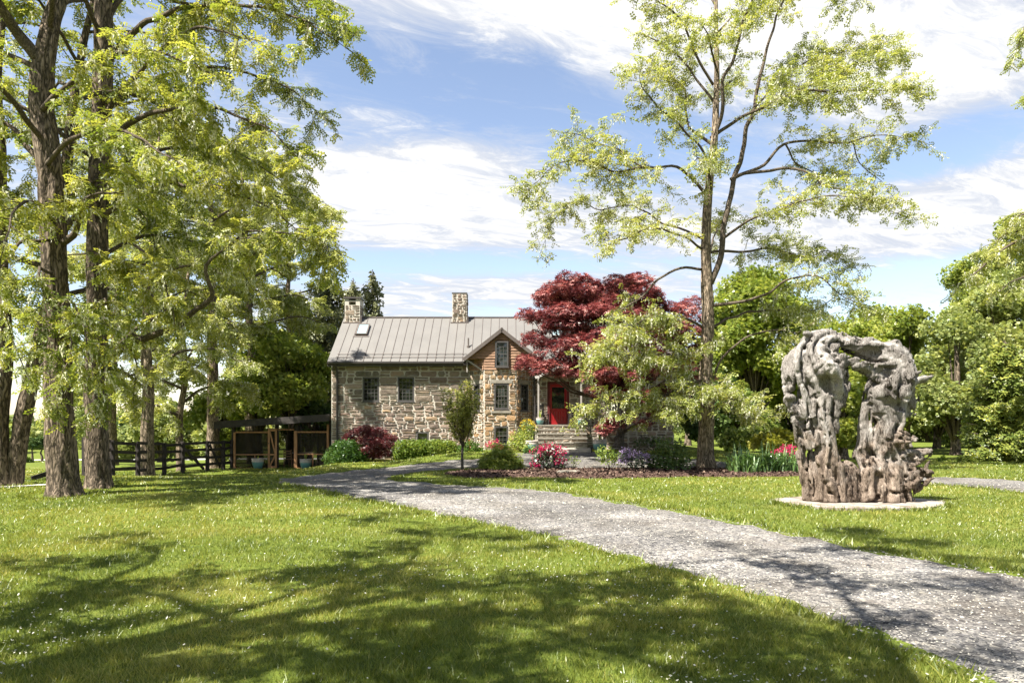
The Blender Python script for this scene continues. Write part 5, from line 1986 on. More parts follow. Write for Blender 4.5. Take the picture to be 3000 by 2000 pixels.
class Foliage:
    """branches and leaves grown along given limbs"""
    def __init__(self, leafy=None, twiggy=1.0):
        self.leafy, self.twiggy = leafy or LEAFY, twiggy
        self.mb = MB()
        self.lp, self.lf, self.fp, self.limbs, self.major, self.thin, self.bloom = [], [], [], [], False, 1.0, 2.0

    def limb(self, ctrl, seg=8):
        """ctrl rows x,y,z,r -> smooth limb"""
        p = spline(np.asarray(ctrl, float), .18)
        n = len(p)
        k = np.linspace(0, 1, n)
        wob = np.column_stack([vn(np.column_stack([p[:, 2] * 1.7 + q * 5, p[:, 0] * 1.7, p[:, 1] * 1.7])) - .5 for q in range(3)]) * .16 * np.minimum(1, k * 4)[:, None]
        c = p[:, :3] + wob
        rr = np.maximum(p[:, 3] * self.thin, .006)
        if self.major:
            self.limbs.append((c, rr, seg))
        else:
            self.mb.tube(c, rr, seg)
        return c, p[:, 3]

    def dress(self, c, start=.25, step=.30, sub=(.7, 1.6), leaf_step=.10, up=.15, droop=.28, flower=.2, spread=1.0, tert=.32, flat=.6, rad=.012):
        s = np.concatenate([[0], np.cumsum(np.linalg.norm(np.diff(c, axis=0), axis=1))])
        L = s[-1]
        pos = start * L
        tan = nrm(np.gradient(c, axis=0))
        while pos < L:
            i = min(len(c) - 1, int(np.searchsorted(s, pos)))
            f = pos / L
            ln = R.uniform(*sub) * (1.05 - .45 * f)
            r_ = rdir(1)[0]; r_[2] *= flat
            d = nrm(tan[i] * .55 + r_ * spread + np.array([0, 0, up]))
            self.twig(c[i], d, ln, leaf_step, droop, flower, tert, rad)
            pos += step / self.twiggy * R.uniform(.6, 1.4)
        self.twig(c[-1], nrm(tan[-1] + rdir(1)[0] * .2), sub[0], leaf_step, droop, flower, tert, rad)

    def twig(self, a, d, ln, leaf_step, droop, flower, tert, rad):
        n = 5
        q = wander(a, d, ln, n, droop, .12)
        self.mb.tube(q, np.linspace(rad, .004, n), 3)
        self.leaves(q, leaf_step, flower, .2)
        m_ = int(ln / tert)
        for k in range(m_):
            t = R.uniform(.15, 1) * (n - 1)
            i = min(n - 2, int(t))
            b0 = q[i] + (q[i + 1] - q[i]) * (t - i)
            d2 = nrm(nrm(q[i + 1] - q[i]) * .6 + rdir(1)[0] * np.array([1, 1, .6]))
            q2_ = wander(b0, d2, R.uniform(.3, .62) * min(1, ln), 4, droop * 1.2, .1)
            self.mb.tube(q2_, [.005, .004, .003, .002], 3)
            self.leaves(q2_, leaf_step, flower, 0)

    def leaves(self, q, step, flower, start):
        L = np.linalg.norm(np.diff(q, axis=0), axis=1).sum()
        m_ = max(1, int(L * (1 - start) / step * self.leafy))
        t = R.uniform(start, 1, m_) * (len(q) - 1)
        i = np.minimum(len(q) - 2, t.astype(int))
        p = q[i] + (q[i + 1] - q[i]) * (t - i)[:, None]
        d = nrm(q[i + 1] - q[i])
        out = nrm(d * .45 + rdir(m_) * np.array([1, 1, .35]) + np.array([0, 0, -.12]))
        self.lp.append(p); self.lf.append(out)
        k = R.random(m_) < flower * self.bloom
        if k.any():
            self.fp.append(p[k] + R.normal(0, .04, (k.sum(), 3)))

    def build(self, root, tmpl, size, lmat, fmat=None, fsize=.15, wood='twig', vmean=.5, jit=.18, keep=None, vstd=.22):
        self.mb.build('branches', M[wood], root, smooth=True)['kind'] = 'stuff'
        for c_, r_, sg in self.limbs:
            V, Q, T = tube(c_, r_, sg)
            mk('limb', V, [Q, T], M[wood], root, smooth=True)
        p, f = np.concatenate(self.lp), np.concatenate(self.lf)
        if keep is not None:
            k = keep(p)
            p, f = p[k], f[k]
        n = len(p)
        upv = nrm(np.array([0, 0, 1.0]) + R.normal(0, .45, (n, 3)))
        V, Q = place(tmpl, p, f, upv, size * R.uniform(1 - jit * 1.6, 1 + jit, n))
        cl = vn(p * .9)
        var = np.clip(R.normal(vmean, vstd, n) + (cl - .5) * .7, 0, 1)
        kq = len(tmpl)
        o = mk('crown', V, Q, lmat, root, var=np.clip(np.repeat(var, kq) + R.normal(0, .06, n * kq), 0, 1))
        o['kind'] = 'stuff'
        nf_ = 0
        if fmat is not None and self.fp:
            fp = np.concatenate(self.fp)
            if keep is not None:
                fp = fp[keep(fp)]
            nf_ = len(fp)
            if nf_:
                V, Q = hang(RACEME, fp, fsize * R.uniform(.7, 1.25, nf_))
                o = mk('blossom', V, Q, fmat, root, var=np.repeat(R.random(nf_), len(RACEME)))
                o['kind'] = 'stuff'
        return n, nf_


def trunk_part(root, path, mat, seg=44, depth=.05, freq=1.0, flare=.35, name='trunk'):
    V, Q, T = bark_trunk(path, seg, depth, freq, flare)
    return mk(name, V, [Q, T], M[mat], root, smooth=True)


def px_path(rows, Y0=None):
    """rows px, py, Y, r"""
    return np.array([[*P(a, b, c), d] for a, b, c, d in rows])


counts = {}

# ------------------------------------------------------------------ the big locust by the bed
LY = 22.4
b0 = G(2067, 1374)
LY = b0[1]
loc = thing('locust_tree', 'tall open flowering locust with furrowed trunk rising from the mulch bed right of the house', 'tree', b0)
tr = [(2068, 1385, LY, .33), (2068, 1300, LY, .30), (2071, 1200, LY, .275), (2068, 1100, LY, .255), (2072, 1000, LY, .245), (2073, 900, LY, .235), (2070, 830, LY, .21), (2068, 740, LY, .185),
      (2070, 640, LY, .165), (2078, 540, LY - .05, .15), (2092, 420, LY - .1, .135), (2098, 300, LY - .1, .115), (2100, 190, LY - .1, .10), (2098, 90, LY, .085), (2098, 0, LY, .07), (2100, -120, LY, .05), (2096, -260, LY, .02)]
tr = px_path(tr)
tr[:, 3] *= .88
trunk_part(loc, tr, 'bark_light', 40, .045, 1.1, .30)
fo = Foliage(1.3, 2.3)
fo.major = True
LIMBS = [  # control rows px, py, depth offset, radius ; then leaf start, and leaf density
    # the second leader
    ([(2082, 830, 0, .13), (2112, 750, .1, .125), (2125, 640, .3, .115), (2150, 520, .4, .105), (2180, 420, .5, .095), (2212, 300, .5, .08), (2230, 190, .6, .065), (2260, 90, .7, .05), (2295, 0, .8, .04), (2320, -120, .8, .02)], .86, 1),
    # third stem
    ([(2085, 420, 0, .085), (2115, 330, -.3, .08), (2120, 240, -.5, .07), (2150, 160, -.6, .06), (2185, 40, -.7, .045), (2240, -80, -.8, .02)], .5, 1),
    # right, high
    ([(2082, 405, 0, .075), (2130, 372, -.1, .07), (2200, 330, -.4, .06), (2290, 285, -.9, .05), (2370, 265, -1.2, .045), (2460, 270, -1.4, .035), (2560, 262, -1.5, .025), (2680, 262, -1.6, .012)], .28, 1.25),
    ([(2290, 285, -.9, .045), (2360, 255, -.2, .035), (2450, 205, .5, .028), (2560, 180, .9, .02), (2650, 170, 1.2, .01)], .1, 1.3),
    ([(2200, 330, -.4, .045), (2290, 235, 1.2, .04), (2380, 180, 1.7, .03), (2480, 150, 2.1, .02), (2590, 130, 2.4, .01)], .3, 1.25),
    # right, middle
    ([(2140, 528, .38, .08), (2165, 515, .3, .075), (2240, 480, .2, .065), (2300, 420, .1, .055), (2400, 412, .0, .045), (2500, 418, -.1, .03), (2580, 400, -.2, .02), (2690, 420, -.3, .01)], .45, .9),
    ([(2140, 526, .38, .07), (2175, 510, .3, .07), (2260, 498, -.3, .06), (2350, 500, -.9, .05), (2420, 545, -1.4, .038), (2510, 560, -1.7, .026), (2590, 610, -2, .016), (2680, 640, -2.1, .008)], .48, .9),
    ([(2500, 418, -.1, .03), (2520, 480, .2, .02), (2570, 520, .4, .012), (2600, 560, .5, .007)], .2, .5),
    ([(2300, 420, .1, .04), (2340, 480, .8, .03), (2420, 520, 1.4, .02), (2470, 500, 1.8, .01)], .2, .8),
    ([(2108, 706, .2, .06), (2130, 690, .1, .06), (2180, 655, -.4, .05), (2260, 625, -1.1, .04), (2350, 590, -1.8, .03), (2450, 570, -2.2, .018), (2560, 590, -2.5, .008)], .3, .9),
    # right, low drooping
    ([(2068, 748, 0, .06), (2095, 735, .1, .06), (2180, 735, .5, .05), (2280, 730, 1.0, .04), (2360, 750, 1.4, .03), (2430, 740, 1.7, .02), (2500, 780, 2, .01)], .3, 1.3),
    ([(2085, 895, 0, .075), (2160, 885, -.6, .065), (2240, 860, -1.1, .055), (2300, 820, -1.5, .045), (2390, 810, -1.9, .034), (2450, 850, -2.2, .02), (2540, 900, -2.4, .01)], .55, 1.0),
    ([(2085, 960, 0, .06), (2140, 930, .8, .055), (2220, 910, 1.6, .045), (2340, 915, 2.3, .035), (2400, 900, 2.8, .024), (2470, 860, 3.2, .012)], .45, .9),
    ([(2068, 1120, 0, .05), (2092, 1105, 0, .05), (2110, 1060, .0, .048), (2180, 990, -.2, .04), (2270, 965, -.4, .03), (2340, 970, -.5, .02), (2410, 930, -.6, .01)], .6, .7),
    # left, high
    ([(2090, 250, 0, .06), (2040, 160, -.3, .052), (2000, 70, -.7, .042), (1940, 10, -1.1, .03), (1860, -30, -1.5, .015)], .35, .9),
    ([(2092, 300, 0, .055), (2030, 210, .4, .045), (1970, 150, .9, .035), (1900, 110, 1.4, .022), (1880, 90, 1.6, .01)], .4, .8),
    ([(2080, 500, 0, .055), (2050, 430, -.5, .048), (1990, 370, -1.0, .04), (1930, 310, -1.4, .03), (1880, 260, -1.7, .02), (1870, 230, -1.9, .01)], .25, 1.3),
    ([(2095, 430, 0, .07), (2040, 390, .3, .06), (2010, 340, .7, .05), (2005, 250, 1.1, .035), (1930, 220, 1.5, .02), (1880, 210, 1.8, .01)], .35, 1.1),
    # left, middle
    ([(2065, 565, 0, .07), (2010, 505, -.3, .06), (1950, 490, -.6, .05), (1880, 488, -.9, .045), (1800, 498, -1.2, .038), (1740, 475, -1.5, .03), (1670, 470, -1.8, .022), (1610, 500, -2.0, .014), (1550, 560, -2.2, .008)], .32, 1.2),
    ([(1880, 488, -.9, .03), (1800, 440, -.6, .024), (1730, 410, -.3, .016), (1660, 390, -.1, .008)], .1, 1.2),
    ([(2060, 700, 0, .055), (2000, 670, .5, .048), (1930, 650, 1.0, .04), (1850, 600, 1.4, .032), (1760, 610, 1.8, .024), (1690, 590, 2.0, .016), (1600, 630, 2.3, .008)], .3, 1.15),
    ([(2060, 730, 0, .05), (1990, 690, -.9, .042), (1910, 670, -1.6, .034), (1830, 700, -2.1, .024), (1770, 700, -2.5, .012)], .35, 1.1),
    # left, low
    ([(2060, 790, 0, .06), (1990, 785, -.2, .052), (1930, 820, -.4, .045), (1880, 870, -.6, .036), (1820, 910, -.8, .026), (1790, 940, -.9, .012)], .62, .9),
    ([(2062, 960, 0, .055), (2000, 930, -.8, .048), (1930, 930, -1.5, .04), (1850, 960, -2.1, .03), (1790, 1010, -2.4, .02), (1750, 1060, -2.6, .01)], .35, 1.45),
    ([(2062, 1040, 0, .055), (2000, 1040, -.9, .045), (1930, 1050, -1.6, .036), (1860, 1040, -2.2, .026), (1800, 1040, -2.6, .012)], .2, 1.45),
    ([(2062, 1110, 0, .055), (1990, 1140, -.8, .045), (1910, 1170, -1.4, .036), (1820, 1165, -2.0, .028), (1750, 1180, -2.4, .018), (1700, 1210, -2.6, .01)], .22, 1.35),
    ([(2068, 1120, 0, .05), (2100, 1140, -1.0, .042), (2130, 1165, -1.7, .03), (2170, 1180, -2.2, .015)], .12, 1.35),
    ([(2060, 1120, 0, .04), (2030, 1150, -1.2, .032), (2010, 1190, -1.8, .02), (1990, 1200, -2.1, .01)], .15, 1.3),
    ([(2075, 1150, 0, .035), (2150, 1190, .4, .03), (2210, 1230, .8, .02), (2260, 1220, 1.1, .01)], .35, .8),
    # towards the back and the front
    ([(2075, 760, 0, .05), (2090, 700, 1.0, .04), (2110, 660, 2.0, .03), (2140, 640, 3.0, .012)], .4, .8),
    ([(2085, 560, 0, .05), (2070, 500, -1.2, .04), (2050, 470, -2.2, .028), (2040, 460, -3.0, .012)], .4, .7),
    ([(2090, 300, 0, .05), (2110, 260, 1.1, .04), (2140, 240, 2.0, .025), (2160, 230, 2.8, .012)], .4, .8),
    ([(2098, 200, 0, .045), (2080, 120, -1.2, .035), (2060, 80, -2.0, .02), (2050, 60, -2.6, .01)], .3, .7),
    ([(2098, 100, 0, .045), (2160, 40, .6, .035), (2230, 10, 1.2, .025), (2300, -30, 1.8, .012)], .3, .8),
    ([(2098, 20, 0, .045), (2040, -60, .6, .035), (1960, -110, 1.0, .025), (1880, -140, 1.2, .012)], .3, .8),
    ([(2320, -100, .8, .03), (2420, -90, .6, .025), (2500, -60, .4, .018), (2530, -10, .3, .01)], .4, .9),
    ([(1690, 590, 2.0, .014), (1630, 640, 2.1, .01), (1590, 720, 2.2, .005)], .1, .8),
]
for rows, st, dn in LIMBS:
    c, _ = fo.limb(px_path([(a, b, LY + d * 1.0, r_ * .8) for a, b, d, r_ in rows]))
    fo.dress(c, max(.08, st - .06), .30 / dn, (.55, 1.5), .085, .22, .16, .20, 1.0, .36, rad=.009)
# bare twigs with few leaves on the lower right
counts['locust'] = fo.build(loc, PINNATE3, .225, M['locust_leaf_pale'], M['locust_flower'], .20, 'twig', .5)

# ------------------------------------------------------------------ the locust grove on the left
def auto_limbs(fo, path, zs, L, dens, flower, droop=.3, leaf_step=.1, fwd=None, start=.25, step=.34, sub=(.6, 1.4), rad0=.09, tert=.34):
    """limbs set round a trunk path at heights zs"""
    p = spline(path, .1)
    az = R.uniform(0, 6.28)
    for z in zs:
        i = int(np.argmin(np.abs(p[:, 2] - z)))
        az += 2.4 + R.normal(0, .25)
        d = np.array([math.cos(az), math.sin(az), 0])
        l_ = L(z) * R.uniform(.8, 1.2) if callable(L) else L * R.uniform(.75, 1.2)
        r0 = min(rad0, p[i, 3] * .5)
        rise = R.uniform(.18, .42)
        c = [(*p[i, :3], r0), (*(p[i, :3] + d * l_ * .35 + np.array([0, 0, rise * l_ * .6])), r0 * .75), (*(p[i, :3] + d * l_ * .72 + np.array([R.normal(0, .2), R.normal(0, .2), rise * l_ * .75])), r0 * .45), (*(p[i, :3] + d * l_ + np.array([0, 0, rise * l_ * .35])), .012)]
        cc, _ = fo.limb(c, 7)
        fo.dress(cc, start, step / dens, sub, leaf_step, .1, droop, flower, .95, tert)


def in_view(margin=.10, near=3.0):
    def k(p):
        y = np.maximum(p[:, 1], .01)
        a, e = p[:, 0] / y * F + CX, HY - (p[:, 2] - EYE) / y * F
        g = 3000 * margin
        return ~((p[:, 1] > near) & (a > -g) & (a < 3000 + g) & (e > -g * 2.2))
    return k


# A: the thick trunk nearest, B: the one behind it on the right
A0, B0 = G(190, 1450), G(288, 1428)
TA = px_path([(188, 1462, A0[1], .345), (182, 1380, A0[1], .335), (172, 1200, A0[1], .325), (172, 1050, A0[1], .315), (166, 900, A0[1], .305), (158, 750, A0[1], .295), (152, 600, A0[1], .285), (140, 450, A0[1], .28), (122, 300, A0[1], .26), (128, 180, A0[1], .24), (150, 60, A0[1] + .2, .20), (185, -60, A0[1] + .4, .16), (200, -300, A0[1] + .6, .09), (205, -520, A0[1] + .6, .03)])
TA[:, 3] *= .88
ta = thing('locust_tree', 'thickest furrowed locust trunk standing nearest on the lawn, white blossom hanging before it', 'tree', A0, 'locust grove left of the house')
trunk_part(ta, TA, 'bark', 60, .075, .85, .22)
fa = Foliage(2.2, 1.2)
fa.major, fa.thin, fa.bloom = True, .72, 1.1
c, _ = fa.limb(px_path([(126, 190, A0[1], .19), (60, 110, A0[1] - .3, .16), (30, 60, A0[1] - .6, .14), (-30, -40, A0[1] - 1, .10), (-120, -200, A0[1] - 1.4, .04)]), 12)
fa.dress(c, .5, .3, (.6, 1.4), .09, .1, .3, .2)
c, _ = fa.limb(px_path([(170, 720, A0[1], .12), (215, 690, A0[1] - .1, .10), (225, 660, A0[1] - .3, .08), (240, 600, A0[1] - .8, .05), (300, 560, A0[1] - 1.4, .03), (380, 560, A0[1] - 1.8, .012)]), 10)
fa.dress(c, .35, .28, (.6, 1.3), .09, .1, .35, .25)
c, _ = fa.limb(px_path([(150, 520, A0[1], .11), (80, 430, A0[1] + .3, .09), (30, 370, A0[1] + .5, .07), (-40, 300, A0[1] + .7, .03)]), 10)
fa.dress(c, .4, .3, (.6, 1.2), .09, .1, .3, .2)
for rows, dn in [  # hanging branches in front of the trunks
    ([(150, 800, A0[1] - .3, .05), (110, 790, A0[1] - 1.2, .04), (130, 860, A0[1] - 2.0, .03), (200, 960, A0[1] - 2.4, .02), (190, 1060, A0[1] - 2.5, .008)], 1.3),
    ([(160, 900, A0[1] - .3, .05), (200, 880, A0[1] - 1.2, .035), (240, 960, A0[1] - 1.8, .025), (260, 1060, A0[1] - 2.0, .01)], 1.3),
    ([(160, 960, A0[1] - .3, .045), (130, 990, A0[1] - 1.0, .035), (140, 1080, A0[1] - 1.4, .02), (170, 1170, A0[1] - 1.5, .008)], 1.3),
    ([(150, 700, A0[1] - .2, .06), (60, 720, A0[1] - 1.2, .045), (-10, 800, A0[1] - 2.0, .03), (20, 920, A0[1] - 2.4, .015), (60, 1050, A0[1] - 2.5, .008)], 1.2),
    ([(140, 480, A0[1] - .2, .08), (220, 400, A0[1] - 1.4, .06), (320, 380, A0[1] - 2.4, .045), (430, 420, A0[1] - 3.2, .03), (520, 480, A0[1] - 3.6, .012)], 1.3),
    ([(125, 320, A0[1] - .2, .09), (240, 200, A0[1] - 1.2, .065), (370, 150, A0[1] - 2.0, .05), (520, 170, A0[1] - 2.6, .03), (640, 230, A0[1] - 3.0, .012)], 1.3),
    ([(150, 560, A0[1] + .2, .08), (230, 520, A0[1] + 1.2, .06), (330, 560, A0[1] + 2.0, .04), (420, 640, A0[1] + 2.4, .02), (470, 720, A0[1] + 2.6, .01)], 1.2),
    ([(150, 640, A0[1] - .2, .07), (120, 600, A0[1] - 1.5, .05), (60, 600, A0[1] - 2.6, .035), (20, 680, A0[1] - 3.3, .02), (0, 760, A0[1] - 3.6, .01)], 1.1)]:
    c, _ = fa.limb(px_path(rows), 7)
    fa.dress(c, .30, .27 / (dn * .60), (.5, 1.15), .085, .14, .22, .24)
fa.major = False
auto_limbs(fa, TA, np.linspace(7, 17, 13), 5.0, .55, .2, leaf_step=.10)
counts['A'] = fa.build(ta, PINNATE, .225, M['locust_leaf'], M['locust_flower'], .21, 'twig', .66)

TB = px_path([(288, 1438, B0[1], .305), (285, 1350, B0[1], .30), (282, 1150, B0[1], .29), (284, 950, B0[1], .285), (284, 750, B0[1], .275), (290, 550, B0[1], .265), (297, 350, B0[1], .255), (302, 150, B0[1], .25), (303, -30, B0[1], .22), (315, -250, B0[1] + .3, .15), (320, -500, B0[1] + .5, .05)])
TB[:, 3] *= .84
tbt = thing('locust_tree', 'tall straight furrowed locust beside the thickest trunk, a crooked low limb reaching right', 'tree', B0, 'locust grove left of the house')
trunk_part(tbt, TB, 'bark', 56, .07, .9, .26)
fb = Foliage(2.6, 1.3)
fb.major, fb.thin, fb.bloom = True, .68, 1.2
Yb = B0[1]
c, _ = fb.limb(px_path([(305, 1075, Yb, .17), (332, 1040, Yb - .2, .15), (380, 1005, Yb - .5, .13), (450, 985, Yb - .9, .115), (500, 965, Yb - 1.2, .105), (545, 930, Yb - 1.5, .09), (590, 905, Yb - 1.7, .08), (628, 868, Yb - 1.9, .07), (622, 820, Yb - 2.0, .06), (610, 775, Yb - 2.1, .055), (640, 735, Yb - 2.3, .04), (720, 690, Yb - 2.6, .03), (820, 680, Yb - 2.9, .02), (900, 700, Yb - 3.1, .012), (960, 720, Yb - 3.2, .006)]), 10)
fb.dress(c, .62, .24, (.5, 1.1), .085, .05, .4, .25)
c, _ = fb.limb(px_path([(350, 1010, Yb - .3, .06), (400, 965, Yb - .1, .05), (445, 945, Yb, .04), (500, 880, Yb + .2, .03), (550, 850, Yb + .3, .02), (600, 880, Yb + .4, .01)]), 8)
fb.dress(c, .5, .35, (.4, .9), .1, .05, .3, .2)
for rows, dn in [
    ([(300, 200, Yb, .12), (430, 60, Yb - .6, .09), (600, 10, Yb - 1.2, .065), (760, 20, Yb - 1.7, .045), (880, 60, Yb - 2.1, .028), (1000, 130, Yb - 2.4, .01)], 1.35),
    ([(300, 330, Yb, .11), (430, 240, Yb + .4, .085), (580, 200, Yb + .8, .06), (740, 215, Yb + 1.1, .042), (860, 270, Yb + 1.3, .025), (940, 340, Yb + 1.4, .01)], 1.35),
    ([(296, 420, Yb, .10), (420, 340, Yb - .8, .08), (540, 320, Yb - 1.4, .06), (680, 330, Yb - 1.9, .042), (800, 390, Yb - 2.2, .025), (870, 460, Yb - 2.4, .01)], 1.3),
    ([(292, 520, Yb, .10), (400, 450, Yb + .8, .075), (540, 430, Yb + 1.5, .055), (680, 450, Yb + 2.0, .038), (790, 510, Yb + 2.3, .02), (850, 570, Yb + 2.4, .01)], 1.3),
    ([(290, 640, Yb, .10), (400, 570, Yb - .9, .08), (520, 540, Yb - 1.6, .06), (660, 560, Yb - 2.1, .042), (780, 610, Yb - 2.5, .026), (880, 680, Yb - 2.7, .012), (940, 720, Yb - 2.8, .006)], 1.35),
    ([(286, 760, Yb, .08), (390, 700, Yb + .5, .062), (500, 690, Yb + 1.0, .048), (600, 720, Yb + 1.3, .032), (690, 780, Yb + 1.5, .016), (740, 850, Yb + 1.6, .008)], 1.25),
    ([(286, 820, Yb, .07), (360, 780, Yb - .9, .055), (430, 780, Yb - 1.5, .04), (480, 840, Yb - 1.9, .025), (510, 920, Yb - 2.1, .01)], 1.2),
    ([(284, 900, Yb - .2, .06), (310, 880, Yb - 1.1, .045), (300, 960, Yb - 1.6, .03), (310, 1060, Yb - 1.9, .02), (300, 1150, Yb - 2.0, .008)], 1.2),
    ([(284, 960, Yb, .05), (360, 1000, Yb + .4, .04), (400, 1080, Yb + .6, .025), (390, 1160, Yb + .7, .01)], .9),
    ([(303, 80, Yb, .10), (400, -60, Yb + .5, .08), (560, -90, Yb + 1, .055), (720, -60, Yb + 1.4, .035), (840, 0, Yb + 1.6, .012)], 1.3),
    ([(303, 0, Yb, .10), (430, -100, Yb - .8, .08), (600, -120, Yb - 1.4, .055), (760, -80, Yb - 1.9, .035), (930, 0, Yb - 2.2, .012)], 1.3)]:
    c, _ = fb.limb(px_path(rows), 8)
    fb.dress(c, .22, .27 / (dn * .85), (.55, 1.3), .085, .16, .20, .26)
fb.major = False
auto_limbs(fb, TB, np.linspace(8, 18, 11), 4.4, .5, .2, leaf_step=.105)
counts['B'] = fb.build(tbt, PINNATE, .23, M['locust_leaf'], M['locust_flower'], .21, 'twig', .68)

# slimmer locusts behind, pale with blossom
def grove_tree(label, pxs, Y, r, H, lean, crown0, nl, L, dens, flower, lin=0.0, mat='locust_leaf_pale', leafsz=.30, bark='bark_light', seg=36, lstep=.11, start=.2):
    g0 = G(*pxs) if Y is None else np.array([(pxs[0] - CX) / F * Y, Y, float(gz((pxs[0] - CX) / F * Y, Y))])
    t = thing('locust_tree', label, 'tree', g0, 'locust grove left of the house')
    path = np.array([[*(g0 + np.array([lean[0] * f * f + lin * f, lean[1] * f * f, H * f - .15])), r * (1 - f) ** .7 + .02] for f in np.linspace(0, 1, 9)])
    path[1:-1, 0] += R.normal(0, .07, 7)
    trunk_part(t, path, bark, seg, .045, 1.1, .3)
    f_ = Foliage(3.0, 1.15)
    auto_limbs(f_, path, np.linspace(crown0, H * .97, nl) + g0[2], L, dens, flower, leaf_step=lstep, start=start, step=.40, sub=(.6, 1.5), rad0=.08, tert=.42)
    counts[label[:14]] = f_.build(t, PINNATE3, leafsz, M[mat], M['locust_flower'], .22, 'twig', .55)
    return t


grove_tree('slim pale-barked locust in front of the board fence', (430, 1396), None, .24, 14, (.3, .4), 3.4, 17, 3.4, 1.0, .5)
grove_tree('dark leaning locust behind the fence, close to its twin bole near the frame edge', (32, 1420), 17.4, .19, 15, (-.6, .6), 4.6, 12, 3.0, .7, .2, 2.7, 'locust_leaf', .27, 'bark')
grove_tree('dark upright locust cut by the frame edge beside its leaning twin', (-2, 1420), 17.2, .20, 14, (-.3, .2), 5.0, 10, 2.8, .7, .2, 0, 'locust_leaf', .27, 'bark')
grove_tree('flowering locust behind the fence close to the screen porch', (625, 1372), 33.5, .30, 16.5, (-.4, .3), 6.0, 19, 3.2, .9, .6, leafsz=.36)
grove_tree('thin young locust between the fence and the porch', (530, 1385), 30.0, .15, 10.5, (.2, .2), 2.4, 14, 2.8, 1.0, .5, leafsz=.34)
grove_tree('pale flowering locust farther back, filling the gap beyond the fence', (330, 1372), 37, .24, 18, (.5, .2), 3.2, 22, 4.0, 1.0, .4, leafsz=.38, seg=24)
grove_tree('blossoming locust rising behind the porch roof', (740, 1370), 39, .26, 18, (-.6, -.4), 7.0, 22, 4.4, 1.0, .55, leafsz=.40, seg=24)
grove_tree('pale locust rising behind the porch roof nearest the house corner', (850, 1370), 46, .26, 17.5, (-.3, .2), 6.0, 20, 4.0, 1.0, .55, leafsz=.42, seg=24)

# neighbours that stand beside and behind the viewer and throw the dappled shade on the lawn
def shade_tree(label, base, H, crown0, nl, L, dens, sz):
    g0 = np.array([base[0], base[1], float(gz(*base))])
    t = thing('locust_tree', label, 'tree', g0)
    path = np.array([[*(g0 + np.array([.2 * f, .1 * f, H * f - .15])), .33 * (1 - f) ** .7 + .02] for f in np.linspace(0, 1, 8)])
    trunk_part(t, path, 'bark', 24, .05, 1, .3)
    f_ = Foliage(1.75)
    auto_limbs(f_, path, np.linspace(crown0, H * .95, nl), L, dens, .1, leaf_step=.16, start=.2, step=.6, sub=(.8, 1.7), tert=.55)
    counts[label[:20]] = f_.build(t, SPRAY, .30, M['locust_leaf'], None, .2, 'twig', .55, keep=in_view())
    return t


shade_tree('locust just left of the viewpoint shading the near lawn', (-7.2, 1.2), 14, 5.6, 17, 4.8, .85, .4)
shade_tree('locust behind the viewpoint shading the near driveway', (-2.4, -1.0), 14, 5.6, 17, 5.0, .95, .4)
shade_tree('locust behind the right of the viewpoint shading the end of the driveway', (1.9, -2.6), 13, 5.8, 13, 4.4, .8, .4)
shade_tree('locust behind the left of the viewpoint over the lawn', (-8.5, -6.5), 15, 5.5, 12, 5.0, .8, .4)

# overhanging locust at the right edge
t = thing('locust_tree', 'pale locust whose drooping bough enters the sky at the far right edge', 'tree', (20.2, 25.0, float(gz(20.2, 25))))
path = np.array([[20.2, 25, -.1, .3], [20.1, 25, 3, .26], [20.0, 25, 6, .22], [19.9, 25, 9, .16], [19.8, 25, 12, .08]])
trunk_part(t, path, 'bark_light', 30, .045, 1.1, .3)
f_ = Foliage()
for rows, dn in [([(3090, 780, 25, .08), (3010, 700, 24.6, .06), (2950, 720, 24.3, .045), (2880, 780, 24.0, .03), (2820, 830, 23.8, .012)], 1.2), ([(3090, 720, 25, .06), (3010, 680, 25.2, .05), (2940, 690, 25.3, .035), (2890, 740, 25.4, .015)], 1.3),
                 ([(3100, 830, 25, .06), (3030, 800, 24.4, .04), (2960, 830, 24, .02), (2920, 860, 24, .01)], 1.1), ([(3090, 640, 25, .06), (3020, 620, 24.5, .04), (2975, 640, 24, .02)], 1.2),
                 ([(3080, 60, 25, .06), (3010, 70, 24.5, .03), (2985, 130, 24.4, .01)], .8), ([(3080, 260, 25, .06), (3020, 280, 24.5, .03)], .8)]:
    c, _ = f_.limb(px_path(rows), 7)
    f_.dress(c, .2, .28 / dn, (.5, 1.1), .085, .05, .38, .3)
counts['edge'] = f_.build(t, PINNATE, .27, M['locust_leaf_pale'], M['locust_flower'], .2, 'twig', .5)

# ------------------------------------------------------------------ lobed crowns: maple, background trees, bushes
def lobe_leaves(lobes, dens, tmpl, size, upb=.5, shell=.33, zcut=-1.0, rnd=.6, face_out=.55):
    """leaves through the outer part of ellipsoid lobes (x,y,z,rx,ry,rz)"""
    P_, F_, U_, n_tot = [], [], [], 0
    for lx, ly, lz, rx, ry, rz in lobes:
        n = max(6, int(dens * (rx * ry + rx * rz + ry * rz) * 4.2))
        d = rdir(n, zcut, 1)
        rad = R.random(n) ** shell
        p = np.array([lx, ly, lz]) + d * np.array([rx, ry, rz]) * rad[:, None] * R.uniform(.86, 1.14, (n, 1))
        nr = nrm(d / np.array([rx, ry, rz])) * face_out + np.array([0, 0, upb]) + R.normal(0, rnd * .5, (n, 3))
        f = nrm(nrm(d * np.array([1, 1, .3])) + R.normal(0, rnd, (n, 3)))
        P_.append(p); F_.append(f); U_.append(nrm(nr))
    p, f, u = np.concatenate(P_), np.concatenate(F_), np.concatenate(U_)
    sz = size * R.uniform(.65, 1.25, len(p))
    V, Q = place(tmpl, p, f, u, sz)
    return p, V, Q


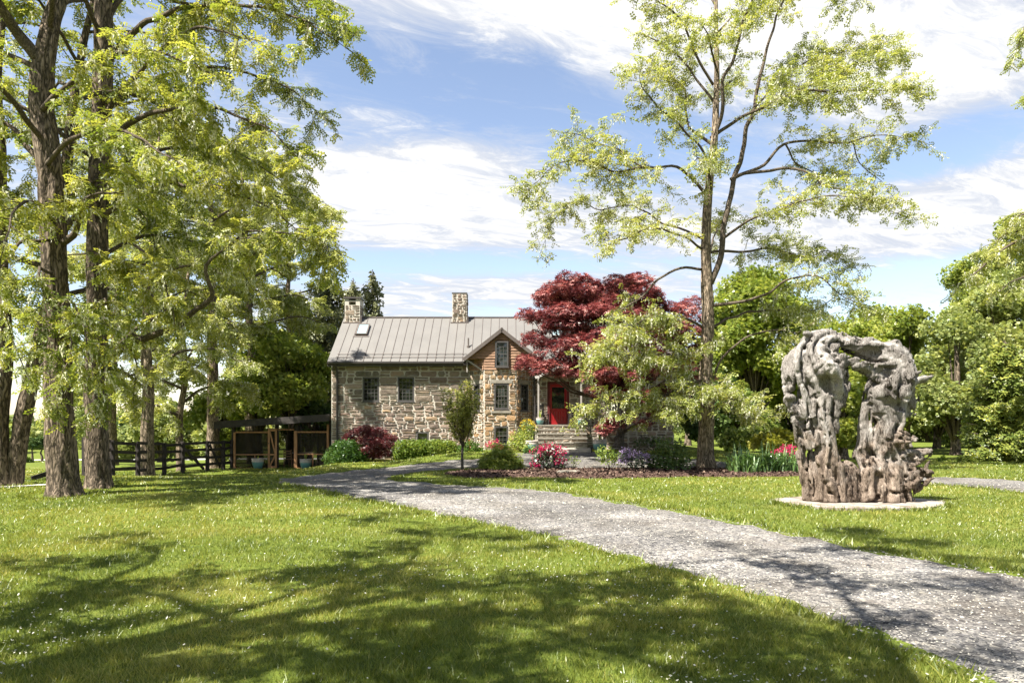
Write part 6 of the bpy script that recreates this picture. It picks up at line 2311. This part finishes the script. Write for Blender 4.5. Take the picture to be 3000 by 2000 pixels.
def foliage_part(name, lobes, dens, tmpl, size, mat, root, vmean=.5, vstd=.24, kvar=1.0, **kw):
    p, V, Q = lobe_leaves(lobes, dens, tmpl, size, **kw)
    n, k = len(p), len(tmpl)
    var = np.clip(R.normal(vmean, vstd, n) + (vn(p * 1.3) - .5) * .6 * kvar, 0, 1)
    o = mk(name, V, Q, mat, root, var=np.repeat(var, k))
    o['kind'] = 'stuff'
    return n


def crown_lobes(c, rx, ry, rz, n, rl, top=.0, flat=.8, zlo=-.55):
    """lobes spread through an ellipsoid, more of them outside"""
    L = []
    g = rdir(n, zlo, 1)
    for k in range(n):
        q = g[k] * R.uniform(.5, .98) ** .7
        r_ = rl * R.uniform(.7, 1.35)
        L.append((c[0] + q[0] * rx, c[1] + q[1] * ry, c[2] + q[2] * rz, r_, r_, r_ * flat))
    return L


def limbs_to(mb, base, lobes, r0, n=None, fork=.35):
    for k, l in enumerate(lobes if n is None else lobes[:n]):
        e = np.array(l[:3])
        a = np.array([base[0], base[1], base[2]])
        s = a + (np.array([e[0], e[1], e[2]]) - a) * np.array([.12, .12, fork * R.uniform(.6, 1.2)])
        q = spline(np.array([[*s, r0], [*(s * .5 + e * .5 + np.array([0, 0, (e[2] - s[2]) * .12])), r0 * .55], [*e, r0 * .18]]), .3)
        mb.tube(q[:, :3], q[:, 3], 5)


def bg_tree(label, px, pyt, pyb, wpx, Y, mat, name='leafy_tree', nl=26, rl=None, dens=26, size=.34, bark='bark', tmpl=CLUMP, group='trees beyond the garden', vmean=.5, flat=.8, trunk_r=.2, zlo=-.7):
    x_ = (px - CX) / F * Y
    g0 = np.array([x_, Y, float(gz(x_, Y))])
    zt, zb_ = EYE + (HY - pyt) / F * Y, EYE + (HY - pyb) / F * Y
    rx = wpx / 2 / F * Y
    rz = (zt - zb_) / 2
    t = thing(name, label, 'tree', g0, group)
    c = (x_, Y, (zt + zb_) / 2)
    rl = rl or max(.5, min(rx, rz) * .36)
    lob = crown_lobes(c, max(.3, rx - rl * .6), max(.3, rx - rl * .6), max(.3, rz - rl * .5), nl, rl, flat=flat, zlo=zlo)
    path = np.array([[*(g0 + np.array([R.normal(0, .1) * f, R.normal(0, .1) * f, (zt - g0[2]) * .8 * f - .1])), trunk_r * (1 - f) + .03] for f in np.linspace(0, 1, 5)])
    trunk_part(t, path, bark, 14, .03, 1.2, .3)
    mb = MB()
    limbs_to(mb, g0 + np.array([0, 0, max(.3, zb_ - g0[2])]), lob, trunk_r * .4, None, .3)
    mb.build('branches', M['twig'], t, smooth=True)['kind'] = 'stuff'
    n = foliage_part('crown', lob, dens, tmpl, size, M[mat], t, vmean)
    counts[label[:18]] = n
    return t


# Japanese maple before the east half of the house
mb0 = P(1815, 1300, 27.2); mb0[2] = gz(mb0[0], mb0[1])
mt = thing('japanese_maple', 'large red-leaved maple spreading in front of the house right of the door', 'tree', mb0)
fm = Foliage()
MY = 27.2
mtr = px_path([(1812, 1312, MY, .17), (1818, 1270, MY, .15), (1830, 1230, MY, .14), (1826, 1180, MY, .13)])
trunk_part(mt, mtr, 'maple_bark', 20, .03, 1.5, .35)
pads = []
PAD = [(1590, 862, 26.6, 70), (1560, 905, 26.2, 55), (1645, 845, 27.4, 80), (1700, 820, 27.8, 75), (1770, 850, 26.8, 85), (1840, 835, 27.8, 80), (1905, 850, 27.2, 75), (1965, 890, 27.6, 70), (2010, 950, 27.2, 55),
       (1600, 930, 25.8, 70), (1660, 905, 25.6, 80), (1735, 900, 25.4, 85), (1810, 905, 25.5, 85), (1880, 915, 25.8, 80), (1950, 960, 26.0, 70), (1575, 975, 25.8, 60), (1640, 985, 25.2, 75), (1710, 975, 24.9, 80), (1790, 985, 25.0, 80), (1870, 1000, 25.2, 75),
       (1555, 1030, 25.6, 48), (1535, 1050, 25.3, 38), (1625, 1045, 25.0, 62), (1690, 1050, 24.8, 65), (1755, 1060, 24.8, 65), (1830, 1080, 24.9, 70), (1900, 1060, 25.6, 65), (1960, 1040, 26.4, 60),
       (1600, 1072, 25.6, 40), (1740, 1120, 25.2, 50), (1800, 1140, 25.0, 60), (1870, 1140, 25.3, 60), (1930, 1120, 26.0, 55), (1780, 1215, 25.0, 42), (1760, 1240, 24.9, 26), (1840, 1200, 25.6, 50), (1910, 1190, 26.2, 50),
       (1700, 880, 28.9, 80), (1790, 870, 29.2, 90), (1880, 890, 29.0, 80), (1960, 950, 28.8, 70), (1660, 960, 28.6, 70), (2000, 1010, 28.0, 55), (2040, 1090, 26.5, 40), (2100, 1130, 26.3, 30)]
PAD += [(1600, 835, 26.8, 30), (1575, 870, 26.4, 26), (1680, 805, 27.2, 28), (1650, 812, 27.0, 22), (1745, 815, 27.4, 26), (1540, 905, 26.0, 24), (1820, 812, 27.6, 28), (1700, 790, 27.4, 18)]
for px, py, Y, r_ in PAD:
    c = P(px + 14, py + 22, Y)
    rr = r_ / F * Y * 1.0
    for _ in range(5):
        o_ = R.normal(0, .40, 3) * rr * np.array([1, 1, .55])
        s_ = R.uniform(.32, .7)
        pads.append((*(c + o_), rr * s_, rr * s_, rr * s_ * .5))
    tr0 = mtr[-1, :3] if py < 1150 else mtr[1, :3]
    f_mid = tr0 * .5 + c * .5 + np.array([0, 0, -.12 * (c[2] - tr0[2])]) + R.normal(0, .15, 3)
    fm.limb([(*tr0, .07), (*f_mid, .045), (*(c - np.array([0, 0, .05])), .012)], 6)
fm.mb.build('branches', M['twig'], mt, smooth=True)['kind'] = 'stuff'
counts['maple'] = foliage_part('crown', pads, 90, PALM, .15, M['maple_leaf'], mt, .60, vstd=.30, kvar=1.7, upb=.7, zcut=-.55, rnd=.5, shell=.25)

# low laceleaf maple by the wall
ll_ = P(1090, 1345, 29.3); ll_[2] = gz(ll_[0], ll_[1])
t = thing('laceleaf_maple', 'low weeping purple-red laceleaf maple between the round boxwood and the clipped hedge', 'shrub', ll_)
lob = []
for px, py, Y, r_ in [(1040, 1270, 29.6, 26), (1070, 1262, 29.5, 30), (1105, 1268, 29.4, 32), (1135, 1285, 29.3, 28), (1080, 1290, 29.0, 34), (1110, 1300, 28.8, 34), (1140, 1310, 29.0, 26), (1085, 1315, 28.8, 30), (1120, 1330, 28.8, 28), (1035, 1290, 29.6, 22), (1020, 1280, 29.8, 18), (1095, 1335, 29.0, 22)]:
    c = P(px, py, Y); rr = r_ / F * Y
    lob.append((*c, rr, rr, rr * .55))
mbb = MB(); limbs_to(mbb, ll_, lob, .04); mbb.build('stems', M['maple_bark'], t, smooth=True)['kind'] = 'stuff'
foliage_part('crown', lob, 420, PALM, .085, M['laceleaf'], t, .5, upb=.6, zcut=-.6)


def bush(name, label, cat, lobs, dens, tmpl, size, mat, group=None, stems=.02, vmean=.5, blossom=None, **kw):
    """bush from lobes given as px, py, Y, rpx, squash"""
    L = []
    for l in lobs:
        c = P(*l[:3]); rr = l[3] / F * l[2]
        L.append((*c, rr, rr, rr * (l[4] if len(l) > 4 else .8)))
    a = np.array(L)
    bx = a[:, :2].mean(0)
    base = np.array([bx[0], bx[1], float(gz(bx[0], bx[1]))])
    t = thing(name, label, cat, base, group)
    mbb = MB()
    limbs_to(mbb, base, L, stems, None, .1)
    mbb.build('stems', M['twig'], t, smooth=True)['kind'] = 'stuff'
    counts[label[:18]] = foliage_part('foliage', L, dens, tmpl, size, M[mat], t, vmean, **kw)
    if blossom:
        bl, bn, bs, bmat = blossom
        Lb = []
        src = [L[k] for k in bl] if bl else L
        for k in range(bn):
            l = src[R.integers(len(src))]
            d = rdir(1, -.1, 1)[0]
            d[1] = -abs(d[1]) * .6 if R.random() < .75 else d[1]
            d = nrm(d)
            p = np.array(l[:3]) + d * np.array(l[3:]) * R.uniform(.9, 1.12)
            Lb.append((*p, bs, bs, bs * .85))
        foliage_part('blossom', Lb, 26 / (bs * bs) / 4.2 / 3, SINGLE, bs * .95, M[bmat], t, .5, upb=.2, shell=.2, rnd=.5)
    return t


bush('boxwood', 'large rounded dark boxwood at the corner of the house beside the screen porch', 'shrub',
     [(1010, 1330, 29.0, 48, .8), (985, 1335, 29.0, 36, .9), (1040, 1330, 28.9, 38, .9), (1000, 1312, 29.2, 30, .8), (1030, 1308, 29.2, 28, .8), (970, 1345, 28.8, 25, 1), (1055, 1345, 28.8, 25, 1), (1010, 1345, 28.6, 40, .8)], 400, CLUMP, .085, 'box_leaf', vmean=.45)
hx = [(px, 1312 + .03 * abs(px - 1240), 29.0 + d, 30, .85) for px in range(1180, 1330, 22) for d in (-.25, .3)] + [(px, 1333, 28.8, 27, .8) for px in range(1172, 1335, 20)]
bush('clipped_hedge', 'long clipped bright green hedge below the two house windows', 'hedge', hx, 300, CLUMP, .085, 'hedge_leaf', vmean=.58)
bush('round_bush', 'low round green bush at the end of the hedge behind the small columnar tree', 'shrub', [(1375, 1318, 29.0, 34, .85), (1398, 1328, 28.9, 24, .9), (1350, 1326, 28.9, 26, .9)], 300, CLUMP, .09, 'box_leaf', vmean=.6)

# small upright tree in the gravel loop
sb0 = G(1355, 1378)
t = thing('columnar_tree', 'small upright tree with a slim grey stem at the tip of the mulch bed', 'tree', sb0)
SYY = sb0[1]
stem = px_path([(1355, 1385, SYY, .05), (1354, 1340, SYY, .045), (1355, 1310, SYY, .042)])
V, Q, T = tube(spline(stem, .1)[:, :3], spline(stem, .1)[:, 3], 12)
mk('trunk', V, [Q, T], M['maple_bark'], t, smooth=True)
fc = Foliage()
for k in range(34):
    ex = R.normal(0, 1) * .5
    top = R.uniform(1120, 1235)
    w_ = 68 * (1 - .35 * abs((top - 1190) / 90))
    e = P(1352 + np.clip(ex, -1, 1) * w_, top, SYY + R.normal(0, .33))
    s0 = stem[-1, :3] + np.array([0, 0, R.uniform(-.1, .5)])
    midp = s0 * .45 + e * .55 + np.array([(e[0] - s0[0]) * .25, (e[1] - s0[1]) * .2, 0])
    c, _ = fc.limb([(*s0, .018), (*midp, .011), (*e, .004)], 5)
    fc.dress(c, .10, .075, (.16, .50), .034, .5, .05, .0, .6, .25, rad=.003)
counts['columnar'] = fc.build(t, SINGLE, .085, M['locust_leaf_pale'], None, .1, 'twig', .72)
del fc

# ---- planting in the bed
by = lambda px: float(G(px, 1380)[1])
q = by(1468)
bush('peony_bush', 'bright green leafy peony bush right of the small columnar tree', 'shrub', [(1468, 1345, q, 46, .75), (1440, 1352, q, 34, .8), (1500, 1350, q, 32, .8), (1470, 1322, q, 32, .7), (1420, 1362, q, 20, .8), (1515, 1362, q, 18, .8), (1450, 1365, q - .2, 34, .6), (1490, 1366, q - .2, 30, .6)],
     230, PALM, .12, 'fresh_leaf', vmean=.5)
bush('rose_bush', 'red-pink flowers rising behind the peony against the lower bay window', 'shrub', [(1450, 1300, 28.4, 16, .7), (1436, 1306, 28.4, 10, .7), (1462, 1308, 28.4, 10, .8)], 260, SINGLE, .09, 'green_leaf', blossom=(None, 14, .075, 'pink_flower'))
q = by(1605)
bush('rhododendron', 'magenta rhododendron in full flower in the bed before the stone steps', 'shrub', [(1605, 1325, q, 30, .8), (1580, 1330, q, 24, .8), (1632, 1332, q, 26, .8), (1610, 1350, q, 26, .7), (1578, 1350, q, 16, .7), (1640, 1358, q, 16, .7), (1568, 1362, q, 9, .7), (1605, 1312, q, 20, .8)],
     130, SINGLE, .15, 'rhodo_leaf', stems=.025, vmean=.45, blossom=(None, 52, .085, 'pink_flower'))
q = by(1683)
bush('azalea', 'tiny thin-stemmed leafy sapling beside the flat rock', 'plant', [(1680, 1342, q, 13, .7), (1692, 1350, q, 10, .7), (1668, 1352, q, 9, .7), (1683, 1362, q, 9, .6)], 150, SINGLE, .10, 'green_leaf', stems=.010)
q = by(1790)
bush('azalea', 'yellow-green topped shrub on thin bare stems left of the lilac rhododendron', 'shrub', [(1770, 1322, q, 24, .7), (1785, 1335, q, 22, .7), (1760, 1340, q, 16, .7), (1805, 1338, q, 18, .7), (1812, 1350, q, 14, .6), (1780, 1348, q, 20, .6)], 190, SINGLE, .105, 'hedge_leaf', stems=.011, vmean=.5)
q = by(1860)
bush('rhododendron', 'low lilac-flowered rhododendron between the yellow-green shrub and the dark broadleaf bush', 'shrub', [(1840, 1335, q, 24, .8), (1875, 1342, q, 24, .8), (1858, 1355, q, 24, .8), (1895, 1358, q, 13, .8), (1828, 1350, q, 12, .8), (1860, 1368, q, 16, .7)],
     170, SINGLE, .12, 'rhodo_leaf', stems=.02, blossom=([0, 1, 4], 30, .08, 'lilac_flower'))
q = by(1960)
bush('broadleaf_bush', 'dark green broad-leaved bush in the bed left of the tall locust trunk', 'shrub', [(1960, 1335, q, 44, .9), (1930, 1345, q, 32, .9), (1992, 1345, q, 30, .9), (1942, 1305, q, 24, 1), (1985, 1308, q, 22, 1), (1960, 1360, q - .2, 44, .5), (2006, 1362, q - .1, 20, .6), (1915, 1362, q - .1, 18, .7)],
     150, SINGLE, .15, 'dark_leaf', vmean=.62)
q = by(2300)
bush('rhododendron', 'magenta rhododendron half hidden behind the left edge of the driftwood sculpture', 'shrub', [(2310, 1345, q, 36, .8), (2300, 1328, q, 26, .8), (2330, 1350, q, 30, .8), (2335, 1372, q, 24, .7), (2290, 1360, q, 24, .7)], 150, SINGLE, .13, 'rhodo_leaf', stems=.025, blossom=([0, 1], 26, .09, 'pink_flower'))
bush('spirea', 'golden yellow leafy shrub behind the strap-leaved clump', 'shrub', [(2240, 1290, 25.5, 36, .7), (2280, 1280, 25.8, 40, .7), (2320, 1292, 25.5, 36, .7), (2210, 1300, 25.3, 22, .8), (2265, 1305, 25.2, 40, .7)], 190, CLUMP, .13, 'gold_leaf')
bush('flowering_bush', 'leafy plant with small yellow flowers at the right corner of the stone bay', 'shrub', [(1545, 1245, 29.4, 20, .8), (1552, 1258, 29.3, 22, .8), (1535, 1262, 29.3, 16, .8), (1548, 1275, 29.2, 20, .8)], 260, SINGLE, .10, 'green_leaf', blossom=([0, 1], 26, .045, 'yellow_flower'))
bush('climbing_hydrangea', 'light green shrub spreading at the foot of the stone bay, under the yellow flowers', 'shrub', [(1515, 1285, 29.0, 24, .8), (1535, 1280, 28.9, 22, .8), (1505, 1300, 28.8, 20, .7), (1530, 1300, 28.6, 24, .7), (1545, 1312, 28.4, 20, .6)], 240, SINGLE, .11, 'fresh_leaf')
bush('boxwood', 'small round dark boxwood beside the big pot left of the steps', 'shrub', [(1545, 1322, 27.6, 16, .8), (1556, 1326, 27.5, 12, .8)], 300, CLUMP, .08, 'box_leaf')

# strap-leaved clump
q0 = np.array([*G(2235, 1388)])
t = thing('daylily_clump', 'tall clump of arching green strap leaves left of the sculpture', 'plant', q0)
V, Q, var = [], [], []
for k in range(760):
    bx = q0[0] + R.normal(0, .52); byy = q0[1] + R.normal(.1, .30)
    bx = np.clip(bx, q0[0] - 1.0, q0[0] + 1.05)
    b_ = np.array([bx, byy, float(gz(bx, byy)) + .05])
    a = R.uniform(0, 2 * np.pi); d = np.array([math.cos(a), math.sin(a), 0]); s = np.array([-d[1], d[0], 0])
    H_ = R.uniform(.45, 1.05); ln = R.uniform(.15, .95) * H_
    i0 = len(V)
    for f in (0, .3, .6, .85, 1.0):
        c = b_ + d * ln * f ** 2 + np.array([0, 0, H_ * (f - .42 * f ** 3 * (ln / H_ > .3))])
        w_ = .023 * (1 - f ** 2 * .95)
        V += [c - s * w_, c + s * w_]
    Q += [(i0 + 2 * m_, i0 + 2 * m_ + 1, i0 + 2 * m_ + 3, i0 + 2 * m_ + 2) for m_ in range(4)]
    var += [np.clip(R.normal(.5, .25), 0, 1)] * 4
mk('leaves', np.array(V), np.array(Q), M['lily_leaf'], t, var=var)['kind'] = 'stuff'

# ------------------------------------------------------------------ trees beyond
bg_tree('tall green maple right behind the locust trunk', 2215, 775, 1240, 310, 46, 'fresh_leaf', 'maple_tree', 42, dens=34, size=0.274)
bg_tree('broad yellow-green maple behind the sculpture top', 2540, 865, 1330, 330, 42, 'fresh_leaf', 'maple_tree', 34, dens=34, size=0.258)
bg_tree('rounded green tree right of the sculpture', 2655, 885, 1340, 270, 38, 'fresh_leaf', 'maple_tree', 26, dens=37, size=0.228, vmean=.6)
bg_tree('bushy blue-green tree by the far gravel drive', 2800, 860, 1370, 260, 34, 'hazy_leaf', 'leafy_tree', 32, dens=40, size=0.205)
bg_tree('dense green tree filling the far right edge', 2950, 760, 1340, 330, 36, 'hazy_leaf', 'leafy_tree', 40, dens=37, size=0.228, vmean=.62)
bg_tree('green tree seen through the gap of the sculpture', 2470, 1080, 1360, 150, 30, 'fresh_leaf', 'leafy_tree', 20, dens=46, size=0.190, vmean=.62)
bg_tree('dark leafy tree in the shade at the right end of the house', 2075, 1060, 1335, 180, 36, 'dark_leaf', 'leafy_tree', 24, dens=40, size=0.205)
bg_tree('mid-green tree behind the yellow shrub', 2180, 1110, 1330, 200, 37, 'green_leaf', 'leafy_tree', 24, dens=40, size=0.205)
bg_tree('light green tree between the locust and the sculpture', 2330, 1010, 1330, 190, 50, 'fresh_leaf', 'leafy_tree', 24, dens=34, size=0.258)
bg_tree('olive green tree behind the left shoulder of the sculpture', 2395, 930, 1330, 150, 55, 'hazy_leaf', 'leafy_tree', 22, dens=31, size=0.289)
bg_tree('tall pale tree rising behind the far gravel drive', 2870, 700, 1330, 250, 50, 'fresh_leaf', 'leafy_tree', 32, dens=31, size=0.243)
bg_tree('yellow-green tree just behind the arch of the sculpture', 2430, 895, 1330, 190, 52, 'fresh_leaf', 'leafy_tree', 26, dens=31, size=0.258)
bg_tree('light green tree closing the gap beside the right-hand spurs of the sculpture', 2745, 905, 1345, 190, 44, 'fresh_leaf', 'leafy_tree', 24, dens=30, size=.25)
bg_tree('light green tree behind the house, between the red maple and the locust trunk', 2015, 950, 1320, 170, 47, 'fresh_leaf', 'leafy_tree', 22, dens=30, size=.25)
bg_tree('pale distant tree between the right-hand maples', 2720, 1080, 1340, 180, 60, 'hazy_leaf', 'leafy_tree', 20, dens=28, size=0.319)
bg_tree('tall thin-topped tree above the far right trees', 2960, 640, 1000, 170, 44, 'fresh_leaf', 'leafy_tree', 22, dens=28, size=0.243)
bg_tree('deep green tree shading the porch roof', 850, 950, 1260, 270, 37, 'fresh_leaf', 'leafy_tree', 32, dens=43, size=0.205, vmean=.55)
bg_tree('bright green tree left of the spruce', 760, 1000, 1290, 220, 40, 'fresh_leaf', 'leafy_tree', 28, dens=40, size=0.228)
bg_tree('green thicket tree behind the fence posts', 640, 1120, 1370, 190, 41, 'fresh_leaf', 'leafy_tree', 24, dens=40, size=0.228)
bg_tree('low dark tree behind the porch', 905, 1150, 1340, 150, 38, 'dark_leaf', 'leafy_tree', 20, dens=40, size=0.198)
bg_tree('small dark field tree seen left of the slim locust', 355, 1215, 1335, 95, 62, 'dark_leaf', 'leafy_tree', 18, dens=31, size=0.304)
bg_tree('pale green tree beyond the fence rails', 470, 1170, 1350, 170, 56, 'hazy_leaf', 'leafy_tree', 22, dens=31, size=0.289)
bg_tree('small spreading field tree in front of the far road', 95, 1282, 1314, 34, 82, 'dark_leaf', 'field_tree', 10, dens=25, size=0.380, trunk_r=.14)
bg_tree('low spreading field tree right beside the other at the far road', 122, 1280, 1316, 36, 84, 'dark_leaf', 'field_tree', 10, dens=25, size=0.380, trunk_r=.14)


def conifer(label, px, pyt, pyb, wpx, Y, mat, droop, group, n=60, size=.30, dens=1.0, name='spruce_tree'):
    x_ = (px - CX) / F * Y
    g0 = np.array([x_, Y, float(gz(x_, Y))])
    zt, zb_ = EYE + (HY - pyt) / F * Y, max(g0[2] + .3, EYE + (HY - pyb) / F * Y)
    t = thing(name, label, 'tree', g0, group)
    V, Q, T = bark_trunk(np.array([[*g0, .26], [x_, Y, (zt + g0[2]) / 2, .15], [x_, Y, zt, .02]]), 12, .03, 1, .3)
    mk('trunk', V, [Q, T], M['bark'], t, smooth=True)
    mb_ = MB(); P_, F_ = [], []
    rx = wpx / 2 / F * Y
    az = 0
    for k in range(n):
        f = (k / n) ** .9
        z = zt - (zt - zb_) * f
        az += 2.4
        L = rx * (f ** .5) * R.uniform(.45, 1.2) + .12
        d = np.array([math.cos(az), math.sin(az), 0])
        a = np.array([x_, Y, z])
        c = [a, a + d * L * .5 + np.array([0, 0, -droop * L * .25]), a + d * L + np.array([0, 0, -droop * L * .25 + .1 * L])]
        q = spline(np.array(c), .2)
        mb_.tube(q, np.linspace(.035, .008, len(q)), 4)
        m_ = int(L * 34 * dens) + 8
        tt = R.uniform(.12, 1, m_) * (len(q) - 1)
        i = np.minimum(len(q) - 2, tt.astype(int))
        p = q[i] + (q[i + 1] - q[i]) * (tt - i)[:, None]
        side = np.array([-d[1], d[0], 0])
        p = p + side * R.normal(0, .16 * L * .5, (m_, 1)) + np.array([0, 0, -1.0]) * np.abs(R.normal(0, .22 * droop * 1.3, (m_, 1)))
        P_.append(p); F_.append(nrm(d * .6 + np.array([0, 0, -droop]) + R.normal(0, .35, (m_, 3))))
    mb_.build('branches', M['twig'], t, smooth=True)['kind'] = 'stuff'
    p, f = np.concatenate(P_), np.concatenate(F_)
    V, Q = place(SPRAY, p, f, nrm(np.array([0, -.3, 1.0]) + R.normal(0, .5, p.shape)), size * R.uniform(.6, 1.3, len(p)))
    var = np.clip(R.normal(.5, .25, len(p)) + (vn(p * 1.2) - .5) * .5, 0, 1)
    mk('crown', V, Q, M[mat], t, var=np.repeat(var, len(SPRAY)))['kind'] = 'stuff'
    counts[label[:18]] = len(p)


conifer('drooping spruce directly behind the left chimney', 1035, 815, 1250, 200, 44, 'spruce_needle', 1.1, 'spruces behind the house', 70)
conifer('tall weeping spruce behind the green trees left of the chimney', 960, 800, 1250, 230, 47, 'spruce_needle', 1.2, 'spruces behind the house', 84, .34)
conifer('ragged spruce farther left of the chimney, its top bare', 880, 850, 1240, 190, 50, 'spruce_needle', 1.1, 'spruces behind the house', 70, .36)
conifer('slim spruce tip right of the left chimney', 1092, 790, 1150, 110, 47, 'spruce_needle', 1.2, 'spruces behind the house', 46, .36)
conifer('feathery yellow-green hemlock at the far right beside the drive', 2945, 1000, 1385, 210, 29, 'hemlock_needle', .5, None, 110, .24, 1.9, 'hemlock_tree')

bush('round_bush', 'small bright round bush on the grass at the right bend of the drive', 'shrub', [(2832, 1352, 28, 24, .9), (2820, 1362, 28, 18, .8), (2845, 1362, 28, 18, .8)], 170, CLUMP, .13, 'fresh_leaf')
bush('round_bush', 'smaller yellowish bush just right of the sculpture base across the drive', 'shrub', [(2762, 1350, 29, 16, .9), (2755, 1360, 29, 12, .8), (2772, 1360, 29, 12, .8)], 170, CLUMP, .13, 'hedge_leaf')
bush('field_bush', 'round dark bush in the far left field', 'shrub', [(72, 1352, 46, 18, .9), (60, 1360, 46, 13, .8), (85, 1362, 46, 12, .8)], 60, CLUMP, .28, 'dark_leaf')
bush('field_bush', 'low grey-green bush right of the dark bush in the field', 'shrub', [(108, 1358, 48, 11, .8), (118, 1360, 48, 9, .7)], 60, CLUMP, .26, 'hazy_leaf')
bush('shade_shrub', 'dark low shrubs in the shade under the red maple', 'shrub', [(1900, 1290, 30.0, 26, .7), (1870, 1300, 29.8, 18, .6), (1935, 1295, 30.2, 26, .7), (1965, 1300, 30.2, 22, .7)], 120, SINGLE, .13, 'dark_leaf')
bush('viburnum', 'loose light green shrub between the locust trunk and the yellow shrub', 'shrub', [(2150, 1275, 26.5, 30, .9), (2120, 1290, 26.5, 22, .9), (2175, 1295, 26.4, 26, .9), (2200, 1265, 26.8, 30, .8), (2145, 1305, 26.2, 26, .7)], 110, CLUMP, .15, 'green_leaf')

# the wooded edge across the fields and behind the garden: far masses
def wood(name, cx, n, mat, size, spread, dens=16):
    L = []
    for k in range(n):
        x_, y_, r_, h_ = cx(k)
        z = float(gz(x_, y_))
        for _ in range(4):
            L.append((x_ + R.normal(0, r_ * .5), y_ + R.normal(0, r_ * .4), z + h_ * R.uniform(.25, .78), r_ * R.uniform(.45, .75), r_ * R.uniform(.45, .75), h_ * R.uniform(.18, .3)))
    p, V, Q = lobe_leaves(L, dens, CLUMP, size)
    var = np.clip(R.normal(.5, .2, len(p)) + (vn(p * .3) - .5) * .8, 0, 1)
    o = mk(name, V, Q, M[mat], None, var=np.repeat(var, 3))
    counts[name] = len(p)
    tag(o, kind='stuff')


wood('woods_behind', lambda k: (-45 + k * 6.0 + R.normal(0, 1.5), -38 + R.normal(0, 4), 5.0, R.uniform(9, 15)), 16, 'green_leaf', .9, 0, 1.4)
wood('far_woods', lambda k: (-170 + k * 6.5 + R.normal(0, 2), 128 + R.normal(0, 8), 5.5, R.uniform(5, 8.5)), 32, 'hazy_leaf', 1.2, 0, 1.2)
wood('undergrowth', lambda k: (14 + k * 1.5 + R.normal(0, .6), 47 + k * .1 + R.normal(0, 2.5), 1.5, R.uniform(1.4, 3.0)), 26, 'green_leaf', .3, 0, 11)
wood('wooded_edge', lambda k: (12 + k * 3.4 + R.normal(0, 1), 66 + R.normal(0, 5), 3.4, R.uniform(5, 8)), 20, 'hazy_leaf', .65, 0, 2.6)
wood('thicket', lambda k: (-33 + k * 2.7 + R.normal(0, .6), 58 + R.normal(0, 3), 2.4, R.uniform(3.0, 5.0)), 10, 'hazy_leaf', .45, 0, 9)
print('COUNTS', counts)
